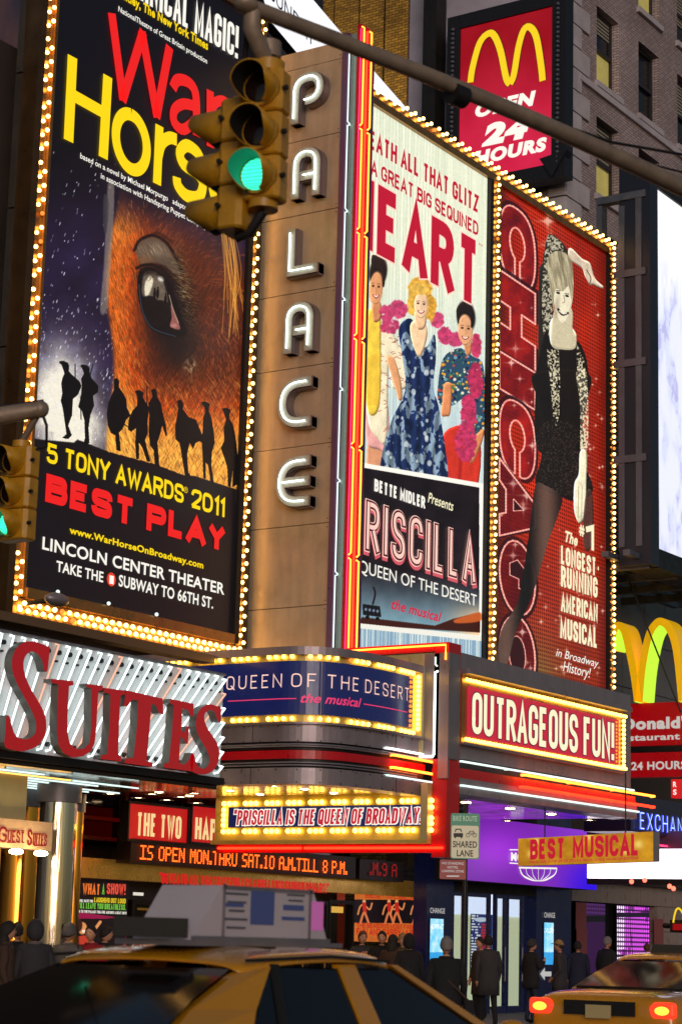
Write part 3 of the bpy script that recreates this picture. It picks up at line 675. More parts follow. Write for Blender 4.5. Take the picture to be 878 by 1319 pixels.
def ribbon_prism(B, S, P, w, d0, d1, mf, ms):
    vs, fs = ribbon(P, w); n = len(vs)
    B.add([S.pt(v.x, v.y, d1) for v in vs], fs, mf)
    B.add([S.pt(v.x, v.y, d) for d in (d0, d1) for v in vs], [(i, i+2, n+i+2, n+i) for i in range(n-2)]+[(0, 1, n+1, n), (n-2, n-1, 2*n-1, 2*n-2)], ms)
m_face = mat('letter_face', C(176, 172, 156), .35, .1, noise=.12, nscale=9); m_lside = mat('letter_side', C(128, 116, 118), .35, .5, noise=.1)
PL = [('P', (373.5, 160), (415, 151), 62, [[(0, 0), (0, 1), (1, 1), (1, .42), (.42, .42)]], 'r'), ('A', (374, 256), (411, 250), 63, [[(0, 0), (0, 1), (1, 1), (1, 0)], [(.42, .42), (.93, .42)]], 'r'),
      ('L', (368, 357), (408, 349), 61, [[(0, 1), (0, 0), (1, 0)]], 's'), ('A', (364.5, 456), (402, 450), 64, [[(0, 0), (0, 1), (1, 1), (1, 0)], [(.42, .42), (.93, .42)]], 'r'),
      ('C', (356.5, 552), (399, 549), 63, [[(1, 1), (0, 1), (0, 0), (1, 0)]], 'r'), ('E', (354, 654), (397, 652), 64, [[(1, 1), (0, 1), (0, 0), (1, 0)], [(.12, .5), (.98, .5)]], 'r')]
SL = Shift(S2, .2)
for ch, p0, p1, h_, paths, k in PL:
    u0, z0, W, H = span(SL, p0, p1, h_); wl = .165
    B = MB(); root = None
    for i, pa in enumerate(paths):
        P = [Vector((u0+wl/2+a*(W-wl), z0+wl/2+b_*(H-wl))) for a, b_ in pa]
        for e, f in ((0, 1), (-1, -2)):
            if not (i == 0 and ch == 'P' and e == -1): P[e] = P[e]+(P[e]-P[f]).normalized()*wl/2
        if k == 'r' and len(P) > 2: P = rnd(P, .34, n=8)
        ribbon_prism(B, S2, P, wl, .0, .2-.003*i, m_face, m_lside)
        ribbon_prism(B, S2, P, wl+.035, .0, .15-.004*i, m_lside, m_lside)
    root = B.build('letter', BL, label='white neon channel letter %s' % ch)
    for i, pa in enumerate(paths):
        P = [Vector((u0+wl/2+a*(W-wl), z0+wl/2+b_*(H-wl))) for a, b_ in pa]
        if k == 'r' and len(P) > 2: P = rnd(P, .34, n=8)
        B = MB(); B.tube([S2.pt(p.x, p.y, .235) for p in P], .014, M_NW); B.build('neon_tube', root)
# ------------------------------------------------------------------ two posters on the avenue front
S3 = SY(19.6)
uA0 = S3.uv(440, 400)[0]; uA1 = S3.uv(627.3, 235)[0]; uC0, uC1 = S3.uv(644, 300)[0], S3.uv(780, 350)[0]
zA1 = S3.uv(625, 223)[1]*.5+S3.uv(484, 144)[1]*.5; zA0 = S3.uv(620, 900)[1]
PA = thing('poster_billboard', 'bright pale billboard of three people with pink boas above a dark outlined title', 'billboard', S3.pt(uA0, zA0))
c = Canvas(S3, uA0, uA1, zA0, zA1, 460, 1180); X, Y = c.X, c.Y
pl = c.U*9.0; pid = np.floor(pl); g = _NT[pid.astype(int) & 255, 3]; grain = fbm(c.U*60, c.Z*2.2)
t = np.clip(.62+.5*g*.4+.45*(grain-.5), 0, 1)[..., None]
up = sm(330, 560, Y)[..., None]
c.fill(np.array([.70, .76, .64])*(1-t)*(1-up)+np.array([.98, .98, .88])*t*(1-up)+up*(np.array([.52, .66, .72])*(1-t)+np.array([.88, .92, .90])*t))
c.fill((120, 150, 140), (np.abs(pl-pid-.5) > .47)*.45)
k7 = lambda pts, ox=465, oy=320, s=4.253: [(ox+x/s, oy+y/s) for x, y in pts]
def blob(cx, cy, rx, ry, n, col, s=2.6):
    for i in range(n):
        a = random.uniform(0, 2*pi); r = math.sqrt(random.random()); q = random.uniform(.75, 1.12)
        c.ell(cx+rx*r*cos(a), cy+ry*r*sin(a), s*random.uniform(.5, 1.1), s*random.uniform(.5, 1.2), tuple(min(255, v*q) for v in col), .8, random.uniform(0, 180), .4)
def face(cx, cy, rx, ry, skin, rot=0, smile=True):
    c.ell(cx, cy, rx, ry, skin, 1, rot, .12); c.relief(c.mask([(cx+rx*cos(t_), cy+ry*sin(t_)) for t_ in [2*pi*i/20 for i in range(20)]]), .3, 2); c.ell(cx+rx*.45, cy+.1*ry, rx*.5, ry*.8, tuple(v*.86 for v in skin), .5, rot, .8)
    for s_ in (-1, 1):
        c.ell(cx+s_*rx*.42, cy-ry*.12+s_*.5, rx*.2, ry*.07, (60, 30, 24), .9); c.line([(cx+s_*rx*.65, cy-ry*.28+s_*.5), (cx+s_*rx*.2, cy-ry*.3+s_*.5)], .8, (80, 44, 30), .8, False)
    c.line([(cx+.3, cy-.05*ry), (cx+.8, cy+ry*.25), (cx-.2, cy+ry*.28)], .7, tuple(v*.72 for v in skin), .8)
    c.line([(cx-rx*.38, cy+ry*.42), (cx, cy+ry*.58), (cx+rx*.4, cy+ry*.46)], 2.2, (150, 40, 44), .95); c.line([(cx-rx*.28, cy+ry*.44), (cx, cy+ry*.53), (cx+rx*.3, cy+ry*.46)], 1.2, (255, 250, 240), 1)
c.auto = .4
c.ell(487, 350, 11.5, 20, (44, 28, 22), 1, 8); c.ell(600, 408, 12, 21, (34, 24, 22), 1, -5)
# man on the left
c.poly(k7([(55, 960), (130, 960), (150, 1180), (100, 1220), (30, 1200)]), (218, 150, 110), True); c.poly(k7([(30, 830), (140, 830), (145, 1100), (90, 1100), (30, 1060)]), (236, 168, 160), True)
c.poly(k7([(20, 380), (100, 350), (160, 420), (200, 520), (270, 640), (250, 760), (170, 760), (150, 640), (140, 1040), (90, 1040), (30, 900)]), (240, 226, 190), True)
for i in range(120):
    a, b_ = random.uniform(90, 260), random.uniform(380, 1030)
    if b_ > 760 and a > 140: continue
    if a > 150 and b_ < 480: continue
    p, q = k7([(a, b_)])[0]; c.line([(p-2, q), (p+2, q+random.uniform(-3, 3))], .9, (160, 60, 44), .75, False)
c.poly(k7([(30, 370), (98, 360), (108, 420), (100, 860), (30, 860)]), (246, 206, 70), True); c.fill((214, 160, 40), c.mask(k7([(30, 600), (100, 560), (100, 860), (30, 860)]))*fbm(X*.2, Y*.05)*.5)
c.poly(k7([(140, 600), (180, 600), (215, 720), (225, 820), (205, 828), (185, 760)]), (226, 160, 110), True); c.poly(k7([(60, 300), (105, 290), (110, 380), (70, 400)]), (214, 140, 92), True)
face(484, 371, 8.5, 21, (232, 160, 108), 5); c.poly(k7([(60, 36), (100, 50), (130, 110), (128, 200), (116, 205), (108, 130), (60, 104)]), (44, 28, 22), True)
# third figure, right
c.poly(k7([(455, 1010), (640, 1000), (630, 1320), (475, 1300)]), (206, 50, 34), True); c.fill((150, 24, 24), c.mask(k7([(540, 1000), (560, 1000), (545, 1310), (530, 1310)]), True, 3)*.6)
sh = c.mask(k7([(450, 600), (540, 545), (610, 590), (670, 650), (675, 960), (620, 1070), (560, 1060), (570, 980), (560, 830), (500, 860), (430, 850), (420, 760)]), True)
c.fill((44, 74, 96), sh)
pal = [(224, 160, 50), (230, 224, 200), (196, 70, 50), (70, 120, 80), (30, 40, 70), (110, 160, 180)]
for i in range(420):
    p, q = k7([(random.uniform(420, 680), random.uniform(540, 1070))])[0]; w_ = c.win(p-3, p+3, q-3, q+3)
    c._lf(w_, random.choice(pal), (np.hypot(X[w_]-p, Y[w_]-q) < random.uniform(.9, 2.1)).astype(float)*sh[w_])
c.poly(k7([(455, 740), (495, 750), (488, 900), (465, 920), (438, 910), (445, 830)]), (222, 140, 90), True); c.poly(k7([(600, 1050), (668, 990), (665, 1050), (620, 1160), (595, 1170), (590, 1110)]), (222, 140, 90), True); c.poly(k7([(555, 470), (600, 470), (602, 570), (575, 580)]), (214, 140, 92), True)
# woman
dr = c.mask(k7([(205, 450), (240, 390), (290, 400), (350, 540), (400, 470), (410, 590), (395, 760), (430, 900), (475, 1290), (350, 1250), (220, 1230), (105, 1215), (160, 960), (240, 780), (225, 590)]), True)
dc = fbm(X*.16, Y*.09+.2*np.sin(X*.4)); col = np.where(dc[..., None] > .56, np.array([.62, .72, .80]), np.array([.13, .20, .40])*(.6+dc[..., None])); col = col*(.75+.45*np.sin(X*.55+fbm(X*.05, Y*.02)*9)[..., None]*.4)
c.fill(np.clip(col, 0, 1), dr)
for i in range(46):
    p, q = k7([(random.uniform(110, 450), random.uniform(450, 1260))])[0]; r = random.uniform(1.5, 4.2)
    w_ = c.win(p-r*2, p+r*2, q-r*2, q+r*2); c._lf(w_, (214, 222, 218), (1-sm(.6, 1, np.hypot((X[w_]-p)/r, (Y[w_]-q)/(r*1.3))))*dr[w_]*.75)
c.poly(k7([(268, 420), (300, 390), (350, 410), (362, 480), (330, 585), (305, 580), (275, 500)]), (248, 206, 160), True)
blob(498, 403, 8, 9, 90, (206, 66, 110)); blob(513, 398, 11, 10, 160, (212, 70, 116)); blob(502, 420, 12, 9, 60, (200, 60, 104)); blob(563, 412, 7, 9, 130, (214, 74, 118)); blob(573, 432, 8, 10, 160, (206, 62, 108)); blob(587, 437, 9, 8, 150, (212, 70, 116))
blob(613, 445, 5, 14, 140, (206, 60, 100)); blob(612, 490, 9, 22, 240, (196, 50, 92)); blob(603, 530, 9, 22, 240, (200, 52, 96)); blob(600, 570, 13, 24, 260, (206, 54, 100))
blob(541, 372, 14, 13, 170, (236, 176, 64), 3.4); blob(553, 397, 7, 16, 130, (232, 168, 56), 3.2); blob(532, 392, 6, 13, 80, (236, 180, 70), 3.)
c.poly(k7([(290, 350), (350, 360), (350, 430), (310, 440)]), (238, 190, 144), True); face(542, 393, 9, 17, (250, 206, 164), 0); blob(540, 372, 11, 6, 90, (244, 192, 84), 2.6)
face(599, 425, 9.5, 20, (236, 172, 124), -4); c.poly(k7([(528, 400), (522, 330), (560, 292), (610, 330), (612, 420), (600, 430), (596, 372), (560, 352), (540, 370), (536, 410)]), (34, 24, 22), True)
c.auto = 0; c.I = np.clip(c.I*(.93+.14*fbm(X*1.2, Y*1.2, 2)[..., None]), 0, 1)
# lower dark panel with sunset
lp = [(462, 603), (619, 629), (622, 820), (455, 805)]
tl = 597+.172*(X-472); bl = 803+.105*(X-468); inm = ((Y > tl) & (Y < bl+6)).astype(float); c.fill((248, 244, 232), inm*1.0)
inn = ((Y > tl+6) & (Y < bl) & (X < 617)).astype(float); zf = np.clip((Y-tl-6)/(bl-tl-6), 0, 1)[..., None]
skyc = np.where(zf < .62, np.array([.10, .06, .08]), np.array([.10, .06, .08])+(zf-.62)/.38*np.array([.42, .62, .66])); wm = (sm(560, 620, X)*sm(.72, .95, zf[..., 0]))[..., None]; skyc = skyc*(1-wm)+np.array([.95, .80, .62])*wm
c.fill(np.clip(skyc+(fbm(X*.06, Y*.05)[..., None]-.5)*.1, 0, 1), inn)
c.poly([(466, 795), (560, 806), (584, 797), (618, 789), (618, 815), (460, 805)], (60, 22, 14), False, 1, 1); c.poly([(584, 799), (600, 793), (618, 789), (618, 800), (590, 803)], (206, 96, 40), True, .9, 2)
c.poly([(467, 778), (489, 781), (491, 795), (467, 792)], (20, 16, 20)); c.line([(480, 778), (483, 765), (481, 757)], 2.5, (30, 20, 26)); 
for i in range(4): c.ell(471+i*5, 785+i*.8, 1.6, 2, (110, 130, 150)) 
c.ell(473, 795, 2.4, 2.4, (10, 8, 10)); c.ell(486, 797, 2.4, 2.4, (10, 8, 10))
c.fill((236, 234, 222), ((Y > bl+.5) & (Y < bl+7)).astype(float))
c.fill((70, 116, 160), ((Y > bl+7) & (_NT[(c.U*40).astype(int) & 255, 9] > .4)).astype(float)*.5)
c.panel('poster_panel', PA, es=1.0, thick=.1)  # floodlighting put into the print as its own glow
F3 = lambda *a, **k: gtext(PA, S3, *a, **k)
F3('BENEATH ALL THAT GLITZ', (447, 175), (614.5, 273.5), 25, .2, T_DRED); F3('BEATS A GREAT BIG SEQUINED', (427, 198), (614, 301.5), 20, .19, T_DRED)
F3('HEART', (446, 312), (615, 391), 93, .22, T_DRED, back=T_RIM, bg=.022, rad=.35)
F3('"', (616, 321), (620, 323), 8, .3, T_DRED)
F3('BETTE MIDLER', (481, 637), (546, 651), 16, .24, T_WHITE); ftext(PA, S3, 'Presents', (550, 649), (583, 656.5), 14, T_CREAM, ital=.3, bold=.01)
F3('PRISCILLA', (442, 722), (613, 745), 71, .19, T_ROSE, d=.01); Bk = []
u0, z0, W, H = span(S3, (443, 718), (611, 740), 70)
B = MB(); gothic(B, S3, 'PRISCILLA', u0, z0, W, H, .19*H, T_RIM, gap=.1*H, d=.02); gothic(B, S3, 'PRISCILLA', u0, z0, W, H, .19*H, glow('print_maroon', (92, 24, 36), .9), gap=.1*H, d=.028, grow=-.016)
gothic(B, S3, 'PRISCILLA', u0, z0, W, H, .19*H, T_RIM, gap=.1*H, d=.034, grow=-.052); B.build('title_lettering', PA)
ftext(PA, S3, 'QUEEN OF THE DESERT', (461, 750), (613, 769), 17, T_WHITE)
ftext(PA, S3, 'the musical', (503, 789), (568, 797), 14, glow('print_script_red', (206, 34, 66), .95), ital=.35, bold=.02)
# ------------------------------------------------------------------ red musical poster
PC = thing('poster_billboard', 'red dotted billboard of a woman in black lace beside giant sideways letters', 'billboard', S3.pt(uC0, zA0))
zC1 = S3.uv(646, 237)[1]*.5+S3.uv(779, 331)[1]*.5; zC0 = S3.uv(700, 905)[1]
c = Canvas(S3, uC0, uC1, zC0, zC1, 520, 1250); X, Y = c.X, c.Y
hz = np.clip(.35+.65*fbm(X*.02, Y*.012)+.25*np.exp(-((X-700)/25)**2)-.0*Y, 0, 1)[..., None]
c.fill(np.array([.36, .03, .03])*(1-hz)+np.array([.84, .20, .08])*hz)
c.fill((40, 8, 10), sm(18, 2, X-643)*.6+sm(16, 0, 779-X)*.35); c.fill((110, 50, 36), sm(640, 760, Y)*(.25)); c.fill((112, 120, 60), np.exp(-((X-690)/34)**2-((Y-880)/60)**2)*.75)
gx, gz = c.U/.085, c.Z/.085; dd = np.hypot(gx-np.floor(gx)-.5, gz-np.floor(gz)-.5); c.fill((70, 8, 8), (1-sm(.26, .36, dd))*.8)
def spark(n, x0, x1, y0, y1, s0, s1, m=None):
    for i in range(n):
        a, b_, r = random.uniform(x0, x1), random.uniform(y0, y1), random.uniform(s0, s1)
        w_ = c.win(a-r*6, a+r*6, b_-r*6, b_+r*6); X_, Y_ = c.X[w_], c.Y[w_]
        e = np.exp(-(np.hypot(X_-a, Y_-b_)/r)**2)+.6*np.exp(-((X_-a)/(r*3))**2-((Y_-b_)/(r*.35))**2)+.6*np.exp(-((X_-a)/(r*.35))**2-((Y_-b_)/(r*3))**2)
        if m is not None: e = e*m[w_]
        c._lf(w_, (255, 226, 206), np.clip(e, 0, 1)*random.uniform(.35, .8))
spark(26, 742, 778, 380, 640, .8, 1.8); spark(40, 690, 776, 640, 880, .8, 1.9); spark(3, 705, 712, 270, 320, 3, 6)
def glyph_area(y0, y1):
    return lambda pts: [(643+a*46, y0+(y1-y0)*b_+a*46*(.74-.42*(y0-250)/650)) for a, b_ in pts]
LET = []
key_c = lambda: [(.5+.30*cos(t_), .47+.23*sin(t_)) for t_ in [pi*1.5+.55+ (2*pi-1.1)*i/16 for i in range(17)]]
def ring(n, cx=.5, cy=.5, rx=.5, ry=.5, a0=0, a1=2*pi): return [(cx+rx*cos(a0+(a1-a0)*i/n), cy+ry*sin(a0+(a1-a0)*i/n)) for i in range(n+1)]
def draw_letter(y0, y1, outer, holes, lit):
    g = glyph_area(y0, y1); m = c.mask(g(outer)); 
    for h_ in holes: m = m*(1-c.mask(g(h_)))
    n_ = fbm(X*.08+y0, Y*.06)[..., None]; q = (np.array([.26, .02, .06])*(1-n_)+np.array([.66, .10, .07])*n_*lit)
    c.fill((44, 8, 16), c.mask(g([(.5+(a-.5)*1.18, .5+(b_-.5)*1.12) for a, b_ in outer]), False, 2)*.85); c.fill(np.clip(q, 0, 1), m); spark(7, 645, 688, y0, y1+30, 1, 3.4, m)
    c.fill((150, 30, 40), m*(1-sm(.2, .32, dd))*.4)
    for p in [outer]+list(holes): 
        P = g(p); c.line(P+[P[0]], 2.3, (250, 160, 146), .95, False, .8); PP = [Vector(v_) for v_ in P+[P[0]]]
        for v0, v1 in zip(PP, PP[1:]):
            for q_ in range(int((v1-v0).length/4)): v2 = v0.lerp(v1, q_*4/max((v1-v0).length, 1)); c.ell(v2.x, v2.y, 1., 1., (255, 214, 196), .7, 0, .5)
    for h_ in holes: c.fill((48, 12, 18), c.mask(g(h_))*.92)
sq = lambda a0, a1, b0, b1: [(a0, b0), (a1, b0), (a1, b1), (a0, b1)]
D_ = pi/180
Cout = [(.43, .985)]+[(.5+.5*abs(cos(t_*D_))**.8*(1 if cos(t_*D_) > 0 else -1), .5+.5*abs(sin(t_*D_))**.8*(1 if sin(t_*D_) > 0 else -1)) for t_ in range(100, 441, 10)]+[(.57, .985), (.57, .66)]+[(.5+.21*cos(t_*D_), .46+.21*sin(t_*D_)) for t_ in range(70, -251, -16)]+[(.43, .66)]
draw_letter(252, 352, Cout, [], 1.1)
draw_letter(347, 456, [(0, 0), (1, 0), (1, .36), (.62, .36), (.62, .62), (1, .62), (1, .98), (0, .98), (0, .62), (.3, .62), (.3, .36), (0, .36)], [], 1.1)
draw_letter(452, 500, sq(0, 1, 0, 1), [], 1); draw_letter(505, 600, Cout, [], 1.2)
draw_letter(590, 690, [(0, 0), (1, .36), (1, .66), (0, 1), (0, .72), (.18, .66), (.18, .36), (0, .28)], [[(.4, .44), (.66, .51), (.4, .58)]], .8)
Gout = [(p[0], p[1]) for p in Cout]; draw_letter(685, 783, [(.5+.5*cos(t_), .5+.48*sin(t_)) for t_ in [2*pi*i/24 for i in range(24)]], [[(.3, .35), (.5, .27), (.7, .35), (.7, .62), (.55, .62), (.55, .5), (.3, .5)]], .7)
draw_letter(785, 885, ring(24)[:-1], [ring(16, .5, .5, .22, .24)[:-1]], .6)
c.auto = .55
q8 = lambda pts: [(630+x/4.71, 220+y/4.71) for x, y in pts]; q9 = lambda pts: [(630+x/3.0, 480+y/3.0) for x, y in pts]
lace = sm(.45, .6, fbm(X*.55, Y*.5, 3)); 
c.poly(q8([(300, 640), (320, 560), (345, 420), (370, 382), (430, 420), (470, 480), (460, 560), (380, 640), (385, 900), (350, 1100), (300, 1180)]), (40, 36, 30), True)
c.fill((214, 206, 176), c.mask(q8([(320, 700), (345, 430), (370, 388), (440, 440), (440, 500), (380, 560), (380, 960), (330, 1000)]), True)*lace*.85)
c.poly(q8([(478, 478), (500, 470), (560, 530), (610, 560), (640, 650), (690, 700), (680, 712), (630, 690), (610, 690), (580, 640), (560, 590), (490, 540)]), (216, 196, 170), True); c.line(q8([(590, 600), (615, 650), (605, 690)]), 1.4, (110, 90, 80))
# dress
c.poly(q8([(345, 960), (360, 1000), (420, 1080), (500, 1050), (545, 1040), (590, 1150), (600, 1319), (560, 1500), (560, 1700), (300, 1700), (280, 1319), (300, 1120)]), (24, 18, 16), True)
c.poly(q9([(175, 0), (380, 0), (375, 120), (345, 300), (395, 420), (392, 470), (330, 495), (280, 480), (180, 430), (200, 330), (205, 200), (185, 100)]), (24, 18, 15), True)
c.fill((92, 72, 60), c.mask(q9([(200, 200), (345, 220), (392, 460), (190, 430)]), True)*sm(.6, .72, fbm(X*.9, Y*.9, 2))*.6)
c.poly(q8([(365, 930), (395, 880), (430, 900), (470, 960), (500, 950), (530, 1010), (480, 1060), (410, 1085), (370, 1040)]), (246, 238, 200), True)
c.fill((226, 216, 180), c.mask(q8([(350, 1080), (420, 1090), (430, 1319), (390, 1319), (355, 1200)]))*lace*.9); c.fill((226, 216, 180), c.mask(q8([(530, 1050), (575, 1150), (585, 1319), (545, 1319), (530, 1180)]))*lace*.9)
c.fill((226, 216, 180), c.mask(q9([(232, 0), (272, 0), (270, 160), (258, 215), (245, 160)]))*lace*.9); c.fill((232, 222, 186), c.mask(q9([(335, 0), (375, 0), (382, 250), (370, 310), (352, 310), (350, 120)]), True)*(.25+.75*lace)*.95)
c.poly(q9([(350, 305), (376, 310), (375, 420), (372, 540), (352, 582), (338, 570), (326, 520), (328, 430), (345, 390)]), (240, 232, 196), True); c.line(q9([(345, 440), (342, 560)]), .7, (150, 140, 110)); c.line(q9([(358, 440), (356, 570)]), .7, (150, 140, 110))
c.poly(q9([(372, 470), (398, 470), (400, 640), (380, 690), (360, 640)]), (70, 52, 46), True, .85)
# legs in dark stockings
lg = c.mask(q9([(180, 430), (215, 435), (280, 480), (262, 560), (225, 660), (185, 800), (150, 900), (100, 1010), (60, 1160), (25, 1160), (45, 1000), (110, 880), (150, 640), (165, 520)]), True)
c.fill(np.stack([.22+.16*np.sin((X-690)*.12), .17+.12*np.sin((X-690)*.12), .15+.1*np.sin((X-690)*.12)], -1).clip(.07, .5), lg*.95)
# head
c.auto = .15; c.poly([(716, 395), (736, 398), (737, 425), (742, 436), (738, 450), (712, 446), (710, 425)], (206, 194, 160), True)
c.ell(722, 349, 15, 24, (150, 136, 106), 1, 8, .15); c.poly([(715, 352), (736, 356), (738, 372), (736, 392), (731, 410), (726, 417), (720, 412), (714, 394), (712, 372)], (236, 226, 194), True); c.ell(717, 394, 3, 13, (120, 106, 84), .45, 8, .9)
hr = c.mask(q8([(350, 560), (375, 500), (430, 485), (480, 520), (505, 600), (510, 720), (495, 780), (480, 700), (445, 730), (405, 715), (392, 760), (395, 860), (375, 760)]), True); hn = fbm(X*.6-Y*.12, Y*.06)[..., None]
c.fill(np.array([.34, .30, .22])*(1-hn)+np.array([.93, .88, .72])*hn, hr)
for ex, ey in ((718.5, 377), (730, 381)): c.ell(ex, ey, 2.6, 1.4, (20, 14, 12), 1, 15); c.line([(ex-3, ey-3), (ex+2.5, ey-2.6)], .9, (40, 30, 24), .9, False)
c.line([(725.5, 380), (727, 388), (724, 390)], 1, (150, 130, 104)); c.line([(718.5, 398), (724, 405), (731, 403)], 2.8, (40, 18, 18)); c.line([(720, 400), (725, 404), (729.5, 403)], 1.2, (250, 246, 230)); c.auto = 0; c.I = np.clip(c.I*(.9+.2*fbm(X*1.2, Y*1.2, 2)[..., None]), 0, 1)
c.panel('poster_panel', PC, es=1.0, thick=.1)  # glowing print again, standing in for floodlight on the poster
F4 = lambda *a, **k: gtext(PC, S3, *a, **k)
ftext(PC, S3, 'The', (727, 697), (743, 704), 15, T_CREAM, ital=.3, bold=.03); F4('#', (744, 690), (752, 692), 15, .2, T_CREAM); F4('1', (752, 705), (764, 710), 33, .22, T_CREAM)
F4('LONGEST-', (721, 728), (770.5, 742), 24, .2, T_CREAM, d=.02); F4('RUNNING', (721, 755), (768, 771), 27, .2, T_CREAM, d=.02); F4('AMERICAN', (721, 786), (768, 803), 24, .19, T_CREAM, d=.02); F4('MUSICAL', (720, 819), (768, 838), 27, .2, T_CREAM, d=.02)
ftext(PC, S3, 'in Broadway', (715, 844), (770, 861), 11, T_WHITE, ital=.3, bold=.0); ftext(PC, S3, 'History!', (724, 862), (760, 876), 14, T_WHITE, ital=.3, bold=.0)
ftext(PC, S3, 'TELECHARGE.COM/CHICAGO', (688, 883), (775, 902), 7.5, T_GREY, bold=.03); ftext(PC, S3, '212-239-6200·CHICAGOTHEMUSICAL.COM', (688, 891), (775, 909), 5, T_GREY, bold=.02)
F4('CHICAGO', (0, 0), (1, 1), 1, .2, T_CREAM) if False else None
FR2 = thing('bulb_frame', 'gilt double billboard frame edged with bulbs around the two avenue posters', 'sign frame', S3.pt(uC0, zC0))
zt = (zA1+zC1)/2; B = MB()
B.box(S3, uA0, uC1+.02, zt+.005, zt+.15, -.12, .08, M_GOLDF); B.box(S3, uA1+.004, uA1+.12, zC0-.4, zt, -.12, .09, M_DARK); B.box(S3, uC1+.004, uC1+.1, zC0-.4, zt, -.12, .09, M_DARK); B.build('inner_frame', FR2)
B = MB(); B.box(S3, uA0, uC1+.32, zt+.155, zt+.32, -.25, .02, M_GOLDF); B.box(S3, uA1+.125, uC0-.004, zC0-.4, zt, -.25, .03, M_GOLDF); B.box(S3, uC1+.105, uC1+.32, zC0-.6, zt+.15, -.25, .03, M_GOLDF); B.build('lamp_channel', FR2)
bulbs(S3, (uA0+.3, zt+.3), (uC1+.3, zt+.3), 72, FR2, .07, 'w', .035, r=.036)
bulbs(S3, ((uA1+uC0)/2+.06, zC0-.3), ((uA1+uC0)/2+.06, zt+.1), 84, FR2, .08, 'w', .025, r=.034)
bulbs(S3, (uC1+.25, zC0-.4), (uC1+.25, zt+.2), 84, FR2, .08, 'w', .0, r=.036)
bulbs(S3, (uC1+.06, zC0-.4), (uC1+.06, zt-.1), 60, FR2, .1, 'd', .0, r=.02)  # small dim balls standing in for the bulbs' reflections in the frame
# ------------------------------------------------------------------ rounded theatre marquee
YM = 16.2
QP = Path([(24.9, 22.3)]+[tuple(v) for v in rnd([(24.9, 22.3), (24.9, 19.0), (24.93, 16.95), (26.1, 16.68), (XB-.02, 16.75)], 1.35, n=26)][1:])
def qz(y): return QP.uv(399, y)[1]
uq = lambda x, y: QP.uv(x, y)[0]
uE = uq(545, 900); uS = .05
M_FASC = mat('marquee_fascia', C(150, 136, 142), .36, .45, noise=.15, nscale=2, bump=.05, bscale=3)
M_YBOX = mat('yellow_enamel', C(206, 176, 92), .32, .15, noise=.08, nscale=3)
MQ = thing('theatre_marquee', 'rounded grey theatre marquee with red and white neon bands above the sidewalk', 'marquee', (26, 17.5, qz(1010)))
B = MB()
B.box(QP, uS, uE, qz(1011), qz(990), -.25, .10, M_FASC, 90); B.box(QP, uS, uE, qz(990)+.01, qz(978), -.25, .02, M_DARK, 90); B.build('lower_fascia', MQ)
B = MB(); B.box(QP, uS, uE, qz(979)+.01, qz(967), -.25, .05, M_RED, 90); B.build('red_band', MQ)
B = MB(); B.box(QP, uS, uE, qz(967)+.01, qz(957), -.25, .02, M_DARK, 90); B.build('upper_groove', MQ)
B = MB(); B.box(QP, uS, uE, qz(957)+.01, qz(934), -.25, .08, M_FASC, 90); B.build('upper_fascia', MQ)
for y in (962, 959.5, 983, 986.5):
    B = MB(); B.tube([QP.pt(uS+(uE-.3-uS)*i/50, qz(y), .07) for i in range(51)], .014, M_GREY, 6); B.build('rail', MQ)
for i in range(26):
    u_ = uS+.3+(uE-uS-.5)*i/25
    for zz_ in (qz(955), qz(936.5), qz(1008.5), qz(992.5)):
        B = MB(); B.sphere(QP.pt(u_, zz_, .085 if zz_ > qz(960) else .105), .011, M_DARK, 6, 4); B.build('rivet', MQ)
for u_ in (uS+.9, uS+2.6, uS+4.3, uE-1.0):
    B = MB(); B.box(QP, u_, u_+.008, qz(957)+.01, qz(934), .08, .084, M_DARK); B.box(QP, u_, u_+.008, qz(1011), qz(990), .10, .104, M_DARK); B.build('seam', MQ)
qs = uq(486, 964)
def qtube(x0, x1, y0, m, r=.016, S=QP, d=.12, n=12):
    a, z = S.uv(x0, y0); b_ = S.uv(x1, 0)[0] if False else S.uv(x1, y0+12)[0]
    B = MB(); B.tube([S.pt(a, z, d-.06)]+[S.pt(a+(b_-a)*i/n, z, d) for i in range(n+1)]+[S.pt(b_, z, d-.06)], r, m, 6); return B.build('neon_tube', MQ)
qtube(490, 562, 964, M_NW); qtube(498, 566, 973, M_NO, .02); qtube(498, 566, 989, M_NO, .02); qtube(490, 562, 999, M_NWs)
# core of the upper sign and deck
B = MB(); zt_ = qz(834); B.box(QP, uS, uE, zt_-.12, zt_, -.3, .12, M_FASC, 90); B.build('top_trim', MQ)
pts = [QP.pt(uS+(uE-uS)*i/40, 0, -.1) for i in range(41)]
poly = [(p.x, p.y) for p in pts]+[(XB, 22.3)]
from mathutils.geometry import tessellate_polygon
def slab(poly, z0, z1, m):
    B = MB(); t = tessellate_polygon([[Vector((p[0], p[1], 0)) for p in poly]]); n = len(poly)
    B.add([(p[0], p[1], z0) for p in poly], [tuple(x)[::-1] for x in t], m); B.add([(p[0], p[1], z1) for p in poly], [tuple(x) for x in t], m)
    B.add([(p[0], p[1], z) for z in (z0, z1) for p in poly], [(i, (i+1) % n, n+(i+1) % n, n+i) for i in range(n)], m); return B
M_SOFF = mat('polished_soffit', C(150, 128, 104), .16, .8, noise=.15, nscale=3)
zs = qz(1008); slab(poly, zs, zs+.08, M_SOFF).build('soffit', MQ); slab(poly, zt_-.2, zt_-.03, M_DARK).build('roof_deck', MQ)
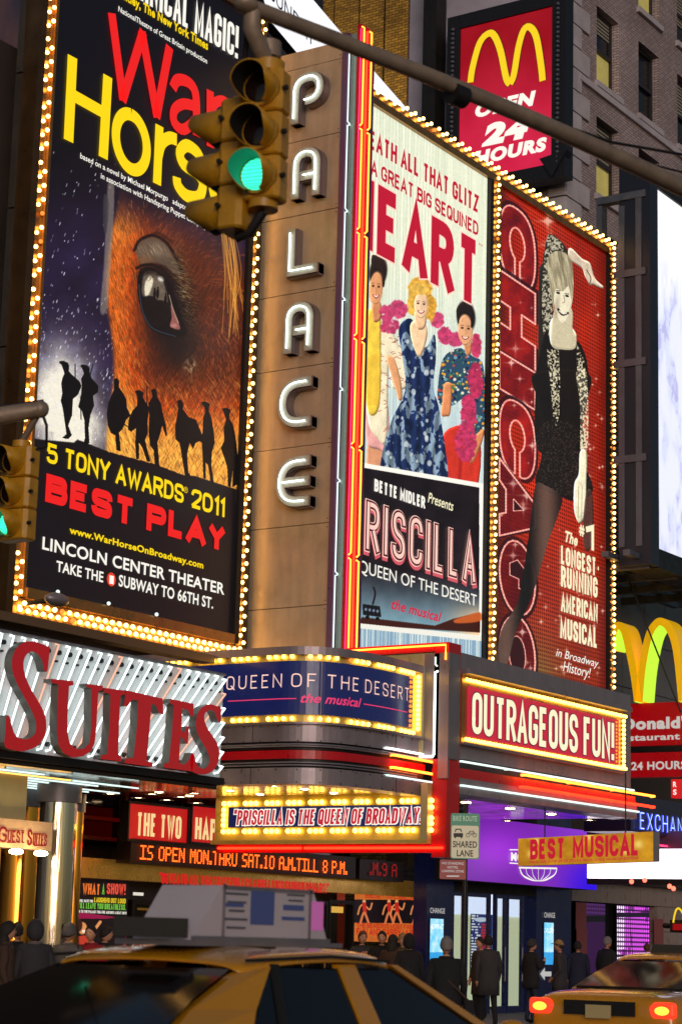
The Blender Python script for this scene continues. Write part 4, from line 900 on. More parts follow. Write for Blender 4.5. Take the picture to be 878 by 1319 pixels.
# the fin: side panel of the projecting front, in the plane of the blade
uf0 = -SY(16.78).uv(545, 900)[0]*0-16.75; up_ = S2.uv(580, 960)[0]
B = MB(); zf1 = S2.uv(560, 842)[1]; zf0 = S2.uv(560, 978)[1]; B.box(S2, uf0-.1, up_-.02, zf0, zf1, -.3, .0, M_GREY)
B.box(S2, S2.uv(567, 900)[0], up_-.02, zf0-.3, zf1, .0, .05, M_FASC); B.box(S2, uf0-.1, uf0+.12, zf0, zf1, 0, .06, M_CREAM); B.build('side_panel', MQ)
u_, z_ = S2.uv(561.5, 975); u2, z2 = S2.uv(562, 865)
B = MB(); B.tube([S2.pt(u_-.25, z_, .07), S2.pt(u_-.02, z_, .07), S2.pt(u_, z_+.03, .07), S2.pt(u_, z2-.02, .07), S2.pt(u_, z2, .0)], .018, M_NW); B.build('neon_tube', MQ)
B = MB(); z3 = S2.uv(562, 843)[1]; B.tube([S2.pt(u_, z2+.08, .02), S2.pt(u_, z2+.1, .07), S2.pt(u_, z3-.05, .07)], .014, M_NWs); B.build('neon_tube', MQ)
# red post and its header arm coming from the foot of the blade
SP = SY(YM); px0, px1 = XB, SP.uv(592, 960)[0]
zp0, zp1 = SP.uv(586, 1106)[1], SP.uv(586, 829)[1]
B = MB(); B.box(SP, px0, px1, zp0, zp1, -(-up_-YM) if False else -.25, 0, M_RED); B.build('red_post', MQ)
B = MB(); B.box(S2, -YF, -YM-.25, zp1-.14, zp1, -.12, .02, M_RED); B.box(S2, -YF, -YM-.25, zp1-.6, zp1-.15, -.12, -.02, M_CREAM); B.build('header_arm', MQ)
B = MB(); B.tube([S2.pt(-YF+.02, zp1-.05, .06), S2.pt(-YM-.02, zp1-.05, .06), S2.pt(-YM-.02, zp1-.28, .06)], .014, M_NO); B.build('neon_tube', MQ)
B = MB(); zl = S2.uv(420, 1093)[1]; B.box(S2, S2.uv(278, 1093)[0], -YM-.25, zl-.07, zl+.05, -.2, .0, M_RED); B.build('lower_red_rail', MQ)
B = MB(); B.tube([S2.pt(S2.uv(283, 1093)[0], zl, .05), S2.pt(S2.uv(390, 1093)[0], zl, .05)], .02, M_NR); B.build('neon_tube', MQ)
B = MB(); B.tube([S2.pt(S2.uv(394, 1093)[0], zl, .05), S2.pt(S2.uv(572, 1093)[0], zl, .05)], .02, M_NR); B.build('neon_tube', MQ)
# avenue front: fascia, bands, neon, under the red sign
xe = SP.uv(820, 1030)[0]; z = lambda x, y: SP.uv(x, y)[1]
zA, zBn, zCn, zDn, zEn = z(600, 953)+.05, z(600, 978), z(600, 990), z(600, 1003), z(600, 1024)
B = MB(); B.box(SP, px1+.005, xe-.15, zBn, zA+1.3, -.5, -.05, M_FASC); B.build('front_fascia', MQ)
B = MB(); B.box(SP, px1+.005, xe, zCn, zBn-.005, -.5, -.1, M_DARK); B.build('front_groove', MQ)
B = MB(); B.box(SP, px1+.005, xe, zDn, zCn-.005, -.5, -.03, M_RED); B.build('front_red_band', MQ)
B = MB(); B.box(SP, px1+.005, xe, zEn, zDn-.005, -.5, .0, M_FASC); B.build('front_lower_fascia', MQ)
def ftube(x0, x1, y0, m, r, d=.1):
    a, zz_ = SP.uv(x0, y0); b_ = SP.uv(x1, y0)[0]; k = max(1, round((b_-a)/1.6))
    for i in range(k):
        p, q = a+(b_-a)*i/k, a+(b_-a)*(i+1)/k-.04; B = MB(); B.tube([SP.pt(p, zz_, d-.08), SP.pt(p+.02, zz_, d), SP.pt(q, zz_, d), SP.pt(q+.02, zz_, d-.08)], r, m, 6); B.build('neon_tube', MQ)
ftube(592, 816, 980.8, M_NWs, .018, .02); ftube(665, 833, 998.8, M_NO, .022, .16); ftube(663, 833, 1014, M_NR, .024, .16); ftube(592, 821, 1012, M_NWs, .018, .04)
slab([(px0+.02, YM+.05), (xe, YM+.05), (xe, 22.2), (px0+.02, 22.2)], zEn+.02, zEn+.1, mat('soffit_mauve', C(150, 130, 140), .12, .75, noise=.1, nscale=2)).build('front_soffit', MQ)
slab([(px0+.3, YM+.5), (xe-.1, YM+.5), (xe-.1, 22.2), (px0+.3, 22.2)], zA+1.2, zA+1.28, M_DARK).build('roof_deck', MQ)
M_DL = glow('downlight_glow', (255, 225, 170), 34, sample=True)
def downlight(x, y, zc, parent, r=.09):
    B = MB(); n = 12
    B.add([(x+r*cos(2*pi*i/n), y+r*sin(2*pi*i/n), zc-.006) for i in range(n)], [tuple(range(n))[::-1]], M_DL)
    B.add([(x+k*cos(2*pi*i/n), y+k*sin(2*pi*i/n), zc-.006-.01*(k > r)) for k in (r, r+.035) for i in range(n)], [(i, (i+1) % n, n+(i+1) % n, n+i) for i in range(n)], M_GREY)
    return B.build('downlight', parent)
for i in range(5):
    for j in range(3): downlight(px0+1+i*1.5, 17.3+j*1.7, zEn+.02, MQ)
for i in range(3):
    for j in range(3): downlight(25.5+.8*i, 18+1.4*j, zs, MQ, .07)
# ------------------------------------------------------------------ curved sign on the marquee
QS = thing('curved_sign', 'curved navy sign with white title letters framed by yellow bulbs on the rounded marquee', 'sign', QP.pt(uS, qz(933)))
uP = uq(527, 880)
B = MB(); B.box(QP, uS, uE, qz(933), qz(843), -.1, .02, M_YBOX, 90); B.build('lamp_backing', QS)
B = MB(); B.box(QP, uS, uE+.0, qz(934), qz(931.5), .02, .16, M_FASC, 90); B.box(QP, uE-.05, uE, qz(931.5), qz(842), .02, .16, M_FASC); B.build('sign_return', QS)
B = MB(); m_navy = mat('navy_sign_face', C(22, 26, 62), .22, .0, emit=C(24, 34, 92), es=.55, noise=.3, nscale=1.2, sample=False); B.box(QP, uS, uP-.32 if False else uP, qz(921), qz(852), .021, .06, m_navy, 90); B.build('sign_face', QS)
B = MB(); g1, g2 = uq(412, 880), uq(412, 880)+.012; B.box(QP, g1, g2, qz(921), qz(852), .061, .064, M_GREY); B.build('panel_joint', QS)
def arc_text(parent, S, txt, x0, x1, zb, zh, wt, m, d=.07, **k):
    a, b_ = S.uv(x0, 890)[0], S.uv(x1, 890)[0]; B = MB(); H = zh-zb; gothic(B, S, txt, a, zb, b_-a, H, wt*H, m, d=d, **k); return B.build('lettering', parent)
arc_text(QS, QP, 'QUEEN OF THE DESERT', 295, 521, qz(886), qz(868.5), .09, T_RIM, gap=.075); 
vs, fs = font_mesh('the musical', .02, .35); a, b_ = uq(388, 900), uq(461, 900); B = MB(); z0, H = qz(906), qz(893.5)-qz(906)
B.add([QP.pt(a+x*(b_-a), z0+y*H, .07) for x, y in vs], fs, T_PINK); B.build('script_lettering', QS)
for x0, x1 in ((297, 383), (464, 519)):
    a, b_ = uq(x0, 900), uq(x1, 900); B = MB(); B.box(QP, a, b_, qz(901.5), qz(900.3), .065, .072, T_PINK, 10); B.build('pink_rule', QS)
def qbulbs(y, n, x0, x1, **k):
    a, b_ = uq(x0, y) if x0 else uS+.1, uq(x1, y)
    bulbs(QP, (a, qz(y)), (b_, qz(y)), n, QS, .06, 'y', **k)
qbulbs(846.5, 60, None, 533, gap=5, r=.034); qbulbs(926.5, 60, None, 533, gap=5, r=.034)
bulbs(QP, (uq(534, 890), qz(920)), (uq(534, 890), qz(850)), 12, QS, .06, 'y', r=.034)
bulbs(QP, (uq(523.5, 890), qz(918)), (uq(523.5, 890), qz(853)), 11, QS, .07, 'd', dead=0, r=.028)  # inner column: dim balls in place of the end bulbs' reflections
# ------------------------------------------------------------------ quote sign box below
S5 = S2; q0, q1, r0, r1 = rect(S2, (278, 1050), (575, 1050), (420, 1012), (420, 1088)); q1 = -YM-.26
QB = thing('quote_sign', 'yellow bulb lit quote box under the marquee with red and white lettering', 'sign', S2.pt(q0, r0))
B = MB(); B.box(S2, q0, q1, r0, r1-.0, -.3, .015, M_YBOX); B.box(S2, q0, q1, r0, r0+.06, .015, .12, M_YBOX); B.box(S2, q1-.12, q1, r0+.06, r1, .015, .12, M_CREAM); B.build('sign_box', QB)
f0, f1, f2, f3 = rect(S2, (297, 1050), (554, 1050), (420, 1038.7), (420, 1065.5)); B = MB(); B.box(S2, f0, f1, f2, f3, .02, .06, m_navy); B.build('sign_face', QB)
gtext(QB, S2, '"PRISCILLA IS THE QUEEN OF BROADWAY!"', (303, 1062.5), (552, 1062.5), 19, .22, T_DRED, back=T_WHITE, bg=.07, d=.075, shear=.12)
zr = S2.uv(420, 1034)[1]; zq = S2.uv(420, 1070.8)[1]; ua, ub = S2.uv(291, 1050)[0], S2.uv(558, 1050)[0]
bulbs(S2, (ua, zr), (ub, zr), 38, QB, .06, 'y', gap=4, r=.04); bulbs(S2, (ua, zq), (ub, zq), 38, QB, .06, 'y', gap=4, r=.04)
bulbs(S2, (ua, zq+.1), (ua, zr-.1), 4, QB, .06, 'y', r=.04); bulbs(S2, (ub, zq+.1), (ub, zr-.1), 4, QB, .06, 'y', r=.04)
# ------------------------------------------------------------------ red panel on the avenue front
o0, o1, o2, o3 = px1+.01, SP.uv(801, 990)[0], SP.uv(599, 957)[1]*.5+SP.uv(800, 995)[1]*.5, SP.uv(599, 871)[1]*.5+SP.uv(802, 916)[1]*.5
OS = thing('front_sign', 'crimson sign with tall cream letters framed in bulbs on the avenue side of the marquee', 'sign', SP.pt(o0, o2))
B = MB(); B.box(SP, o0, o1+.06, o2, o3, -.1, .02, M_GOLDF); B.box(SP, o0, o1+.08, o3, o3+.08, -.1, .16, M_FASC); B.box(SP, o0, o1+.06, o2-.03, o2, -.04, .1, M_FASC); B.build('sign_box', OS)
w0, w1 = SP.uv(600, 920)[0], SP.uv(792.5, 950)[0]; w2, w3 = SP.uv(600, 949.5)[1]*.5+SP.uv(792.5, 985)[1]*.5, SP.uv(600, 886)[1]*.5+SP.uv(792, 926)[1]*.5
B = MB(); B.box(SP, w0, w1, w2, w3, .02, .06, glow('crimson_lit_face', (206, 40, 66), .75, sample=True)); B.build('sign_face', OS)
gtext(OS, SP, 'OUTRAGEOUS FUN!', (602, 945.5), (785, 979.5), 54, .16, T_CREAM, back=mat('letter_shadow_print', C(50, 20, 90), .6), bg=.022, d=.075)
bulbs(SP, (o0+.06, (o3+w3)/2), (o1, (o3+w3)/2), 60, OS, .07, 'y', r=.031, dead=0); bulbs(SP, (o0+.06, (o2+w2)/2), (o1, (o2+w2)/2), 60, OS, .07, 'y', r=.031, dead=0)
bulbs(SP, ((o1+w1)/2+.05, w2), ((o1+w1)/2+.05, w3), 11, OS, .07, 'y', r=.036, dead=0); bulbs(SP, (w1-.1, w2+.05), (w1-.1, w3-.05), 12, OS, .065, 'd', dead=0, r=.02)  # second run: dim balls standing in for reflected bulbs on the face
# ------------------------------------------------------------------ hotel sign with serif letters over slanting neon
SH = SY(17.0); h0, h1, h2, h3 = rect(SH, (-70, 900), (287, 900), (140, 841.5), (140, 983.5))
HS = thing('hotel_sign', 'white neon striped hotel sign with thick glossy red serif letters', 'sign', SH.pt(h0, h2))
M_ENW = mat('white_enamel_panel', C(222, 226, 228), .4, .0, noise=.08, nscale=2)
npan = 6; M_NWs2 = glow('neon_cool_white', (215, 232, 230), 2.8, sample=True)
for i in range(npan):
    a, b_ = h0+(h1-h0)*i/npan, h0+(h1-h0)*(i+1)/npan; B = MB(); B.box(SH, a+.004, b_-.004, h2, h3, -.15, 0, M_ENW); B.build('panel', HS)
B = MB(); B.box(SH, h0, h1+.02, h2-.1, h2-.005, -.2, .06, M_DARK); B.box(SH, h0, h1+.02, h3+.005, h3+.03, -.2, .03, M_GREY); B.build('edge_trim', HS)
du = (SH.uv(100, 880)[0]-SH.uv(0, 860)[0])/7.6; run = .62
du = .205; i = 0; ut = h0
while ut < h1+1.4:
    run = .32+1.05*max(0, min(1, (ut-h0-.6)/(h1-h0-.6))); i += 1; ut += du
    a, b_ = ut-run, ut; za, zb_ = h2+.05, h3-.02
    if a < h0+.02: f = (h0+.02-a)/(b_-a); a = h0+.02; za = za+(zb_-za)*f
    if b_ > h1-.02: f = (h1-.02-a)/(b_-a); b_ = h1-.02; zb_ = za+(zb_-za)*f
    if b_-a < .06: continue
    warm = i % 6 == 3
    B = MB(); B.tube([SH.pt(a, za, 0), SH.pt(a+.004, za+.01, .06), SH.pt(b_-.004, zb_-.01, .06), SH.pt(b_, zb_, 0)], .0125, glow('neon_peach', (255, 190, 160), 1.0, sample=True) if warm else M_NWs2, 6); B.build('neon_tube', HS)
    n = 0; B = MB()
    for zz_, rr_ in ((h3-.12, .03), (h3-.23, .014), (h2+.13, .03)):
        uu = ut-run*(h3-zz_)/(h3-h2)+.1
        if h0+.05 < uu < h1-.08: B.tube([SH.pt(uu, zz_, 0), SH.pt(uu, zz_, .04)], rr_, M_BLACK, 8); n += 1
    if n: B.build('electrode_cap', HS)
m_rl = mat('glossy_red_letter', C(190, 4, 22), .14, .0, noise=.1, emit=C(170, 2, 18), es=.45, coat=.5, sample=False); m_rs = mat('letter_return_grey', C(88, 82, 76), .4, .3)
z1_ = lambda pts, ox=0, oy=800, s=4.878: [(ox+x/s, oy+y/s) for x, y in pts]; z2_ = lambda pts: z1_(pts, 0, 790, 2.744)
LT = [('S', 1, z1_([(312,170),(306,250),(298,312),(280,314),(264,250),(235,205),(198,192),(165,212),(148,262),(155,330),(190,420),(250,520),(285,600),(291,680),(270,745),(225,792),(150,818),(90,812),(30,788),(34,700),(40,602),(60,600),(75,660),(95,715),(130,740),(175,742),(215,715),(228,660),(210,590),(165,500),(110,400),(78,310),(78,230),(105,170),(150,135),(205,128),(265,145),(300,160)])),
 ('U', 0, z1_([(320,363),(460,378),(463,402),(434,410),(424,600),(424,700),(438,768),(478,806),(528,803),(562,765),(572,690),(574,426),(545,414),(543,394),(646,408),(646,434),(618,442),(604,690),(594,770),(570,820),(520,852),(455,858),(400,832),(368,780),(357,690),(360,560),(368,400),(320,386)])),
 ('I', 0, z1_([(655,420),(785,438),(788,460),(757,470),(748,660),(742,838),(765,858),(762,884),(632,868),(635,846),(672,838),(690,640),(694,462),(652,446)])),
 ('T', 0, z2_([(445,272),(575,302),(578,358),(562,354),(550,325),(535,320),(528,420),(518,522),(540,530),(538,544),(440,530),(442,516),(472,510),(484,400),(488,308),(468,305),(450,330),(438,328)])),
 ('E', 0, z2_([(603,303),(684,320),(684,366),(672,362),(664,342),(644,338),(640,418),(652,420),(660,400),(668,402),(664,462),(656,460),(648,442),(638,438),(632,530),(650,536),(664,524),(676,498),(686,500),(680,560),(578,546),(580,532),(596,528),(608,420),(614,326),(600,318)])),
 ('S', 1, z2_([(780,332),(780,382),(770,382),(758,350),(742,342),(726,352),(722,375),(735,410),(762,450),(775,490),(768,535),(745,563),(712,570),(676,556),(674,500),(684,498),(696,535),(715,550),(734,540),(740,512),(728,480),(705,440),(692,400),(698,355),(718,330),(745,322),(768,330)]))]

for nm, smo, pp in LT:
    P = [SH.uv(x, y, .2) for x, y in pp]
    if smo: P = [tuple(v) for v in catmull([Vector(p) for p in P], 3, True)]
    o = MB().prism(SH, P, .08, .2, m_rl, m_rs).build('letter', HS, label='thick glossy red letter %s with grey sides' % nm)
# canopy under the hotel sign: lit soffit with long tubes
HC = thing('hotel_canopy', 'dark mirrored canopy soffit with rows of white neon tubes under the hotel sign', 'canopy', SH.pt(h0, h2-.2))
zc = h2-.16; slab([(h0, 17.05), (h1, 17.05), (h1, 22.3), (h0, 22.3)], zc, zc+.1, mat('mirror_soffit', C(70, 50, 44), .1, .85, noise=.1)).build('soffit', HC)
slab([(h0, 17.2), (h1, 17.2), (h1, 22.3), (h0, 22.3)], h3-.2, h3-.1, M_DARK).build('roof_deck', HC)
for i in range(9):
    y = 17.25+.3*i; x1_ = min(SY(y).uv((60, 182, 130, 90, 160, 118, 70, 145, 105)[i], 1000)[0], h1-.3); k = 2+i % 2; x = h0+.2
    for j in range(k):
        a, b_ = x+(x1_-x)*j/k, x+(x1_-x)*(j+1)/k-.05; B = MB(); B.tube([(a, y, zc-.05), (b_, y, zc-.05)], .011, glow('neon_amber', (255, 190, 90), 2.2, sample=True) if (i+j) % 4 == 2 else M_NWs, 6); B.build('neon_tube', HC)
for (px, py) in ((142, 1022), (178, 1027), (196, 1022.5), (250, 1021.5), (215, 1030), (233, 1026), (253, 1034), (110, 1033)):
    r = ray(px, py); k = (zc-EYE.z)/r.z; p = EYE+r*k
    if p.y < 22: downlight(p.x, p.y, zc, HC, .08)
# ------------------------------------------------------------------ brick office building on the right
def brick_mat(name, c1, c2, mort, sc=1., axis='x'):
    m = bpy.data.materials.new(name); m.use_nodes = True; n = m.node_tree; p = n.nodes['Principled BSDF']
    tc = n.nodes.new('ShaderNodeTexCoord'); sp = n.nodes.new('ShaderNodeSeparateXYZ'); cb = n.nodes.new('ShaderNodeCombineXYZ'); ad = n.nodes.new('ShaderNodeMath'); ad.operation = 'ADD'
    n.links.new(tc.outputs['Object'], sp.inputs[0]); n.links.new(sp.outputs[0], ad.inputs[0]); n.links.new(sp.outputs[1], ad.inputs[1]); n.links.new(ad.outputs[0], cb.inputs[0]); n.links.new(sp.outputs[2], cb.inputs[1])
    b = n.nodes.new('ShaderNodeTexBrick'); b.inputs['Color1'].default_value = c1; b.inputs['Color2'].default_value = c2; b.inputs['Mortar'].default_value = mort
    b.inputs['Scale'].default_value = 1/sc; b.inputs['Brick Width'].default_value = .42; b.inputs['Row Height'].default_value = .155; b.inputs['Mortar Size'].default_value = .02
    n.links.new(cb.outputs[0], b.inputs['Vector'])
    t = n.nodes.new('ShaderNodeTexNoise'); t.inputs['Scale'].default_value = .5; t.inputs['Detail'].default_value = 5; n.links.new(tc.outputs['Object'], t.inputs['Vector'])
    mr = n.nodes.new('ShaderNodeMapRange'); mr.inputs[1].default_value = .3; mr.inputs[2].default_value = .7; mr.inputs[3].default_value = .7; mr.inputs[4].default_value = 1.2; n.links.new(t.outputs[0], mr.inputs[0])
    x = n.nodes.new('ShaderNodeVectorMath'); x.operation = 'SCALE'; n.links.new(b.outputs[0], x.inputs[0]); n.links.new(mr.outputs[0], x.inputs['Scale']); n.links.new(x.outputs[0], p.inputs['Base Color'])
    bp = n.nodes.new('ShaderNodeBump'); bp.inputs['Strength'].default_value = .5; bp.inputs['Distance'].default_value = .02; bp.invert = True; n.links.new(b.outputs['Fac'], bp.inputs['Height']); n.links.new(bp.outputs[0], p.inputs['Normal'])
    p.inputs['Roughness'].default_value = .9; return m
M_BRICK = brick_mat('purple_brown_brick', C(186, 168, 168), C(162, 144, 146), C(104, 92, 96), .5)
M_STONE = mat('pale_stone', C(184, 176, 182), .8, noise=.18, nscale=1.5, bump=.15, bscale=6)
SB = SY(23.0); XC = SB.uv(727, 200)[0]; SCn = SX(XC)
OB = thing('brick_building', 'purple brown brick office building with stone quoins and dark sash windows', 'building', (XC, 23, 0))
ua_, ub_ = SB.uv(768, 60)[0], SB.uv(822, 110)[0]; dU = ub_-ua_; wU = SB.uv(796.5, 60)[0]-ua_
zA_, zB_ = SB.uv(768, 5.6)[1], SB.uv(768, 104.6)[1]; dZ = zB_-SB.uv(768, 250)[1]; hZ = zA_-zB_
xend = XC+24; ztop = zA_+1.2*dZ
cols = [(ua_+i*dU, ua_+i*dU+wU) for i in range(-0, 6)]; rows = [(zB_+j*dZ, zB_+j*dZ+hZ) for j in range(-3, 2)]
B = MB()
edges = [XC]+[e for c_ in cols for e in c_]+[xend]
for a, b_ in zip(edges[0::2], edges[1::2]): B.box(SB, a, b_, 5, ztop, -.5, 0, M_BRICK)
for a, b_ in cols:
    zs_ = [5]+[e for r in rows for e in r]+[ztop]
    for c0, c1 in zip(zs_[0::2], zs_[1::2]): B.box(SB, a, b_, c0, c1, -.5, 0, M_BRICK)
B.build('brick_wall', OB)
B = MB(); B.box(SCn, SCn.uv(527, 60)[0], -23.5, 5, ztop, -.3, 0, mat('dusky_render', C(172, 164, 178), .85, noise=.2, nscale=.8)); B.box(SCn, -23.498, -23.0, 5, ztop, -.3, 0.0, M_STONE); B.build('side_wall', OB)
B = MB(); B.box(SB, XC+.7, xend, zB_-.35, zB_-.18, 0, .09, M_STONE); B.build('string_course', OB)
qz_ = 5.; j = 0
while qz_ < ztop:
    w_ = 1.25 if j % 2 else .8
    B = MB(); B.box(SB, XC-.03, XC+w_, qz_+.02, qz_+.58, 0, .07, M_STONE); B.box(SCn, -23.45 if j % 2 else -23.8, -22.95, qz_+.02, qz_+.58, 0, .07, M_STONE); B.build('quoin', OB); qz_ += .6; j += 1
m_glass = mat('dusk_window_glass', C(30, 34, 42), .08, .3, noise=.2, nscale=.6); m_lit = mat('lit_office_interior', C(160, 150, 90), .6, emit=C(190, 172, 92), es=.42, noise=.5, nscale=1.3, sample=True); m_sash = mat('window_sash', C(44, 40, 42), .5)
lit = {(0, 3): 'l', (0, 2): 'l', (1, 4): 'f', (0, 0): 'f', (1, 1): 'f'}
for i, (a, b_) in enumerate(cols):
    for j, (c0, c1) in enumerate(rows):
        B = MB(); f = .09; mid = (c0+c1)/2
        B.box(SB, a, a+f, c0, c1, -.32, -.2, m_sash); B.box(SB, b_-f, b_, c0, c1, -.32, -.2, m_sash); B.box(SB, a+f, b_-f, c0, c0+f, -.32, -.2, m_sash); B.box(SB, a+f, b_-f, c1-f, c1, -.32, -.2, m_sash); B.box(SB, a+f, b_-f, mid-.04, mid+.05, -.33, -.17, m_sash)
        w_ = B.build('window', OB)
        k = lit.get((i, j))
        for n_, (d0, d1) in enumerate(((c0+f, mid-.04), (mid+.05, c1-f))):
            B = MB(); B.box(SB, a+f, b_-f, d0, d1, -.3, -.26, m_lit if (k == 'f' or (k == 'l' and n_ == 0)) else m_glass); B.build('pane', w_)
        if (i+j) % 3 != 1:
            B = MB(); zt_b = c1-f; nb = 5+((i*7+j*3) % 9)
            for k in range(nb): B.box(SB, a+f+.02, b_-f-.02, zt_b-.1*k-.07, zt_b-.1*k-.01, -.255, -.235, mat('window_blind', C(150, 144, 130), .7))
            B.build('blind', w_)
        B = MB(); B.box(SB, a-.12, b_+.12, c0-.16, c0-.002, -.1, .1, M_STONE); B.build('sill', w_)
# dark lower storeys next to it
LB = thing('shop_building', 'dark low storefront building with grey panel band behind the golden arches', 'building', (XC+2, 22, 0))
ST = SY(21.6); zt0 = ST.uv(840, 700)[1]; zt1 = ST.uv(840, 770)[1]; zt2_ = ST.uv(840, 905)[1]
B = MB(); B.box(ST, XC-8, XC+24, zt1, zt0+.6, -1, 0, M_DARK); B.build('upper_band', LB)
m_pan = mat('grey_fascia_panel', C(120, 116, 118), .5, .2, noise=.15)
x = XC-8.
while x < XC+20: 
    for k in range(3):
        B = MB(); zz_ = zt2_-1+(zt1-zt2_+1)*k/3; B.box(ST, x+.01, x+1.19, zz_+.01, zz_+(zt1-zt2_+1)/3-.01, -.3, 0, m_pan); B.build('panel', LB)
    x += 1.2
B = MB(); B.box(ST, XC-9, XC+24, 3.0, zt2_-1.02, -.6, -.1, M_WALL); B.build('shop_wall', LB)
for k in range(7):
    B = MB(); x = XC-4+1.7*k; B.box(ST, x, x+1.3, zt1+.4, zt0-.4, 0.0, .05, m_glass); B.build('window', LB)
# ------------------------------------------------------------------ red fast food billboard on the corner
XM = XC-.75; SM = SX(XM)
m0, m1, m2, m3 = SM.uv(592, 130)[0], SM.uv(711, 100)[0], SM.uv(592, 238)[1]*.5+SM.uv(710.6, 207)[1]*.5, SM.uv(592, 36.6)[1]*.5+SM.uv(711, 9)[1]*.5
RB = thing('red_billboard', 'red lit billboard with golden arches and OPEN 24 HOURS in an arrow shaped black frame', 'billboard', SM.pt(m0, m2))
c = Canvas(SM, m0, m1, m2, m3, 200, 320); X, Y = c.X, c.Y; v = sm(m3, m2, c.Z)[..., None]
c.fill(np.array([.62, .03, .10])*(1-v)+np.array([.86, .14, .30])*v+(fbm(X*.02, Y*.02)[..., None]-.5)*.12); c.panel('sign_face', RB, es=.85, thick=.3)
arch = [(606, 106), (609, 86), (618, 55), (629, 43), (637, 46), (645, 66), (652, 100), (657, 108), (662, 96), (668, 60), (675, 38), (683, 35), (691, 48), (697, 84), (699, 104)]
stroke(RB, SM, arch[:8], 11, T_BLK, 'arch_outline', .012); stroke(RB, SM, arch[7:], 11, T_BLK, 'arch_outline', .012)
gy = glow('arch_yellow', (246, 208, 30), .95); stroke(RB, SM, arch[:8], 9.2, gy, 'golden_arch', .02); stroke(RB, SM, arch[7:], 9.2, gy, 'golden_arch', .022)
ftext(RB, SM, 'OPEN', (612, 150), (690, 135), 18, T_WHITE, bold=.06, ital=.2); ftext(RB, SM, '24', (620, 187), (681, 176), 27, T_WHITE, bold=.07, ital=.2); ftext(RB, SM, 'HOURS', (611, 210), (704, 195), 17, T_WHITE, bold=.06, ital=.15)
B = MB(); F = .38
m_fr = mat('black_sign_frame', C(30, 30, 36), .5, .2)
for a, b_, e, g_ in ((m0-F, m0-.01, m2-F, m3+F), (m1+.01, m1+F, m2-F, m3+F), (m0, m1, m2-F, m2-.01), (m0, m1, m3+.01, m3+F)): B.box(SM, a, b_, e, g_, -.4, .05, m_fr)
B.build('frame', RB)
u0, z0 = SM.uv(697, 206); u1, z1 = SM.uv(732, 194); u2, z2 = SM.uv(713, 229)
B = MB(); B.prism(SM, [(u0, z0), (u1, z1), (u2, z2)], -.2, .12, m_fr); B.build('arrow_tip', RB)
for i in range(34):
    for uu, k in ((m0-F/2, 0), (m1+F/2, 1)):
        z_ = m2+(m3-m2)*i/33; o = bpy.data.objects.new('bulb', bulb_mesh('d2', .05) if False else BULB.setdefault('off', None) or bulb_mesh('w', .036)); 
        o.data = OFFB if 'OFFB' in globals() else o.data
        COL.objects.link(o); o.parent = RB; o.location = SM.pt(uu, z_, .08)-ORG[RB]
# (the frame's bulbs are switched off)
offm = mat('dead_bulb_glass', C(90, 92, 104), .2, .1); me = bpy.data.meshes.new('dead_bulb'); b = MB(); b.sphere((0, 0, 0), .05, offm, 8, 5); me.from_pydata(b.v, [], b.f); me.materials.append(offm)
for o in RB.children:
    if o.name.startswith('bulb'): o.data = me
B = MB()
for yy in (-.5,): B.box(SM, m0-F-.65, m0-F-.25, m2-3, m3+6, -.3, .2, M_DARK)
B.build('mast_column', RB)
# ------------------------------------------------------------------ things high up behind the blade
TW = thing('tower', 'golden lit brick tower rising behind the neon blade sign', 'building', (74, 50, 0))
ST2 = SX(80); a, b_ = ST2.uv(395, 50)[0], ST2.uv(525, 50)[0]; z0, z1 = ST2.uv(450, 200)[1], ST2.uv(450, -60)[1]
a_tw, b_tw = a, b_
M_GB = brick_mat('golden_brick', C(150, 118, 52), C(106, 80, 36), C(60, 46, 24), .9)
c = MB(); c.box(ST2, a, b_, 0, z1, -6, 0, M_GB); c.build('wall', TW)
for k in range(4):
    uu = a+(b_-a)*(k+.2)/4; B = MB(); B.box(ST2, uu, uu+1.4, z0-10, z1, 0, .2, M_GB); B.build('pilaster', TW)
SD = Surf(*( (lambda p: (p.x, p.y))(at_depth(440, 42, 62))), radians(13.1))
BSs = thing('screen_sign', 'slanting white lit screen with black letters behind the blade sign top', 'screen', at_depth(440, 42, 62))
quad = [SD.uv(x, y) for x, y in ((330, -40), (368, -40), (404, 0), (438, 40), (485, 95), (540, 158), (540, 260), (460, 160), (346, 24))]
B = MB(); B.prism(SD, quad, -.3, 0, glow('screen_white', (248, 250, 255), 1.05, sample=True), M_DARK); B.build('screen_face', BSs)
ftext(BSs, SD, 'SUNDAY', (346, -3), (402, 62), 22, T_BLK, bold=.0, d=.05)
DB = thing('dark_building', 'dark building mass behind the blade sign and horse eye billboard', 'building', (60, 40, 0))
S7 = SX(70); B = MB(); B.box(S7, S7.uv(100, 50)[0], S7.uv(405, 50)[0], 0, S7.uv(300, 0)[1]+12, -.6, 0, mat('navy_facade', C(46, 46, 60), .7, noise=.3)); B.build('wall', DB)
S8 = SX(66); B = MB(); B.box(S8, S8.uv(525, 50)[0], S8.uv(640, 50)[0]-0+10, 0, S8.uv(560, 0)[1]+14, -.6, 0, brick_mat('far_brown_brick', C(100, 78, 70), C(84, 62, 58), C(50, 44, 44), 1.2)); B.build('brick_wing', DB)
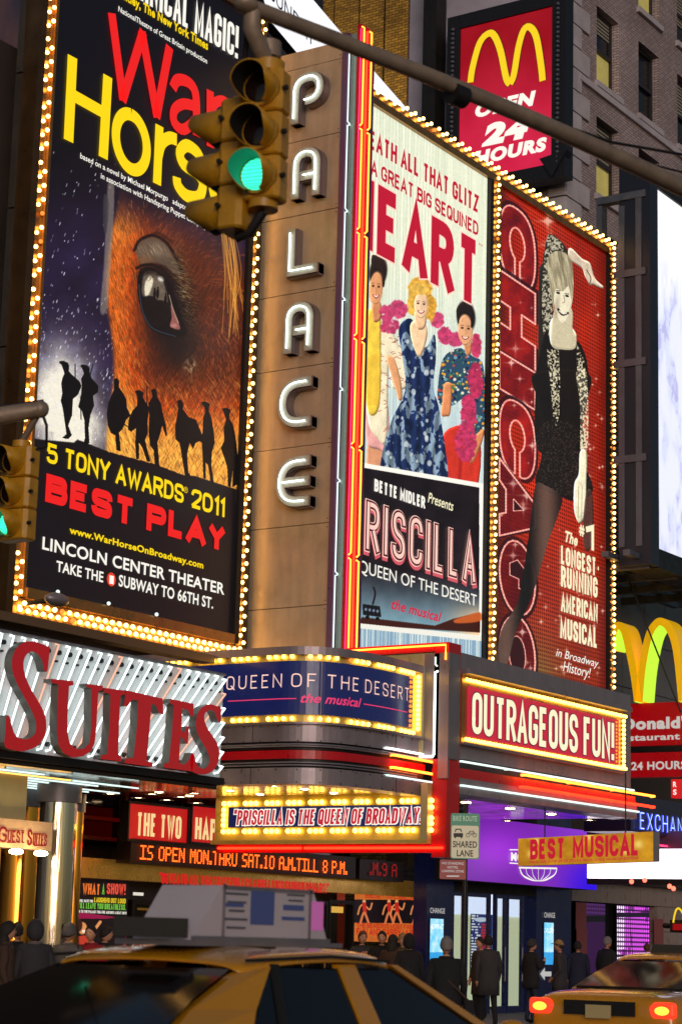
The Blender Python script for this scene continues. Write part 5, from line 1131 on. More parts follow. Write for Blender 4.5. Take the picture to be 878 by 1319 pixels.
# theatre and hotel blocks that carry the signs
TB = thing('theatre_building', 'dark theatre block behind the avenue billboards and marquee', 'building', (30, 23, 0))
B = MB(); zw = zt-.6; B.box(SY(20.3), XB+.6, uC1+.1, 4.2, zw, -3, 0, M_WALL); B.box(SY(21.2), 8, XB+.6, 4.6, zt2-1.5, -4, 0, M_WALL); B.build('upper_wall', TB)
HB = thing('hotel_building', 'brown hotel front band above the neon striped hotel sign', 'building', (20, 19, 0))
B = MB(); B.box(SY(18.9), 8, XB-2.6, h3+.15, zB-.9, -2.2, 0, M_WALL); B.build('parapet', HB)
B = MB(); B.box(SY(18.9), 8, XB-2.7, h3+.5, h3+.62, 0, .25, mat('brown_ledge', C(120, 92, 66), .5, .3)); B.build('ledge', HB)
# far left: screens seen past the billboard box
LS = thing('street_screen', 'dim blurred advertising screen beyond the left edge of the horse eye billboard', 'screen', (30, 26, 0))
S9 = SX(27); a, b_ = S9.uv(-30, 150)[0], S9.uv(26, 150)[0]
for nm, y0, y1, ca, cb in (('upper_screen', -40, 258, (.16, .14, .2), (.34, .22, .2)), ('lower_screen', 268, 560, (.16, .2, .2), (.3, .36, .34))):
    z0, z1 = S9.uv(15, y1)[1], S9.uv(15, y0)[1]; c = Canvas(S9, a, b_, z0, z1, 60, 240); n_ = fbm(c.X*.05, c.Y*.02)[..., None]; c.fill(np.clip(np.array(ca)*(1-n_)+np.array(cb)*n_, 0, 1)); c.panel(nm, LS, es=.6)
B = MB(); B.box(S9, a, b_+2.4, -1, S9.uv(15, -60)[1], -1, -.2, M_DARK); B.build('screen_frame', LS)
# ------------------------------------------------------------------ big LED screen at the right edge
S10 = SY(18.6); l0, l3, l2 = S10.uv(845.5, 450)[0], S10.uv(845, 243)[1], S10.uv(847, 707)[1]; l1 = l0+6
LD = thing('led_screen', 'huge white and lavender led screen cut off by the right picture edge', 'screen', S10.pt(l0, l2))
c = Canvas(S10, l0, l1, l2, l3, 360, 900); X, Y = c.X, c.Y; n1 = fbm(X*.09+40, Y*.018, 5); n2 = fbm(X*.3, Y*.09, 3)
m = sm(.42, .62, n1)*sm(300, 400, Y); c.fill(np.array([1, 1, 1])*np.ones((*X.shape, 3))); c.fill((226, 230, 250), sm(300, 420, Y)*.8); c.fill((206, 212, 246), m*.75); c.fill((158, 150, 214), sm(.5, .66, n1)*sm(.46, .58, n2)*sm(350, 420, Y)*.5)
c.panel('screen_face', LD, es=1.0, thick=.4)
B = MB(); B.box(S10, l0-.42, l0-.005, l2-.4, l3+.5, -.7, .04, mat('screen_bezel', C(40, 44, 58), .4, .3)); B.box(S10, l0, l1, l2-.42, l2-.005, -.7, .04, M_BLACK); B.box(S10, l0, l1, l3+.005, l3+.4, -.7, .04, M_BLACK); B.build('bezel', LD)
XS = l0-.45; S11 = SX(XS); M_STEEL = mat('galvanised_steel', C(104, 108, 120), .5, .6, noise=.2)
SG = thing('steel_scaffold', 'galvanised steel frame holding the led screen off the brick building', 'scaffold', S11.pt(-20, l2))
for px in (822, 771, 800):
    u = S11.uv(px, 450)[0]; B = MB(); B.box(S11, u-.07, u+.07, S11.uv(800, 705)[1] if px > 780 else S11.uv(770, 330)[1], S11.uv(px, 250)[1] if px > 815 else S11.uv(px, 265)[1], -.25, 0, M_STEEL); B.build('upright', SG)
for y in (250, 350, 466, 590):
    zz_ = S11.uv(822, y)[1]; B = MB(); B.box(S11, S11.uv(768 if y == 250 else 790, y)[0], -18.65, zz_-.07, zz_+.09, -.2, .02, M_STEEL); B.build('cross_beam', SG)
zz_ = S11.uv(822, 712)[1]
for k in range(5):
    B = MB(); B.box(SY(18.9+.5*k), l0-.9-.0*k, l1, zz_-.12, zz_, -.08, .08, M_STEEL); B.build('platform_beam', SG)
for k in range(4):
    B = MB(); B.box(SX(XS+.3+1.4*k), -21.4, -18.7, zz_-.3, zz_-.13, -.06, .06, M_STEEL); B.build('platform_joist', SG)
# ------------------------------------------------------------------ golden arches and restaurant signs
S12 = SX(42.0); YL = mat('arch_yellow_plastic', C(240, 190, 20), .25, emit=C(240, 180, 14), es=.42, sample=True); LG = glow('arch_green_glow', (190, 235, 60), 1.1, sample=True)
AR = thing('golden_arches', 'tall yellow letter M arches standing on the red restaurant sign', 'sign', S12.pt(*S12.uv(835, 905)))
def arch3(pts, nm='arch'):
    P = catmull([Vector(S12.uv(x, y)) for x, y in pts], 5); w_ = .13; vs, fs = ribbon(P, w_*1.3); n = len(vs); B = MB()
    B.add([S12.pt(v.x, v.y, .25) for v in vs], fs, YL); B.add([S12.pt(v.x, v.y, -.35) for v in vs], fs, YL)
    rim = [v for v in vs]; ins, fi = ribbon(P, w_*.5)
    B.add([S12.pt(v.x, v.y, d) for d in (-.35, .25) for v in vs[0::2]], [(i, i+1, n//2+i+1, n//2+i) for i in range(n//2-1)], YL)
    B.add([S12.pt(v.x, v.y, d) for d in (-.35, .25) for v in vs[1::2]], [(i, i+1, n//2+i+1, n//2+i) for i in range(n//2-1)], LG)
    return B.build(nm, AR)
arch3([(792, 838), (797, 813), (803, 808), (810, 815), (817, 843), (823, 875), (827, 905)]); arch3([(829, 905), (833, 862), (841, 822), (850, 806), (858, 803), (868, 812), (877, 840), (884, 905)])
RS = thing('restaurant_sign', 'red restaurant sign board with white Donald letters under the yellow arches', 'sign', S12.pt(*S12.uv(800, 960)))
def board(S, l, r_, t, b_, par, m, th=.25, name='board'):
    a, e = S.uv(l, (t+b_)/2)[0], S.uv(r_, (t+b_)/2)[0]; z0, z1 = S.uv((l+min(r_, 878))/2, b_)[1], S.uv((l+min(r_, 878))/2, t)[1]; B = MB(); B.box(S, a, e, z0, z1, -th, 0, m); B.build(name, par); return a, e, z0, z1
m_rr = mat('restaurant_red', C(170, 10, 20), .3, emit=C(150, 8, 16), es=.4, noise=.1, nscale=1, sample=True)
board(S12, 778, 905, 906, 961, RS, m_rr); board(S12, 778, 905, 970, 1001, RS, m_rr); board(S12, 778, 905, 961.5, 969, RS, M_BLACK, .15, 'gap_rail')
T_SIL = glow('silver_letter', (200, 196, 190), .8)
ftext(RS, S12, 'McDonald\'s', (771, 943), (893, 936), 15, T_SIL, bold=.05, d=.03); ftext(RS, S12, 'Restaurant', (790, 957), (876, 951), 8.5, T_SIL, bold=.03, d=.03); ftext(RS, S12, 'OPEN 24 HOURS', (770, 994), (884, 990), 10.5, T_SIL, bold=.03, d=.03)
B = MB(); p = S12.pt(*S12.uv(800, 690), .6); q = S12.pt(*S12.uv(884, 920), .3); B.tube([p, q], .02, M_DARK, 6); B.build('guy_wire', AR)
VS = thing('vertical_sign', 'narrow red vertical sign with white letters below the restaurant board', 'sign', S12.pt(*S12.uv(869, 1028))); board(S12, 864, 876, 1004, 1028, VS, glow('small_red_sign', (220, 30, 30), .8))
ftext(VS, S12, 'R', (867, 1014), (871.5, 1014), 7, T_WHITE, bold=.03, d=.02); ftext(VS, S12, 'S', (867, 1024), (871.5, 1024), 7, T_WHITE, bold=.03, d=.02)
S13 = SY(17.6); EX = thing('exchange_sign', 'dark canopy fascia with blue neon EXCHANGE letters right of the marquee', 'sign', S13.pt(*S13.uv(825, 1065)))
a, e = S13.uv(812, 1050)[0], S13.uv(930, 1050)[0]; z0, z1 = S13.uv(850, 1076)[1], S13.uv(850, 1030)[1]; B = MB(); B.box(S13, a, e, z0, z1, -1., 0, mat('navy_canopy', C(34, 28, 66), .3, .2)); B.build('canopy_box', EX)
u, z_, W, H = span(S13, (820, 1066), (893, 1081), 23); B = MB(); gothic(B, S13, 'EXCHANGE', u, z_, W, H, .13*H, glow('neon_blue_halo', (40, 60, 230), 1.6, sample=True), d=.05, gap=.1); B.build('letter_halo', EX)
B = MB(); gothic(B, S13, 'EXCHANGE', u, z_, W, H, .13*H, glow('neon_blue_core', (190, 215, 255), 1.6), d=.07, gap=.1, grow=-.035*H); B.build('lettering', EX)
B = MB(); B.tube([S13.pt(a, z0-.2, .0), S13.pt(e, z0-.2, 0)], .02, M_NM, 6); B.build('magenta_neon_tube', EX)
# bright lightbox and led window beyond
S14 = SX(38.5); LBx = thing('light_box', 'blazing white lightbox fascia behind the yellow award banner', 'light box', S14.pt(*S14.uv(820, 1135)))
a, e = S14.uv(756, 1110)[0], S14.uv(900, 1110)[0]; z0, z1 = S14.uv(820, 1132)[1], S14.uv(820, 1094)[1]; B = MB(); B.box(S14, a, e, z0, z1, -.4, 0, glow('lightbox_white', (255, 240, 255), 2.2, sample=True)); B.build('lit_face', LBx)
B = MB(); B.box(S14, a, e, z1+.005, z1+.35, -.4, .02, M_PURP); B.box(S14, a, e, z0-.12, z0-.005, -.3, .02, M_DARK); B.build('box_trim', LBx)

fl = bpy.data.lights.new('added_tower_lamp', 'SPOT'); fl.energy = 5200; fl.color = (1, .74, .34); fl.spot_size = radians(110); fl.shadow_soft_size = .5  # unseen spot added to warm the tower in place of sign light
lo_ = bpy.data.objects.new('tower_fill_lamp', fl); COL.objects.link(lo_); pf = ST2.pt((a_tw+b_tw)/2, ST2.uv(450, 230)[1], 9); tgt = ST2.pt((a_tw+b_tw)/2, ST2.uv(450, 40)[1], 0)
lo_.location = pf; lo_.rotation_euler = (tgt-pf).to_track_quat('-Z', 'Y').to_euler(); lo_.parent = TW; lo_.location = pf-ORG[TW]
def thin_glass(name):
    if name in MATS: return MATS[name]
    m = bpy.data.materials.new(name); m.use_nodes = True; n = m.node_tree; n.nodes.clear(); o = n.nodes.new('ShaderNodeOutputMaterial'); t = n.nodes.new('ShaderNodeBsdfTransparent'); g_ = n.nodes.new('ShaderNodeBsdfGlossy'); x = n.nodes.new('ShaderNodeMixShader')
    t.inputs[0].default_value = (.94, .97, .95, 1); g_.inputs['Roughness'].default_value = .04; x.inputs[0].default_value = .12; n.links.new(t.outputs[0], x.inputs[1]); n.links.new(g_.outputs[0], x.inputs[2]); n.links.new(x.outputs[0], o.inputs[0]); MATS[name] = m; return m
# ------------------------------------------------------------------ street level fronts
S20 = SY(22.2)
def rct(S, x0, x1, yt, yb, xm=None):
    xm = xm or (x0+x1)/2; return S.uv(x0, (yt+yb)/2)[0], S.uv(x1, (yt+yb)/2)[0], S.uv(xm, yb)[1], S.uv(xm, yt)[1]
TF = thing('theatre_shopfront', 'dark glazed theatre entrance wall with gold band, doors and bronze mullions', 'shopfront', S20.pt(22, .15))
B = MB(); B.box(S20, 8, 34.2, 0.0, 8.5, -.6, -.25, mat('lobby_dark', C(46, 36, 32), .5, noise=.3)); B.build('lobby_wall', TF)
m_glz = mat('dark_glazing', C(26, 20, 22), .06, .5); m_mul = mat('bronze_mullion', C(92, 72, 54), .35, .6)
for px in (84, 100, 160, 240, 276):
    u = S20.uv(px, 1070)[0]; B = MB(); B.box(S20, u-.04, u+.04, 2.6, 6.5, -.2, .03, m_mul); B.build('mullion', TF)
for py in (1054, 1080, 1108):
    z_ = S20.uv(120, py)[1]; B = MB(); B.box(S20, 18, S20.uv(240, 1060)[0], z_-.03, z_+.03, -.2, .05, m_mul); B.build('transom', TF)
B = MB(); B.box(S20, 17, 34.2, 2.95, 6.2, -.22, -.1, m_glz); B.build('upper_glazing', TF)
g0, g1, g2, g3 = S20.uv(85, 1120)[0], S20.uv(545, 1150)[0], S20.uv(150, 1134)[1], S20.uv(150, 1109)[1]
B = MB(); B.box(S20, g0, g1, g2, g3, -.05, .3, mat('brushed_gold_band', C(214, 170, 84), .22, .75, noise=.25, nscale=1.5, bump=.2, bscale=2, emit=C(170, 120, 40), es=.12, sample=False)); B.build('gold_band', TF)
u0, z0, W, H = span(Shift(S20, .31), (205, 1141), (421, 1149), 14); B = MB(); wt_ = fit_wt('"BENEATH ALL THAT GLITZ BEATS A GREAT BIG SEQUINED HEART!"', W)
gothic(B, S20, '"BENEATH ALL THAT GLITZ BEATS A GREAT BIG SEQUINED HEART!"', u0, z0, W, H, wt_, glow('band_red_letters', (214, 24, 30), .9), d=.31); B.build('lettering', TF)
M_DOORF = mat('door_frame_dark', C(40, 30, 26), .35, .5); lob = glow('lobby_glow', (220, 170, 70), .9, sample=True)
for px0_, px1__ in ((164, 205), (206, 246), (300, 345), (346, 390), (391, 418), (419, 452)):
    a, b_, c0, c1 = rct(S20, px0_, px1__, 1160, 1290); B = MB(); f = .07; c0 = .16; c1 = min(c1, g2-.05)
    for q in ((a, a+f, c0, c1), (b_-f, b_, c0, c1), (a+f, b_-f, c0, c0+.25), (a+f, b_-f, c1-f, c1)): B.box(S20, *q, -.1, .06, M_DOORF)
    dr = B.build('door', TF); B = MB(); B.box(S20, a+f, b_-f, c0+.25, c1-f, -.05, -.02, m_glz); B.build('pane', dr); B = MB(); B.tube([S20.pt(b_-.14, .9, .1), S20.pt(b_-.14, 1.4, .1)], .02, M_GOLDF, 6); B.build('handle', dr)
for px in (312, 335, 430):
    a, b_, c0, c1 = rct(S20, px-12, px+12, 1168, 1176); B = MB(); B.box(S20, a, b_, c0, c1, -.02, .0, lob); B.build('lobby_light', TF)
for k, (px, w_, y0, y1) in enumerate(((180, 12, 1150, 1154), (186, 16, 1170, 1173), (322, 22, 1166, 1170), (372, 14, 1180, 1215), (404, 10, 1164, 1200), (440, 9, 1150, 1230))):
    a, b_, c0, c1 = rct(S20, px-w_/2, px+w_/2, y0, y1); B = MB(); B.box(S20, a, b_, max(c0, .3), c1, -.045, -.02, glow('lobby_detail_%s' % 'abc'[k % 3], ((230, 225, 210), (200, 140, 50), (150, 50, 30))[k % 3], (.9, .7, .5)[k % 3], sample=True)); B.build('lobby_display', TF)
# award sign panels in red
def redsign(px, txt, l, r_, t, b_, tp0, tp1, h_, lab):
    o = thing('red_panel_sign', lab, 'sign', S21.pt(*S21.uv((l+r_)/2, b_))); a, e = S21.uv(l, (t+b_)/2)[0], S21.uv(r_, (t+b_)/2)[0]; z0, z1 = S21.uv((l+r_)/2, b_)[1], S21.uv((l+r_)/2, t)[1]
    B = MB(); B.box(S21, a, e, z0, z1, -.15, 0, glow('red_panel_lit', (206, 22, 24), .75, sample=True)); B.build('sign_face', o)
    gtext(o, S21, txt, tp0, tp1, h_, .2, glow('panel_lettering', (246, 214, 150), .95)); B = MB()
    for q in ((a-.04, a, z0, z1), (e, e+.04, z0, z1), (a-.04, e+.04, z0-.04, z0), (a-.04, e+.04, z1, z1+.04)): B.box(S21, *q, -.15, .03, M_DARK)
    B.build('sign_frame', o)
S21 = SY(21.6)
redsign(0, 'THE TWO', 165, 241, 1039, 1084, (174.5, 1077), (232, 1080.5), 30, 'red lit panel reading THE TWO hung over the entrance')
redsign(0, 'HAPPIEST', 246, 330, 1043, 1088, (250, 1082), (318, 1086), 28, 'red lit panel starting HAP beside the yellow quote box')
# led ticker
FONT5 = {'I': '1f,04,04,04,04,04,1f', 'S': '0f,10,10,0e,01,01,1e', 'O': '0e,11,11,11,11,11,0e', 'P': '1e,11,11,1e,10,10,10', 'E': '1f,10,10,1e,10,10,1f', 'N': '11,19,15,15,13,11,11', 'M': '11,1b,15,15,11,11,11', 'T': '1f,04,04,04,04,04,04', 'H': '11,11,11,1f,11,11,11', 'R': '1e,11,11,1e,14,12,11', 'U': '11,11,11,11,11,11,0e', 'A': '0e,11,11,1f,11,11,11', 'L': '10,10,10,10,10,10,1f', '8': '0e,11,11,0e,11,11,0e', '1': '04,0c,04,04,04,04,0e', '0': '0e,11,11,11,11,11,0e', '9': '0e,11,11,0f,01,01,0e', '.': None}
def led(parent, S, txt, p0, p1, h_, m, name, d=.03):
    u, z_, W, H = span(S, p0, p1, h_); cw = sum(6 if ch not in ' .' else (3 if ch == '.' else 4) for ch in txt); s = W/cw; sz = H/7; x = u; B = MB()
    for ch in txt:
        if ch == ' ': x += 4*s; continue
        if ch == '.':
            for i in (0, 1):
                for j in (0, 1): B.box(S, x+s*i+.15*s, x+s*i+.85*s, z_+sz*j+.15*sz, z_+sz*j+.85*sz, d, d+.01, m)
            x += 3*s; continue
        for j, r_ in enumerate(FONT5[ch].split(',')):
            v = int(r_, 16)
            for i in range(5):
                if v >> (4-i) & 1: B.box(S, x+s*i+.12*s, x+s*i+.88*s, z_+sz*(6-j)+.12*sz, z_+sz*(6-j)+.88*sz, d, d+.01, m)
        x += 6*s
    return B.build(name, parent, kind='stuff')
TK = thing('led_ticker', 'black led ticker with orange dot letters giving the box office hours', 'sign', S21.pt(*S21.uv(310, 1120)))
a, e = S21.uv(168, 1105)[0], S21.uv(458, 1115)[0]; z0, z1 = S21.uv(310, 1122)[1], S21.uv(310, 1092)[1]
B = MB(); B.box(S21, a, e, z0, z1, -.3, .0, mat('ticker_housing', C(30, 12, 10), .5)); B.build('housing', TK)
m_led = mat('led_orange', C(120, 30, 5), emit=(1, .11, .01, 1), es=3., sample=False)
led(TK, S21, 'IS OPEN MON.THRU SAT.10 A.M.TILL 8 P.M.', (178, 1109), (446, 1126), 19, m_led, 'dot_letters')
TR = thing('led_ticker', 'dim second ticker with faint red reversed letters right of the main ticker', 'sign', S21.pt(*S21.uv(490, 1130))); a, e = S21.uv(463, 1115)[0], S21.uv(520, 1118)[0]
B = MB(); B.box(S21, a, e, z0, z1-.02, -.3, 0, mat('ticker_housing', C(30, 12, 10), .5)); B.build('housing', TR)
led(TR, S21, '.M.9 A', (474, 1128), (510, 1130), 17, glow('led_dim_red', (150, 14, 10), .9), 'dot_letters')
# posters at street level
PB = thing('show_poster', 'black and magenta show poster headed BOY WHAT A SHOW beside the chrome column', 'poster', S20.pt(*S20.uv(120, 1212)))
a, b_, c0, c1 = rct(S20, 84, 161, 1131, 1219)
c = Canvas(S20, a, b_, c0, c1, 220, 240); X, Y = c.X, c.Y; c.fill((14, 8, 12)); c.poly([(84, 1173), (161, 1184), (161, 1220), (84, 1220)], (150, 18, 70)); c.poly([(88, 1187), (130, 1184), (150, 1186), (155, 1218), (88, 1216)], (20, 10, 16), True)
c.ell(103, 1196, 6, 8, (226, 150, 90)); c.ell(97, 1192, 6, 9, (60, 30, 20)); c.ell(105, 1200, 2.4, 2, (250, 240, 220)); c.line([(105, 1212), (112, 1206), (120, 1196), (126, 1188)], 4, (226, 150, 90)); c.poly([(95, 1208), (112, 1206), (118, 1220), (92, 1220)], (190, 60, 40), True)
c.panel('poster_print', PB, d=.05, es=.85)
hue = [(240, 210, 40), (240, 120, 50), (120, 200, 70), (240, 80, 60), (250, 200, 60)]
for i, (wd, x0, x1) in enumerate((('BOY', 80, 97), ('WHAT', 102, 124), ('A', 127, 130), ('SHOW!', 133, 157))): gtext(PB, S20, wd, (x0, 1152), (x1, 1153), 14, .2, glow('poster_hue_%s' % 'abcd'[i], hue[i], .9), d=.07)
gtext(PB, S20, 'LAUGHING OUT LOUD', (117, 1163), (157, 1164), 6.5, .2, glow('poster_hue_a', hue[0]), d=.07); gtext(PB, S20, 'WILL LEAVE YOU BREATHLESS.', (95, 1171), (157, 1172), 7.5, .2, glow('poster_hue_c', hue[2]), d=.07); gtext(PB, S20, 'RUN TO THE PALACE THEATRE AND BUY A SEAT NOW!', (94, 1176), (157, 1178), 3.5, .2, T_WHITE, d=.07)
gtext(PB, S20, 'IT WILL HAVE YOU', (95, 1162), (115, 1163), 3.5, .2, T_WHITE, d=.07)
PE = thing('show_poster', 'orange and black entrance poster of dancers reading MUSICAL under the corner of the marquee', 'poster', S20.pt(*S20.uv(500, 1210)))
a, b_, c0, c1 = rct(S20, 453, 546, 1152, 1214)
c = Canvas(S20, a, b_, c0, c1, 260, 200); X, Y = c.X, c.Y; c.fill((190, 84, 30)); c.fill((236, 150, 60), fbm(X*.1, Y*.1)*.7); c.poly([(453, 1159), (546, 1160), (546, 1190), (453, 1189)], (20, 10, 14))
for cx in (466, 498, 508, 534):
    c.line([(cx-8, 1178), (cx-5, 1168), (cx, 1166), (cx+7, 1172), (cx+10, 1164)], 2.2, (230, 140, 80)); c.ell(cx, 1162, 2.2, 3, (236, 170, 110)); c.line([(cx, 1165), (cx+1, 1176)], 5, (200, 40, 30)); c.line([(cx-5, 1190), (cx, 1176), (cx+6, 1190)], 3, (220, 120, 70))
c.panel('poster_print', PE, d=.05, es=.8)
pr = glow('poster_red_print', (190, 20, 20), .9)
gtext(PE, S20, 'BEST MUSICAL', (466, 1158), (535, 1159), 5, .2, pr, d=.07); gtext(PE, S20, 'THE SEASON\'S MOST FABULOUS', (455, 1196), (544, 1197), 6, .2, pr, d=.07); gtext(PE, S20, 'FUN AND SASSY MUSICAL!', (455, 1205), (544, 1207), 9, .2, pr, d=.07)
PG = thing('show_poster', 'glowing yellow and red poster at the far left behind the hotel name board', 'poster', S20.pt(*S20.uv(5, 1170)))
a, b_, c0, c1 = rct(S20, -60, 13, 1125, 1205); B = MB(); B.box(S20, a, b_, c0, c1, 0, .06, glow('poster_glow_red', (190, 30, 20), .8, sample=True)); B.box(S20, a, b_+.08, c1, c1+.55, 0, .06, glow('amber_panel', (200, 140, 60), .75, sample=True)); B.box(S20, b_, b_+.06, c0, c1, 0, .1, M_NO); B.build('poster_print', PG)
gtext(PG, S20, 'BOY, O', (-20, 1150), (12, 1151), 14, .2, T_YEL, d=.08); gtext(PG, S20, 'FOR YOU', (-22, 1176), (11, 1177), 9, .2, T_YEL, d=.08); gtext(PG, S20, 'LIVES TO OPEN', (-20, 1164), (11, 1165), 5, .2, T_WHITE, d=.08)
# chrome columns of the hotel entrance
M_CHR = mat('polished_chrome', C(200, 196, 190), .07, 1., bump=.55, bscale=4, stretch=(3, 3, .12)); M_BRS = mat('polished_brass', C(220, 160, 70), .1, 1., bump=.1, bscale=3, stretch=(3, 3, .2))
for px, Y_, r_, m, lab in ((67, 18.2, .245, M_CHR, 'broad polished chrome column under the hotel canopy beside the name board'), (91, 19.3, .10, M_BRS, 'slim polished brass column right of the chrome column'), (20, 19.4, .26, M_BRS, 'polished brass column partly hidden by the hotel name board')):
    p = at_z(px, Y_); o = thing('entrance_column', lab, 'column', p); B = MB(); B.tube([(p.x, p.y, .15), (p.x, p.y, h2-.2)], r_, m, 28, caps=False); B.build('shaft', o)
    B = MB(); B.tube([(p.x, p.y, .15), (p.x, p.y, .4)], r_*1.25, M_DARK, 24); B.build('base', o); B = MB(); B.tube([(p.x, p.y, h2-.45), (p.x, p.y, h2-.2)], r_*1.2, M_GREY, 24); B.build('capital', o)
S22 = SY(17.5); GS = thing('name_board', 'beige hotel name board with red serif letters at the left edge', 'sign', S22.pt(*S22.uv(30, 1097)))
a, e = S22.uv(-60, 1080)[0], S22.uv(67, 1080)[0]; z0, z1 = S22.uv(33, 1094)[1], S22.uv(33, 1057)[1]
B = MB(); B.box(S22, a, e, z0, z1, -.25, 0, mat('beige_board', C(206, 168, 126), .4, noise=.1, emit=C(180, 130, 90), es=.3, sample=False)); B.build('board', GS)
B = MB(); B.box(S22, a, e-.4, z1+.01, z1+.55, -.3, -.1, M_CREAM); B.build('bracket_box', GS)
mm = glow('board_lettering', (150, 20, 24), .8)
for wd, x0, x1, y, hh in (('G', -3, 7.5, 1085, 21), ('UEST', 8.5, 30, 1085, 15), ('S', 34, 40, 1089, 21), ('UITES', 41, 59, 1089, 15)):
    o = gtext(GS, S22, wd, (x0, y), (x1, y+1.2), hh, .15, mm)
u0_, z0_, W_, H_ = span(S22, (9, 1085), (30, 1086.5), 15); B = MB()
for lx in (8.5, 12, 15.5, 17.5, 22, 27.5, 43, 47, 50, 55):
    for (yy) in ((1085.5, 1070.5) if lx < 31 else (1089.5, 1074.5)):
        u_, z_ = S22.uv(lx+.8, yy); B.box(S22, u_-.025, u_+.025, z_-.006, z_+.008, .013, .016, mm)
B.build('serifs', GS)
for px in (15, 47):
    p = at_z(px, 17.3); B = MB(); B.sphere((p.x, p.y, z0-.05), .09, M_DL, 10, 6, (1, 1, .4)); B.build('lamp', GS)
# ------------------------------------------------------------------ money exchange front
S23 = SY(21.4); MX = thing('exchange_shopfront', 'dark blue exchange shop entrance with glass doors under the purple fascia', 'shopfront', S23.pt(*S23.uv(650, 1300)))
a, e = S23.uv(548, 1230)[0], S23.uv(735, 1230)[0]
m_nv = mat('navy_enamel', C(20, 26, 66), .3, noise=.15, emit=C(14, 20, 60), es=.2, sample=False)
d0_, d1_ = S23.uv(583, 1230)[0], S23.uv(690, 1230)[0]; ztd = S23.uv(650, 1153)[1]; ztf = S23.uv(650, 1136)[1]
B = MB(); B.box(S23, a, d0_, .15, ztf+1.5, -.3, 0, m_nv); B.box(S23, d1_, e, .15, ztf+1.5, -.3, 0, m_nv); B.box(S23, d0_, d1_, ztd, ztf+1.5, -.3, 0, M_DARK); B.build('shop_wall', MX)
B = MB(); SI = SY(24.); xi0, xi1 = SI.uv(572, 1220)[0], SI.uv(700, 1220)[0]; B.box(SI, xi0, xi1, .15, 4, -.2, 0, mat('shop_interior', C(190, 196, 180), .7, emit=C(205, 210, 176), es=.9, sample=True)); B.build('interior_wall', MX)
B = MB(); z_a = SI.uv(630, 1180)[1]; B.box(SI, xi0, xi1, z_a, 3.4, .005, .03, glow('interior_light_strip', (215, 225, 255), 1.3, sample=True)); B.build('light_panel', MX)
c = Canvas(SI, SI.uv(604, 1220)[0], SI.uv(631, 1220)[0], SI.uv(618, 1262)[1], SI.uv(618, 1178)[1], 90, 190)
c.fill((24, 40, 120)); ks = np.floor(c.Z*16).astype(int); lt = (_NT[ks & 255, np.floor(c.U*16).astype(int) & 255] > .35)*((c.Z*16-ks) > .45); c.fill((230, 235, 240), lt*(c.X < 616)*1.0); c.fill((196, 24, 40), ((c.X > 617) & (c.X < 629) & (c.Y > 1190) & ((c.Z*16-ks) > .3))*1.0); c.ell(617, 1185, 9, 3, (200, 215, 235)); c.panel('rate_board', MX, d=.05, es=.9)
for k, (l, r_) in enumerate(((584, 601), (602, 633), (640, 654), (655, 676))):
    q0_, q1_ = S23.uv(l, 1230)[0], S23.uv(r_, 1230)[0]; B = MB(); f = .05
    for q in ((q0_, q0_+f, .16, ztd), (q1_-f, q1_, .16, ztd), (q0_+f, q1_-f, .16, .3), (q0_+f, q1_-f, ztd-.08, ztd)): B.box(S23, *q, -.12, -.03, m_nv)
    dr = B.build('door', MX); B = MB(); B.box(S23, q0_+f, q1_-f, .3, ztd-.08, -.09, -.07, thin_glass('shop_glass')); B.build('pane', dr); B = MB(); B.tube([S23.pt(q1_-.12, .8, 0), S23.pt(q1_-.12, 1.5, 0)], .018, M_GREY, 6); B.build('handle', dr)
for px, txt, w0_, w1_, t, b_ in ((561, 'CHANGE', 552, 569, 1184, 1243), (706, 'CHANGE', 699, 711, 1189, 1243)):
    c = Canvas(S23, S23.uv(w0_, 1210)[0], S23.uv(w1_, 1210)[0], S23.uv(px, b_)[1], S23.uv(px, t)[1], 50, 150); n_ = fbm(c.X*.3, c.Y*.12)[..., None]
    c.fill(np.clip(np.array([.2, .6, .85])*(1-n_)*1.2+np.array([.9, .95, .9])*n_, 0, 1)); c.fill((250, 250, 240), (np.abs(c.Y-(t+10)) < 3)*(fbm(c.X*1.4, c.Y*.6) > .5)*1.); c.fill((30, 140, 210), (c.Y > b_-16)*.8); c.panel('screen', MX, d=.03, es=1.1)
    ftext(MX, S23, txt, (w0_, 1176 if px < 600 else 1182), (w1_+2, 1177.5 if px < 600 else 1183), 7, T_GREY, bold=.01, d=.03)
u_, z_ = S23.uv(700, 1255); B = MB(); B.prism(S23, [(u_-.2, z_), (u_, z_+.13), (u_, z_+.05), (u_+.3, z_+.05), (u_+.3, z_-.05), (u_, z_-.05), (u_, z_-.13)], .02, .025, T_GREY); B.build('arrow_print', MX)
for px in (610, 634, 658, 681, 703, 725):
    p = SY(20.9).pt(SY(20.9).uv(px, 1142)[0], 0); downlight(p.x, p.y, ztf-.02, MX, .07)
S24 = SY(20.7); PF = thing('purple_sign', 'glowing purple fascia with white globe emblem above the exchange doors', 'sign', S24.pt(*S24.uv(690, 1145)))
a, e, c0, c1 = S24.uv(600, 1100)[0], S24.uv(768, 1110)[0], S24.uv(690, 1141)[1], S24.uv(690, 1062)[1]
c = Canvas(S24, a, e, c0, c1, 320, 160); v = sm(640, 780, c.X)[..., None]; w__ = (sm(1060, 1150, c.Y)*sm(700, 768, c.X))[..., None]; hot = np.exp(-((c.X-640)/40)**2-((c.Y-1095)/30)**2)[..., None]
c.fill(np.clip(np.array([.42, .10, .62])*(1-v)+np.array([.56, .22, .82])*v+hot*np.array([.2, .06, .22])-w__*np.array([.38, .22, -.1]), 0, 1)); c.panel('sign_face', PF, es=.95, thick=.7)
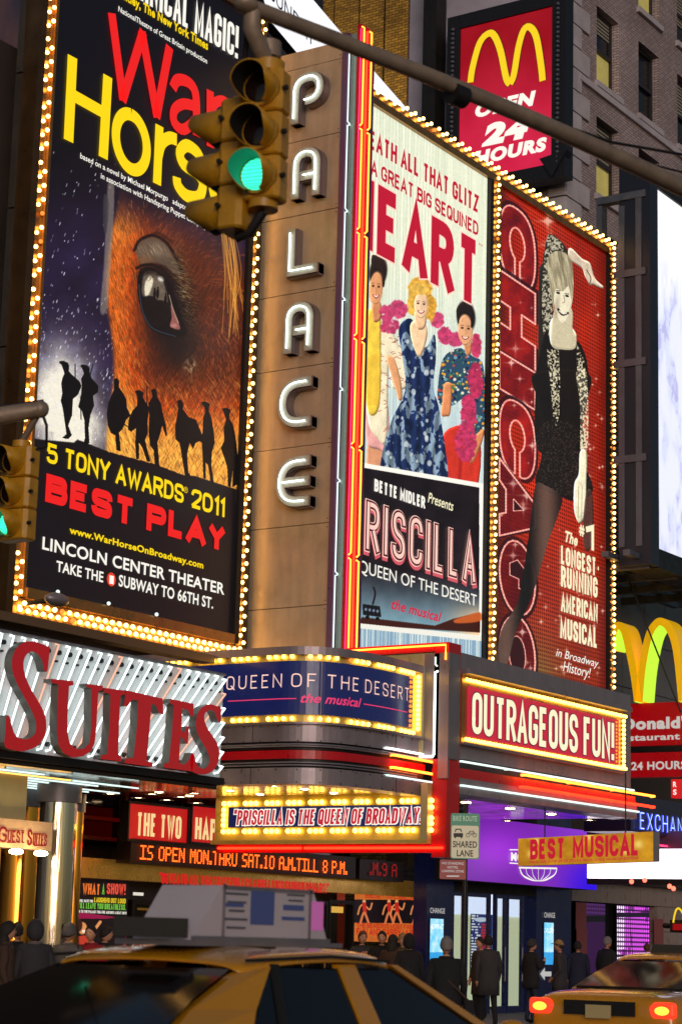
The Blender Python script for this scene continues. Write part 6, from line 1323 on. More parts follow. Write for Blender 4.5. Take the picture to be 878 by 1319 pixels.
g = lambda pts, w_: stroke(PF, S24, pts, w_, T_WHITE, 'globe_line', .02)
g([(667, 1118), (716, 1119)], 2.2)
for k in range(7):
    f = -1+2*k/6; g([(692+24*f, 1119), (692+21*f, 1127), (692+8*f, 1134)], 1.1)
g([(668, 1119), (673, 1129), (683, 1134), (692, 1135), (702, 1134), (712, 1128), (716, 1120)], 1.3)
g([(655, 1095), (668, 1095)], 1.4); g([(655, 1112), (668, 1113)], 1.4); ftext(PF, S24, 'MO', (656, 1109), (672, 1110), 11, T_WHITE, bold=.05, d=.03)
# award banner
pb = at_depth(754, 1100, 33.5); S25 = Surf(pb.x, pb.y, radians(61.4)+pi); BN = thing('award_banner', 'yellow hanging banner reading BEST MUSICAL in red beneath the marquee', 'banner', pb)
if S25.uv(840, 1095)[0] < S25.uv(667, 1095)[0]: S25 = Surf(pb.x, pb.y, radians(61.4))
a, e = S25.uv(667, 1098)[0], S25.uv(841, 1092)[0]; c0, c1 = S25.uv(754, 1113)[1], S25.uv(754, 1076)[1]
c = Canvas(S25, a, e, c0, c1, 360, 80); n_ = fbm(c.X*.06, c.Y*.08)[..., None]; c.fill(np.array([.62, .40, .08])*(1-n_)+np.array([.92, .68, .16])*n_)
for x, y, r_ in ((690, 1084, 5), (758, 1078, 5), (822, 1088, 6), (806, 1098, 4), (684, 1100, 5)): c.fill((255, 226, 120), np.exp(-((c.X-x)/r_)**2-((c.Y-y)/r_)**2)*.9)
c.panel('banner_face', BN, es=.8, thick=.12, rim=M_GREY)
if a < e:
    gtext(BN, S25, 'BEST', (683, 1108), (728, 1106), 26, .24, T_DRED); gtext(BN, S25, 'MUSICAL', (738, 1106), (824, 1102), 27, .24, T_DRED); gtext(BN, S25, 'DRAMA DESK, OUTER CRITICS CIRCLE & DRAMA LEAGUE AWARD NOMINATIONS'.replace('&', 'A'), (682, 1112), (825, 1108), 3.2, .2, T_DRED)
for px in (698, 802):
    u_, _ = S25.uv(px, 1085); p = S25.pt(u_, c1, -.05); B = MB(); B.tube([p, p+Vector((0, 0, .95))], .012, M_DARK, 6); B.build('hanger', BN)
# stone wall with led window
S26 = SY(21.9); WL = thing('stone_shopfront', 'grey stone clad shopfront with magenta led window at the right', 'shopfront', S26.pt(*S26.uv(800, 1300)))
M_ST2 = mat('polished_stone_tile', C(150, 128, 122), .3, noise=.2, nscale=2); x0, x1 = S26.uv(735, 1220)[0]+.02, 56.
wa, wb, wc, wd_ = rct(S26, 750, 834, 1163, 1300, 792); wc = .9
x = x0
while x < x1:
    z_ = .15
    while z_ < 4.6:
        if not (x+.9 > wa and x < wb and z_+.3 < wd_): B = MB(); B.box(S26, x+.008, x+.892, z_+.006, z_+.594, -.2, random.uniform(0, .01), M_ST2); B.build('tile', WL)
        z_ += .6
    x += .9
B = MB(); B.box(S26, wa-.9, wb+.9, .15, wd_+.6, -.5, -.21, M_DARK); B.build('window_recess', WL)
wa2 = S26.uv(797, 1200)[0]; c = Canvas(S26, wa2, S26.uv(838, 1200)[0], .95, wd_-.05, 170, 300)
gx, gz = c.U*9.5, c.Z*9.5; ddx = np.hypot(gx-np.floor(gx)-.5, gz-np.floor(gz)-.5); wv = fbm(c.X*.05+.4*np.sin(c.Y*.08), c.Y*.03); on = (_NT[np.floor(gx).astype(int) & 255, 5]*.3+wv > .5)
c.fill((40, 6, 50)); c.fill((240, 90, 250), (1-sm(.3, .46, ddx))*(.5+.5*on)); c.fill((250, 236, 255), (1-sm(.3, .45, ddx))*((c.X < 806)*1.)*(wv > .4)); c.fill((24, 14, 34), ((c.Y > 1176) & (c.Y < 1182))*1.); c.panel('led_window', WL, d=-.05, es=1.1)
c = Canvas(S26, wa, S26.uv(783, 1200)[0], .95, wd_-.05, 120, 260); gx, gz = c.U*11, c.Z*11; dq = np.hypot(gx-np.floor(gx)-.5, gz-np.floor(gz)-.5); c.fill((56, 18, 70)); c.fill((96, 50, 120), (1-sm(.3, .4, dq))*(c.Y < 1180)*1.); c.fill((214, 110, 240), (1-sm(.2, .32, dq))*(c.X < 753)*1.); c.fill((16, 10, 22), ((c.Y > 1180) & (c.Y < 1188))*1.); c.panel('dim_window', WL, d=-.08, es=.7)
for px, py in ((711, 1180), (712, 1215), (842, 1200)):
    B = MB(); u_, z_ = S26.uv(px+30 if px < 800 else px, py); B.box(S26, u_, u_+.5, z_-.3, z_+.3, .0, .02, mat('faded_notice', C(150, 80, 80), .7)); B.build('notice', WL)
for px, py in ((813, 1136), (830, 1134), (862, 1142), (867, 1145)):
    p = at_depth(px, py, 38); B = MB(); B.sphere(p, .045, glow('red_downlight', (255, 90, 70), 4, sample=True), 8, 5); B.build('red_lamp', WL)
S27 = SY(18.2); SMl = thing('arch_sign', 'small dark hanging sign with yellow arches at the right edge', 'sign', at_depth(872, 1190, 37))
p = at_depth(872, 1186, 37); Sx = Surf(p.x, p.y, -pi/2); B = MB(); u_, z_ = Sx.uv(866, 1200); B.box(Sx, u_, u_+.6, z_+.02, z_+.13, -.1, 0, m_rr); B.build('board', SMl); stroke(SMl, Sx, [(867, 1189), (869, 1178), (872, 1171), (877, 1173), (884, 1188)], 2.5, gy, 'arch', .01); B = MB(); B.box(Sx, u_-.1, u_+.7, z_-.02, z_+.2, -.2, -.1, M_BLACK); B.tube([Sx.pt(u_-.3, z_+.1, -.3), Sx.pt(u_+.2, z_+.1, -.15)], .05, M_BLACK); B.build('bracket', SMl)
# ------------------------------------------------------------------ traffic signals on mast arms
M_SIG = mat('signal_yellow', C(190, 136, 20), .45, .0, noise=.2, nscale=9, bump=.12, bscale=30, coat=.15); M_VIS = mat('visor_inside_black', C(12, 12, 12), .7)
M_POLE = mat('weathered_mast_paint', C(150, 130, 112), .5, .3, noise=.22, nscale=6, bump=.15, bscale=25)
M_GRN = glow('green_lens_lit', (60, 255, 196), 1.8, sample=True); M_OFF = mat('dark_lens', C(30, 14, 10), .12)
M_GRV = mat('visor_lens_glow', C(8, 96, 66), .5, emit=C(4, 110, 70), es=.3)  # green light of the lens painted into the lit visor's lining
def frame_of(az):   # local axes of a signal face looking along azimuth az
    f = Vector((cos(az), sin(az), 0)); return f, Vector((-sin(az), cos(az), 0))
def signal_head(par, c, az, pitch=.272, lit=True, rv=.104, w_=.25, dp=.17, nm='signal_face'):
    f, s = frame_of(az); up = Vector((0, 0, 1)); P = lambda a, b, e: c+s*a+f*b+up*e
    for k in range(3):
        z0 = -.5*3*pitch+k*pitch+.004; B = MB(); hw = w_/2; ch = .03
        ring_ = lambda z, q: [P(x, y, z) for x, y in ((-hw+ch-q, -dp/2-q), (hw-ch+q, -dp/2-q), (hw+q, -dp/2+ch), (hw+q, dp/2-ch), (hw-ch+q, dp/2+q), (-hw+ch-q, dp/2+q), (-hw-q, dp/2-ch), (-hw-q, -dp/2+ch))]
        B.loft([ring_(z0, -.012), ring_(z0+.012, 0), ring_(z0+pitch-.02, 0), ring_(z0+pitch-.008, -.012)], M_SIG, smooth=False)
        B.tube([P(-hw*.0, dp/2-.01, z0+pitch/2), P(0, dp/2+.025, z0+pitch/2)], rv+.012, M_SIG, 20)
        for sx in (-1, 1): B.tube([P(sx*(hw+.0), dp/2-.03, z0+pitch/2), P(sx*(hw+.03), dp/2-.03, z0+pitch/2)], .016, M_DARK, 6)
        sec = B.build('signal_section', par)
        zc = z0+pitch/2; on = lit and k == 0
        B = MB(); n = 20; B.add([P(0, dp/2+.05, zc)]+[P(rv*.93*cos(2*pi*i/n), dp/2+.028, zc+rv*.93*sin(2*pi*i/n)) for i in range(n)], [(0, 1+i, 1+(i+1) % n) for i in range(n)], M_GRN if on else M_OFF, True); B.build('lens', sec)
        if on:
            B = MB(); [B.tube([P(-.09*cos(.24*q), dp/2+.05, zc+.098*sin(.24*q-.0)), P(.09*cos(.24*q), dp/2+.05, zc+.098*sin(.24*q))], .0022, M_GRV, 4) for q in range(-5, 6)]; B.build('lens_rib', sec)
        # tunnel visor, open at the bottom front
        B = MB(); n = 22; L0, L1 = dp/2+.02, dp/2+.215; vs = []; fs = []; fi = []
        for i in range(n+1):
            a = -pi/2+.42+(2*pi-.84)*i/n; lo = 1-.72*max(0, -sin(a))**1.2
            for r_ in (rv+.008, rv):
                for t_ in (0, 1): vs.append(P(r_*cos(a), L0+(L1-L0)*t_*lo, zc-.012*t_+r_*sin(a)))
        for i in range(n):
            q = 4*i; fs.append((q, q+1, q+5, q+4)); fi.append((q+2, q+6, q+7, q+3)); fs.append((q+1, q+3, q+7, q+5))
        B.add(vs, fs, M_SIG, True); B.add(vs, fi, M_GRV if on else M_VIS, True); B.build('visor', sec)
    return P
c1 = at_depth(342, 177, 12.3)
TS = thing('traffic_signal', 'large yellow traffic signal with green light hanging in front of the horse eye billboard', 'traffic light', c1)
P = signal_head(TS, c1, pi+.22)
c2 = at_depth(308, 217, 12.35); P2 = signal_head(TS, c2, pi/2+.12, lit=False)
B = MB(); tp = c1+Vector((0, 0, .40)); B.tube([tp, tp+Vector((0, 0, .07))], .1, M_SIG, 14); B.tube([c1-Vector((0, 0, .40)), c1-Vector((0, 0, .45))], .09, M_SIG, 14)
q = c2+Vector((0, 0, .39)); B.tube([q-Vector((0, 0, .0)), q+Vector((0, 0, .05))], .06, M_SIG, 10); B.build('end_cap', TS)
B = MB(); lo = c1-Vector((0, 0, .46)); lq = c2-Vector((0, 0, .43)); B.tube([lo, (lo+lq)/2-Vector((0, 0, .05)), lq], .03, M_DARK, 8); B.build('lower_yoke', TS)
a0 = at_depth(322, 8, 12.25); dr_ = Vector((cos(radians(-12.7)), sin(radians(-12.7)), 0))
b0 = None
for L_ in np.linspace(2, 14, 200):
    p = a0+dr_*float(L_)
    if proj(p)[0] > 960: b0 = p; break
hgt = (EYE+ray(960, 281)*((b0-EYE).dot(CF)/ray(960, 281).dot(CF))).z; b0 = Vector((b0.x, b0.y, hgt))
MA = thing('mast_arm', 'long brown grey signal mast arm crossing the top of the picture', 'mast arm', a0)
k = 24; pts = [a0.lerp(b0, i/k)+Vector((0, 0, .055*sin(pi*i/k))) for i in range(k+1)]; B = MB(); B.tube(pts, [.047+.022*i/k for i in range(k+1)], M_POLE, 16); B.build('arm_tube', MA)
B = MB(); B.sphere(a0-dr_*.03, .06, M_POLE, 14, 8, (1.4, 1.2, .85)); B.build('end_fitting', MA)
B = MB(); hb = a0+Vector((.02, 0, 0)); B.tube([hb, hb-Vector((0, 0, .12)), tp+Vector((0, 0, .05))], [.05, .055, .05], M_POLE, 14); B.tube([tp+Vector((0, 0, .1)), tp+Vector((0, 0, .2))], .075, M_POLE, 12); B.build('hanger_post', MA)
B = MB(); m_ = a0.lerp(c2, .35)+Vector((0, 0, .2)); B.tube([a0, a0+(c2-a0)*.5+Vector((0, 0, .28)), c2+Vector((0, 0, .42))], .018, M_DARK, 8); B.build('signal_cable', MA)
gj = a0.lerp(b0, .36); B = MB(); B.tube([gj+Vector((0, 0, .04)), gj.lerp(b0, .5)+Vector((0, 0, .14)), b0+Vector((0, 0, .42))], .011, M_DARK, 6); B.build('guy_wire', MA)
B = MB(); B.tube([gj+Vector((0, 0, .03)), gj.lerp(b0, .5)+Vector((0, 0, .05)), b0+Vector((0, 0, .24))], .008, M_DARK, 6); B.build('guy_wire', MA)
B = MB(); B.tube([gj-dr_*.06, gj+dr_*.06], .075, M_DARK, 14); B.build('clamp_band', MA)
B = MB(); pe = b0+dr_*1.2; pe0 = pe.copy(); B.tube([Vector((pe.x, pe.y, 0)), Vector((pe.x, pe.y, pe.z+.6))], [.13, .09], M_POLE, 16); B.tube([b0, pe], .085, M_POLE, 14); B.build('mast_pole', MA)
c3 = at_depth(24, 637, 17.6)
T2 = thing('traffic_signal', 'smaller yellow traffic signal with green light cut off by the left picture edge', 'traffic light', c3)
signal_head(T2, c3, pi+.04, pitch=.27, w_=.32); B = MB(); B.tube([c3+Vector((0, 0, .405)), c3+Vector((0, 0, .46))], .08, M_SIG, 12); B.build('end_cap', T2)
M2 = thing('mast_arm', 'short signal mast arm end entering from the left picture edge', 'mast arm', c3)
e1 = at_depth(52, 527, 17.6); e0 = at_depth(-60, 545, 17.6); B = MB(); B.tube([e0, e1], [.085, .07], M_POLE, 14); B.build('arm_tube', M2); B = MB(); B.sphere(e1, .075, M_POLE, 12, 8); B.tube([e1-Vector((0, 0, .0)), c3+Vector((0, 0, .45))], .03, M_POLE, 8); B.build('end_fitting', M2)
B = MB(); B.tube([at_depth(-40, 527, 17.6), at_depth(20, 521, 17.6), at_depth(56, 516, 17.6)], .012, M_DARK, 6); B.tube([at_depth(50, 520, 17.6), at_depth(60, 548, 17.6), at_depth(60, 575, 17.6), at_depth(40, 580, 17.6)], .014, M_DARK, 6); B.build('signal_cable', M2)
# ------------------------------------------------------------------ street sign on a pole
p = at_z(598, 15.1); SGN = SX(p.x); PS = thing('street_sign', 'white and green SHARED LANE bike route sign on a dark pole at the kerb', 'street sign', p)
ra = radians(33.6-3.4+90); SGN = Surf(p.x, p.y, ra+pi) if Surf(p.x, p.y, ra+pi).uv(617, 1080)[0] > Surf(p.x, p.y, ra+pi).uv(580, 1080)[0] else Surf(p.x, p.y, ra)
s0, s1 = SGN.uv(580, 1078)[0], SGN.uv(617.5, 1078)[0]; t0, t1 = SGN.uv(598, 1107)[1], SGN.uv(598, 1048)[1]
B = MB(); B.tube([(p.x+.04, p.y+.03, .15), (p.x+.04, p.y+.03, t1+.15)], .032, M_DARK, 10); B.build('pole', PS)
def rrect(a, b_, c_, d_, r): return [tuple(v) for v in rnd([(a, c_), (b_, c_), (b_, d_), (a, d_)], r, True, 4)]
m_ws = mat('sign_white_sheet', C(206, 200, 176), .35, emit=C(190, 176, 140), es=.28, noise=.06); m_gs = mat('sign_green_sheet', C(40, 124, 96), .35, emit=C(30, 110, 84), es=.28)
B = MB(); B.prism(SGN, rrect(s0, s1, t0, t1, .04), -.004, .0, m_gs, M_GREY); B.build('sign_plate', PS)
zg = t1-(t1-t0)*.27; B = MB(); B.prism(SGN, rrect(s0+.015, s1-.015, t0+.015, zg, .03), .002, .003, m_ws); B.build('white_field', PS)
bk = mat('sign_black_print', C(20, 20, 20), .5)
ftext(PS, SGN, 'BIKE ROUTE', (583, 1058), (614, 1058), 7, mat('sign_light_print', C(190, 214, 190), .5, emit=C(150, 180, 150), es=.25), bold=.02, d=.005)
ftext(PS, SGN, 'SHARED', (583, 1092), (614, 1092), 8.5, bk, bold=.02, d=.006); ftext(PS, SGN, 'LANE', (588, 1103.5), (609, 1103.5), 8.5, bk, bold=.02, d=.006)
s_ = lambda pts, w_, n='pictogram': stroke(PS, SGN, pts, w_, bk, n, .006, smooth=False)
s_([(584, 1076), (596, 1076)], 5); s_([(586, 1072), (587, 1068.5), (593, 1068.5), (594, 1072)], 1.4); s_([(585, 1079), (587, 1079)], 2); s_([(593, 1079), (595, 1079)], 2)
for cx in (602.5, 611): s_([(cx+2.4*cos(2*pi*i/12), 1076+2.6*sin(2*pi*i/12)) for i in range(13)], .7)
s_([(602.5, 1076), (605, 1071), (609.5, 1071), (611, 1076)], .7); s_([(605, 1071), (607, 1076), (609.5, 1071)], .7)
R2 = thing('street_sign', 'small dark red NO STANDING sign on the same pole left of it', 'street sign', SGN.pt(s0, t0-.3)); s0, s1 = SGN.uv(566, 1120)[0], SGN.uv(600, 1120)[0]; t0, t1 = SGN.uv(583, 1133)[1], SGN.uv(583, 1107.8)[1]
B = MB(); B.prism(SGN, rrect(s0, s1, t0, t1, .02), -.004, .001, mat('dark_red_sheet', C(130, 16, 26), .35, emit=C(110, 10, 20), es=.3), M_GREY); B.build('sign_plate', R2)
for wd, x0, x1, y in (('NO STANDING', 569, 597, 1114), ('HOTEL', 576, 590, 1119), ('LOADING ZONE', 569, 597, 1124)): ftext(R2, SGN, wd, (x0, y), (x1, y), 3.2, T_GREY, d=.004)
stroke(R2, SGN, [(575, 1129), (591, 1129)], 1.3, T_GREY, 'arrow_print', .004)
# ------------------------------------------------------------------ yellow cabs
M_CAB = mat('taxi_yellow', C(206, 140, 20), .22, .0, noise=.05, nscale=2, coat=.8); M_TGL = mat('taxi_glass', C(12, 12, 14), .1, .0, spec=.5, coat=.0); M_CHRT = mat('trim_chrome', C(180, 180, 184), .15, 1.); M_RUB = mat('black_rubber', C(16, 16, 16), .8)
M_TL = mat('tail_lens', C(170, 8, 4), .15, emit=(1, .03, .01, 1), es=2.2, sample=True); M_TLh = mat('tail_lens_hot', C(220, 90, 20), .15, emit=(1, .22, .02, 1), es=5., sample=True)
def make_taxi(nm, lab, loc, rz, topper=True):
    T = thing(nm, lab, 'taxi', loc, 'yellow taxis in the avenue', rz); ORG[T] = Vector((0, 0, 0))
    st = [(-2.68, .84, .42, .80), (-2.66, .90, .36, .98), (-2.5, .95, .30, 1.045), (-1.75, .99, .27, 1.07), (-1.2, .99, .26, 1.03), (0, .99, .25, 1.0), (1.0, .99, .26, .98), (1.3, .985, .27, .965), (2.2, .96, .30, .88), (2.6, .90, .36, .78), (2.7, .82, .44, .66)]
    def ring_(x, w_, z0, z1):
        h_ = z1-z0; half = [(0, z1+.012), (w_*.55, z1+.008), (w_*.82, z1-.02), (w_*.93, z1-.07), (w_*.985, z1-h_*.28), (w_, z1-h_*.42), (w_*.985, z0+h_*.22), (w_*.93, z0+.02), (w_*.5, z0)]
        return [(x, a, z) for a, z in half]+[(x, 0, z0)]+[(x, -a, z) for a, z in half[::-1][:-1]]
    B = MB(); B.loft([ring_(*s_) for s_ in st], M_CAB); o = fixn(B.build('body', T))
    md = o.modifiers.new('sub', 'SUBSURF'); md.levels = md.render_levels = 2
    # greenhouse: roof, pillars, glass
    def gp(x, y, z): return (x, y, z)
    rf = [(-1.02, .60, 1.40), (-.85, .64, 1.455), (-.3, .67, 1.485), (.2, .66, 1.475), (.42, .62, 1.43)]
    B = MB(); vs = []; fs = []
    for x, w_, z in rf:
        for y, dz in ((-w_, -.06), (-w_*.93, -.012), (-w_*.6, .0), (0, .012), (w_*.6, .0), (w_*.93, -.012), (w_, -.06)): vs.append((x, y, z+dz))
    for i in range(len(rf)-1):
        for j in range(6): fs.append((i*7+j, i*7+j+1, (i+1)*7+j+1, (i+1)*7+j))
    B.add(vs, fs, M_CAB, True); o = B.build('roof', T); m2 = o.modifiers.new('sol', 'SOLIDIFY'); m2.thickness = .03; md = o.modifiers.new('sub', 'SUBSURF'); md.levels = md.render_levels = 2
    for s_ in (-1, 1):
        # top and belt points along the side
        top = [(-1.0, .605, 1.345), (-.85, .645, 1.395), (-.3, .675, 1.425), (.2, .665, 1.415), (.42, .625, 1.375)]
        y_ = lambda a: (a[0], a[1]*s_, a[2])
        C0, C1, C2 = (-1.86, .80, 1.06), (-1.22, .88, 1.035), (-.86, .63, 1.41)
        B = MB(); q = [(-1.86, .80*s_, 1.05), (-1.28, .885*s_, 1.03), (-1.12, .80*s_, 1.2), (-.82, .665*s_, 1.405), (-1.03, .60*s_, 1.37), (-1.5, .68*s_, 1.2)]
        B.add(q+[(a, b_*.93, c_) for a, b_, c_ in q], [(0, 1, 2, 5), (5, 2, 3, 4), (6, 11, 8, 7), (11, 10, 9, 8), (0, 5, 11, 6), (5, 4, 10, 11), (1, 7, 8, 2), (2, 8, 9, 3)], M_CAB); fixn(B.build('rear_pillar', T))
        def pillar(x0, x1, x2, x3, w_=.0, nm='pillar', m=M_CAB):
            B = MB(); a = (x0, .892*s_, 1.02); b_ = (x1, .892*s_, 1.02); c_ = (x3, .662*s_, 1.42); d_ = (x2, .662*s_, 1.42)
            B.add([a, b_, c_, d_]+[(p_[0], p_[1]-.05*s_, p_[2]) for p_ in (a, b_, c_, d_)], [(0, 1, 2, 3), (7, 6, 5, 4), (0, 4, 5, 1), (1, 5, 6, 2), (2, 6, 7, 3), (3, 7, 4, 0)], m); return fixn(B.build(nm, T))
        pillar(-.22, -.02, -.18, -.02); pillar(1.12, 1.26, .34, .42)
        pillar(-1.0, -.94, -.80, -.74, nm='quarter_post', m=M_RUB)
        for nm2, xs in (('rear_window', (-.96, -.2, -.17, -.78)), ('quarter_window', (-1.27, -.98, -.82, -.84)), ('front_window', (0, 1.14, .36, 0))):
            B = MB(); B.add([(xs[0], .878*s_, 1.02), (xs[1], .878*s_, 1.02), (xs[2], .655*s_, 1.40), (xs[3], .655*s_, 1.40)], [(0, 1, 2, 3)], M_TGL); B.build(nm2, T)
        B = MB(); B.tube([(-1.27, .9*s_, 1.022), (0, .91*s_, 1.0), (1.15, .9*s_, .985)], .012, M_CHRT, 6); B.build('belt_trim', T)
        for x in (-1.0, .62): B = MB(); B.tube([(x-.1, 1.0*s_, .88), (x+.1, 1.0*s_, .88)], .016, M_CAB, 6); B.build('door_handle', T)
        B = MB(); B.sphere((1.0, 1.08*s_, 1.05), .1, M_CAB, 10, 6, (.6, 1.1, .8)); B.build('door_mirror', T)
        for x in (-1.55, 1.55):
            B = MB(); B.tube([(x, .80*s_, .33), (x, 1.0*s_, .33)], .33, M_RUB, 24); w_ = B.build('wheel', T); B = MB(); B.tube([(x, .99*s_, .33), (x, 1.01*s_, .33)], .2, M_CHRT, 16); B.build('rim', w_)
        B = MB(); zz_ = [(-2.70, .92, .95), (-2.70, .92, .77), (-2.70, .64, .77), (-2.70, .60, .88), (-2.69, .66, .95)]
        B.loft([[(x+.08, y*s_*1.03, z) for x, y, z in zz_], [(x, y*s_, z) for x, y, z in zz_]], M_TL, smooth=False); tl = fixn(B.build('tail_light', T)); bv = tl.modifiers.new('bev', 'BEVEL'); bv.width = .05; bv.segments = 4; B = MB(); B.sphere((-2.70, .78*s_, .855), .05, M_TLh, 10, 6, (.4, 1.9, 1.)); B.build('lit_bulb', tl)
        B = MB(); B.sphere((2.62, .7*s_, .66), .1, M_CHRT, 10, 6, (.5, 1.6, .8)); B.build('headlight', T)
    for nm2, q in (('rear_glass', [(-1.87, .76, 1.075), (-1.87, -.76, 1.075), (-1.045, -.57, 1.39), (-1.045, .57, 1.39)]), ('windscreen', [(1.24, .84, 1.0), (1.24, -.84, 1.0), (.44, -.6, 1.39), (.44, .6, 1.39)])):
        B = MB(); n = 10; vs = []; 
        for i in range(n+1):
            f = i/n; a = Vector(q[0]).lerp(Vector(q[1]), f); b_ = Vector(q[3]).lerp(Vector(q[2]), f); bow = .10*(1-(2*f-1)**2)*(-1 if q[0][0] < 0 else 1)
            for t_ in (0, .5, 1): v = a.lerp(b_, t_); vs.append((v.x+bow*(1-.5*t_), v.y, v.z+.02*sin(pi*t_)))
        B.add(vs, [(3*i+j, 3*i+3+j, 3*i+4+j, 3*i+1+j) for i in range(n) for j in (0, 1)], M_TGL, True); B.build(nm2, T)
    B = MB(); B.tube([(-1.9+.0, -.7, 1.08), (-1.98, 0, 1.085), (-1.9, .7, 1.08)], .014, M_RUB, 6); B.build('glass_seal', T)
    B = MB(); B.tube([(-1.2, .3, 1.47), (-1.28, .3, 1.95)], [.006, .003], M_RUB, 6); B.build('antenna', T)
    for s_ in (-1, 1):
        B = MB(); B.tube([(-1.0, .64*s_, 1.435), (-.3, .69*s_, 1.462), (.3, .68*s_, 1.44)], .009, M_RUB, 6); B.build('roof_gutter', T)
    B = MB(); B.cbox((-1.38, 0, 1.36-.13), (.05, .34, .035), M_TL); B.build('high_brake_light', T)
    B = MB(); B.cbox((-2.71, 0, .86), (.03, .9, .16), M_RUB); B.build('rear_panel', T); B = MB(); B.cbox((-2.74, 0, .82), (.02, .32, .15), mat('plate_cream', C(190, 170, 120), .5)); B.build('number_plate', T)
    B = MB(); B.cbox((-2.72, 0, .5), (.16, 1.78, .2), M_CAB); B.build('rear_bumper', T); B = MB(); B.cbox((2.74, 0, .48), (.16, 1.7, .2), M_CAB); B.build('front_bumper', T)
    if not topper:
        B = MB(); B.loft([[(x, y*k_, z) for x, y in ((-.62, -.34), (-.38, -.34), (-.38, .34), (-.62, .34))] for z, k_ in ((1.48, 1), (1.6, .86))], mat('clear_dark_plastic', C(60, 56, 54), .2), smooth=False); B.build('roof_number_light', T); return T
    # roof advertising box
    m_ad = mat('ad_box_panel', C(176, 164, 168), .45, emit=C(150, 140, 150), es=.1, noise=.05, sample=False)
    B = MB(); pr_ = [(-.98, 1.53), (-.60, 1.84), (.50, 1.84), (.86, 1.53)]
    for y0_, m in ((-.17, m_ad), (.17, m_ad)): pass
    B.add([(x, y, z) for y in (-.2, .2) for x, z in ((-.88, 1.53), (-.64, 1.82), (.24, 1.82), (.40, 1.53))], [(0, 1, 2, 3), (7, 6, 5, 4), (0, 4, 5, 1), (1, 5, 6, 2), (2, 6, 7, 3), (3, 7, 4, 0)], m_ad); bx = B.build('ad_box', T)
    m_adn = glow('ad_print_navy', (54, 60, 96), .6); m_adp = glow('ad_print_pink', (176, 90, 150), .7)
    B = MB(); B.cbox((-.26, -.204, 1.72), (.22, .004, .2), m_adn); B.cbox((.04, -.204, 1.72), (.2, .004, .03), m_adn); B.cbox((.04, -.204, 1.66), (.22, .004, .02), m_adn); B.cbox((-.52, -.204, 1.72), (.16, .004, .02), m_adn); B.build('ad_print', bx)
    B = MB(); [B.cbox((x_, -.206, z_), s_, M_GREY) for x_, z_, s_ in ((-.2, 1.812, (.86, .012, .02)), (-.24, 1.54, (1.3, .012, .025)), (-.62, 1.69, (.012, .012, .28)), (.2, 1.69, (.012, .012, .28)))]; B.build('frame_trim', bx)
    B = MB(); [B.cbox((-.5+.0*k, -.204, 1.78-.045*k), (.2-.03*(k % 3), .004, .012), mat('ad_grey_print', C(90, 88, 100), .5)) for k in range(5)]; [B.cbox((.06, -.204, 1.79-.03*k), (.17-.03*(k % 2), .004, .01), mat('ad_grey_print', C(90, 88, 100), .5)) for k in range(2)]; B.build('ad_print', bx)
    B = MB(); B.cbox((.27, -.204, 1.68), (.14, .004, .16), m_adp); B.build('ad_print', bx)
    B = MB(); B.cbox((-.24, 0, 1.515), (1.5, .46, .03), M_GREY); B.cbox((-.5, 0, 1.49), (.06, .9, .03), M_RUB); B.cbox((.2, 0, 1.49), (.06, .9, .03), M_RUB); B.build('box_rack', T)
    B = MB(); B.cbox((-.98, 0, 1.59), (.2, .34, .1), mat('clear_dark_plastic', C(60, 56, 54), .2)); B.build('roof_number_light', T)
    return T
def ground_at(px, depth):   # plan point on the road under an image column at a depth along the view
    r = _h*1+_r*((px-439)/2743); return Vector((r.x*depth, r.y*depth, 0))
gp_ = ground_at(348, 12.0); make_taxi('taxi', 'nearest yellow taxi with white advertising box on its roof at lower left', gp_, radians(0))
gp_ = ground_at(787, 24.7)+Vector((2.7, 0, 0)); make_taxi('taxi', 'farther yellow taxi with glowing red tail lights at lower right', gp_, radians(0), False)
# ------------------------------------------------------------------ people on the pavement
SKIN = mat('skin', C(196, 140, 112), .55, noise=.06); HAIRS = dict(grey=mat('hair_grey', C(120, 112, 108), .8, noise=.2, nscale=20), dark=mat('hair_dark', C(34, 26, 22), .8, noise=.3, nscale=20), brown=mat('hair_brown', C(90, 56, 34), .8, noise=.3, nscale=20), blond=mat('hair_blond', C(150, 110, 64), .8, noise=.2, nscale=20))
def cloth(n, rgb): return mat('cloth_'+n, C(*rgb), .92, noise=.25, nscale=9, bump=.25, bscale=40)
CL = dict(black=cloth('black', (26, 24, 28)), char=cloth('charcoal', (52, 48, 52)), navy=cloth('navy', (30, 32, 54)), brown=cloth('brown', (70, 48, 36)), olive=cloth('olive', (84, 74, 44)), grey=cloth('grey', (96, 88, 84)), tan=cloth('tan', (150, 116, 74)), red=cloth('red', (140, 24, 34)), denim=cloth('denim', (36, 42, 66)))
SHOE = mat('shoe_leather', C(20, 16, 14), .5)
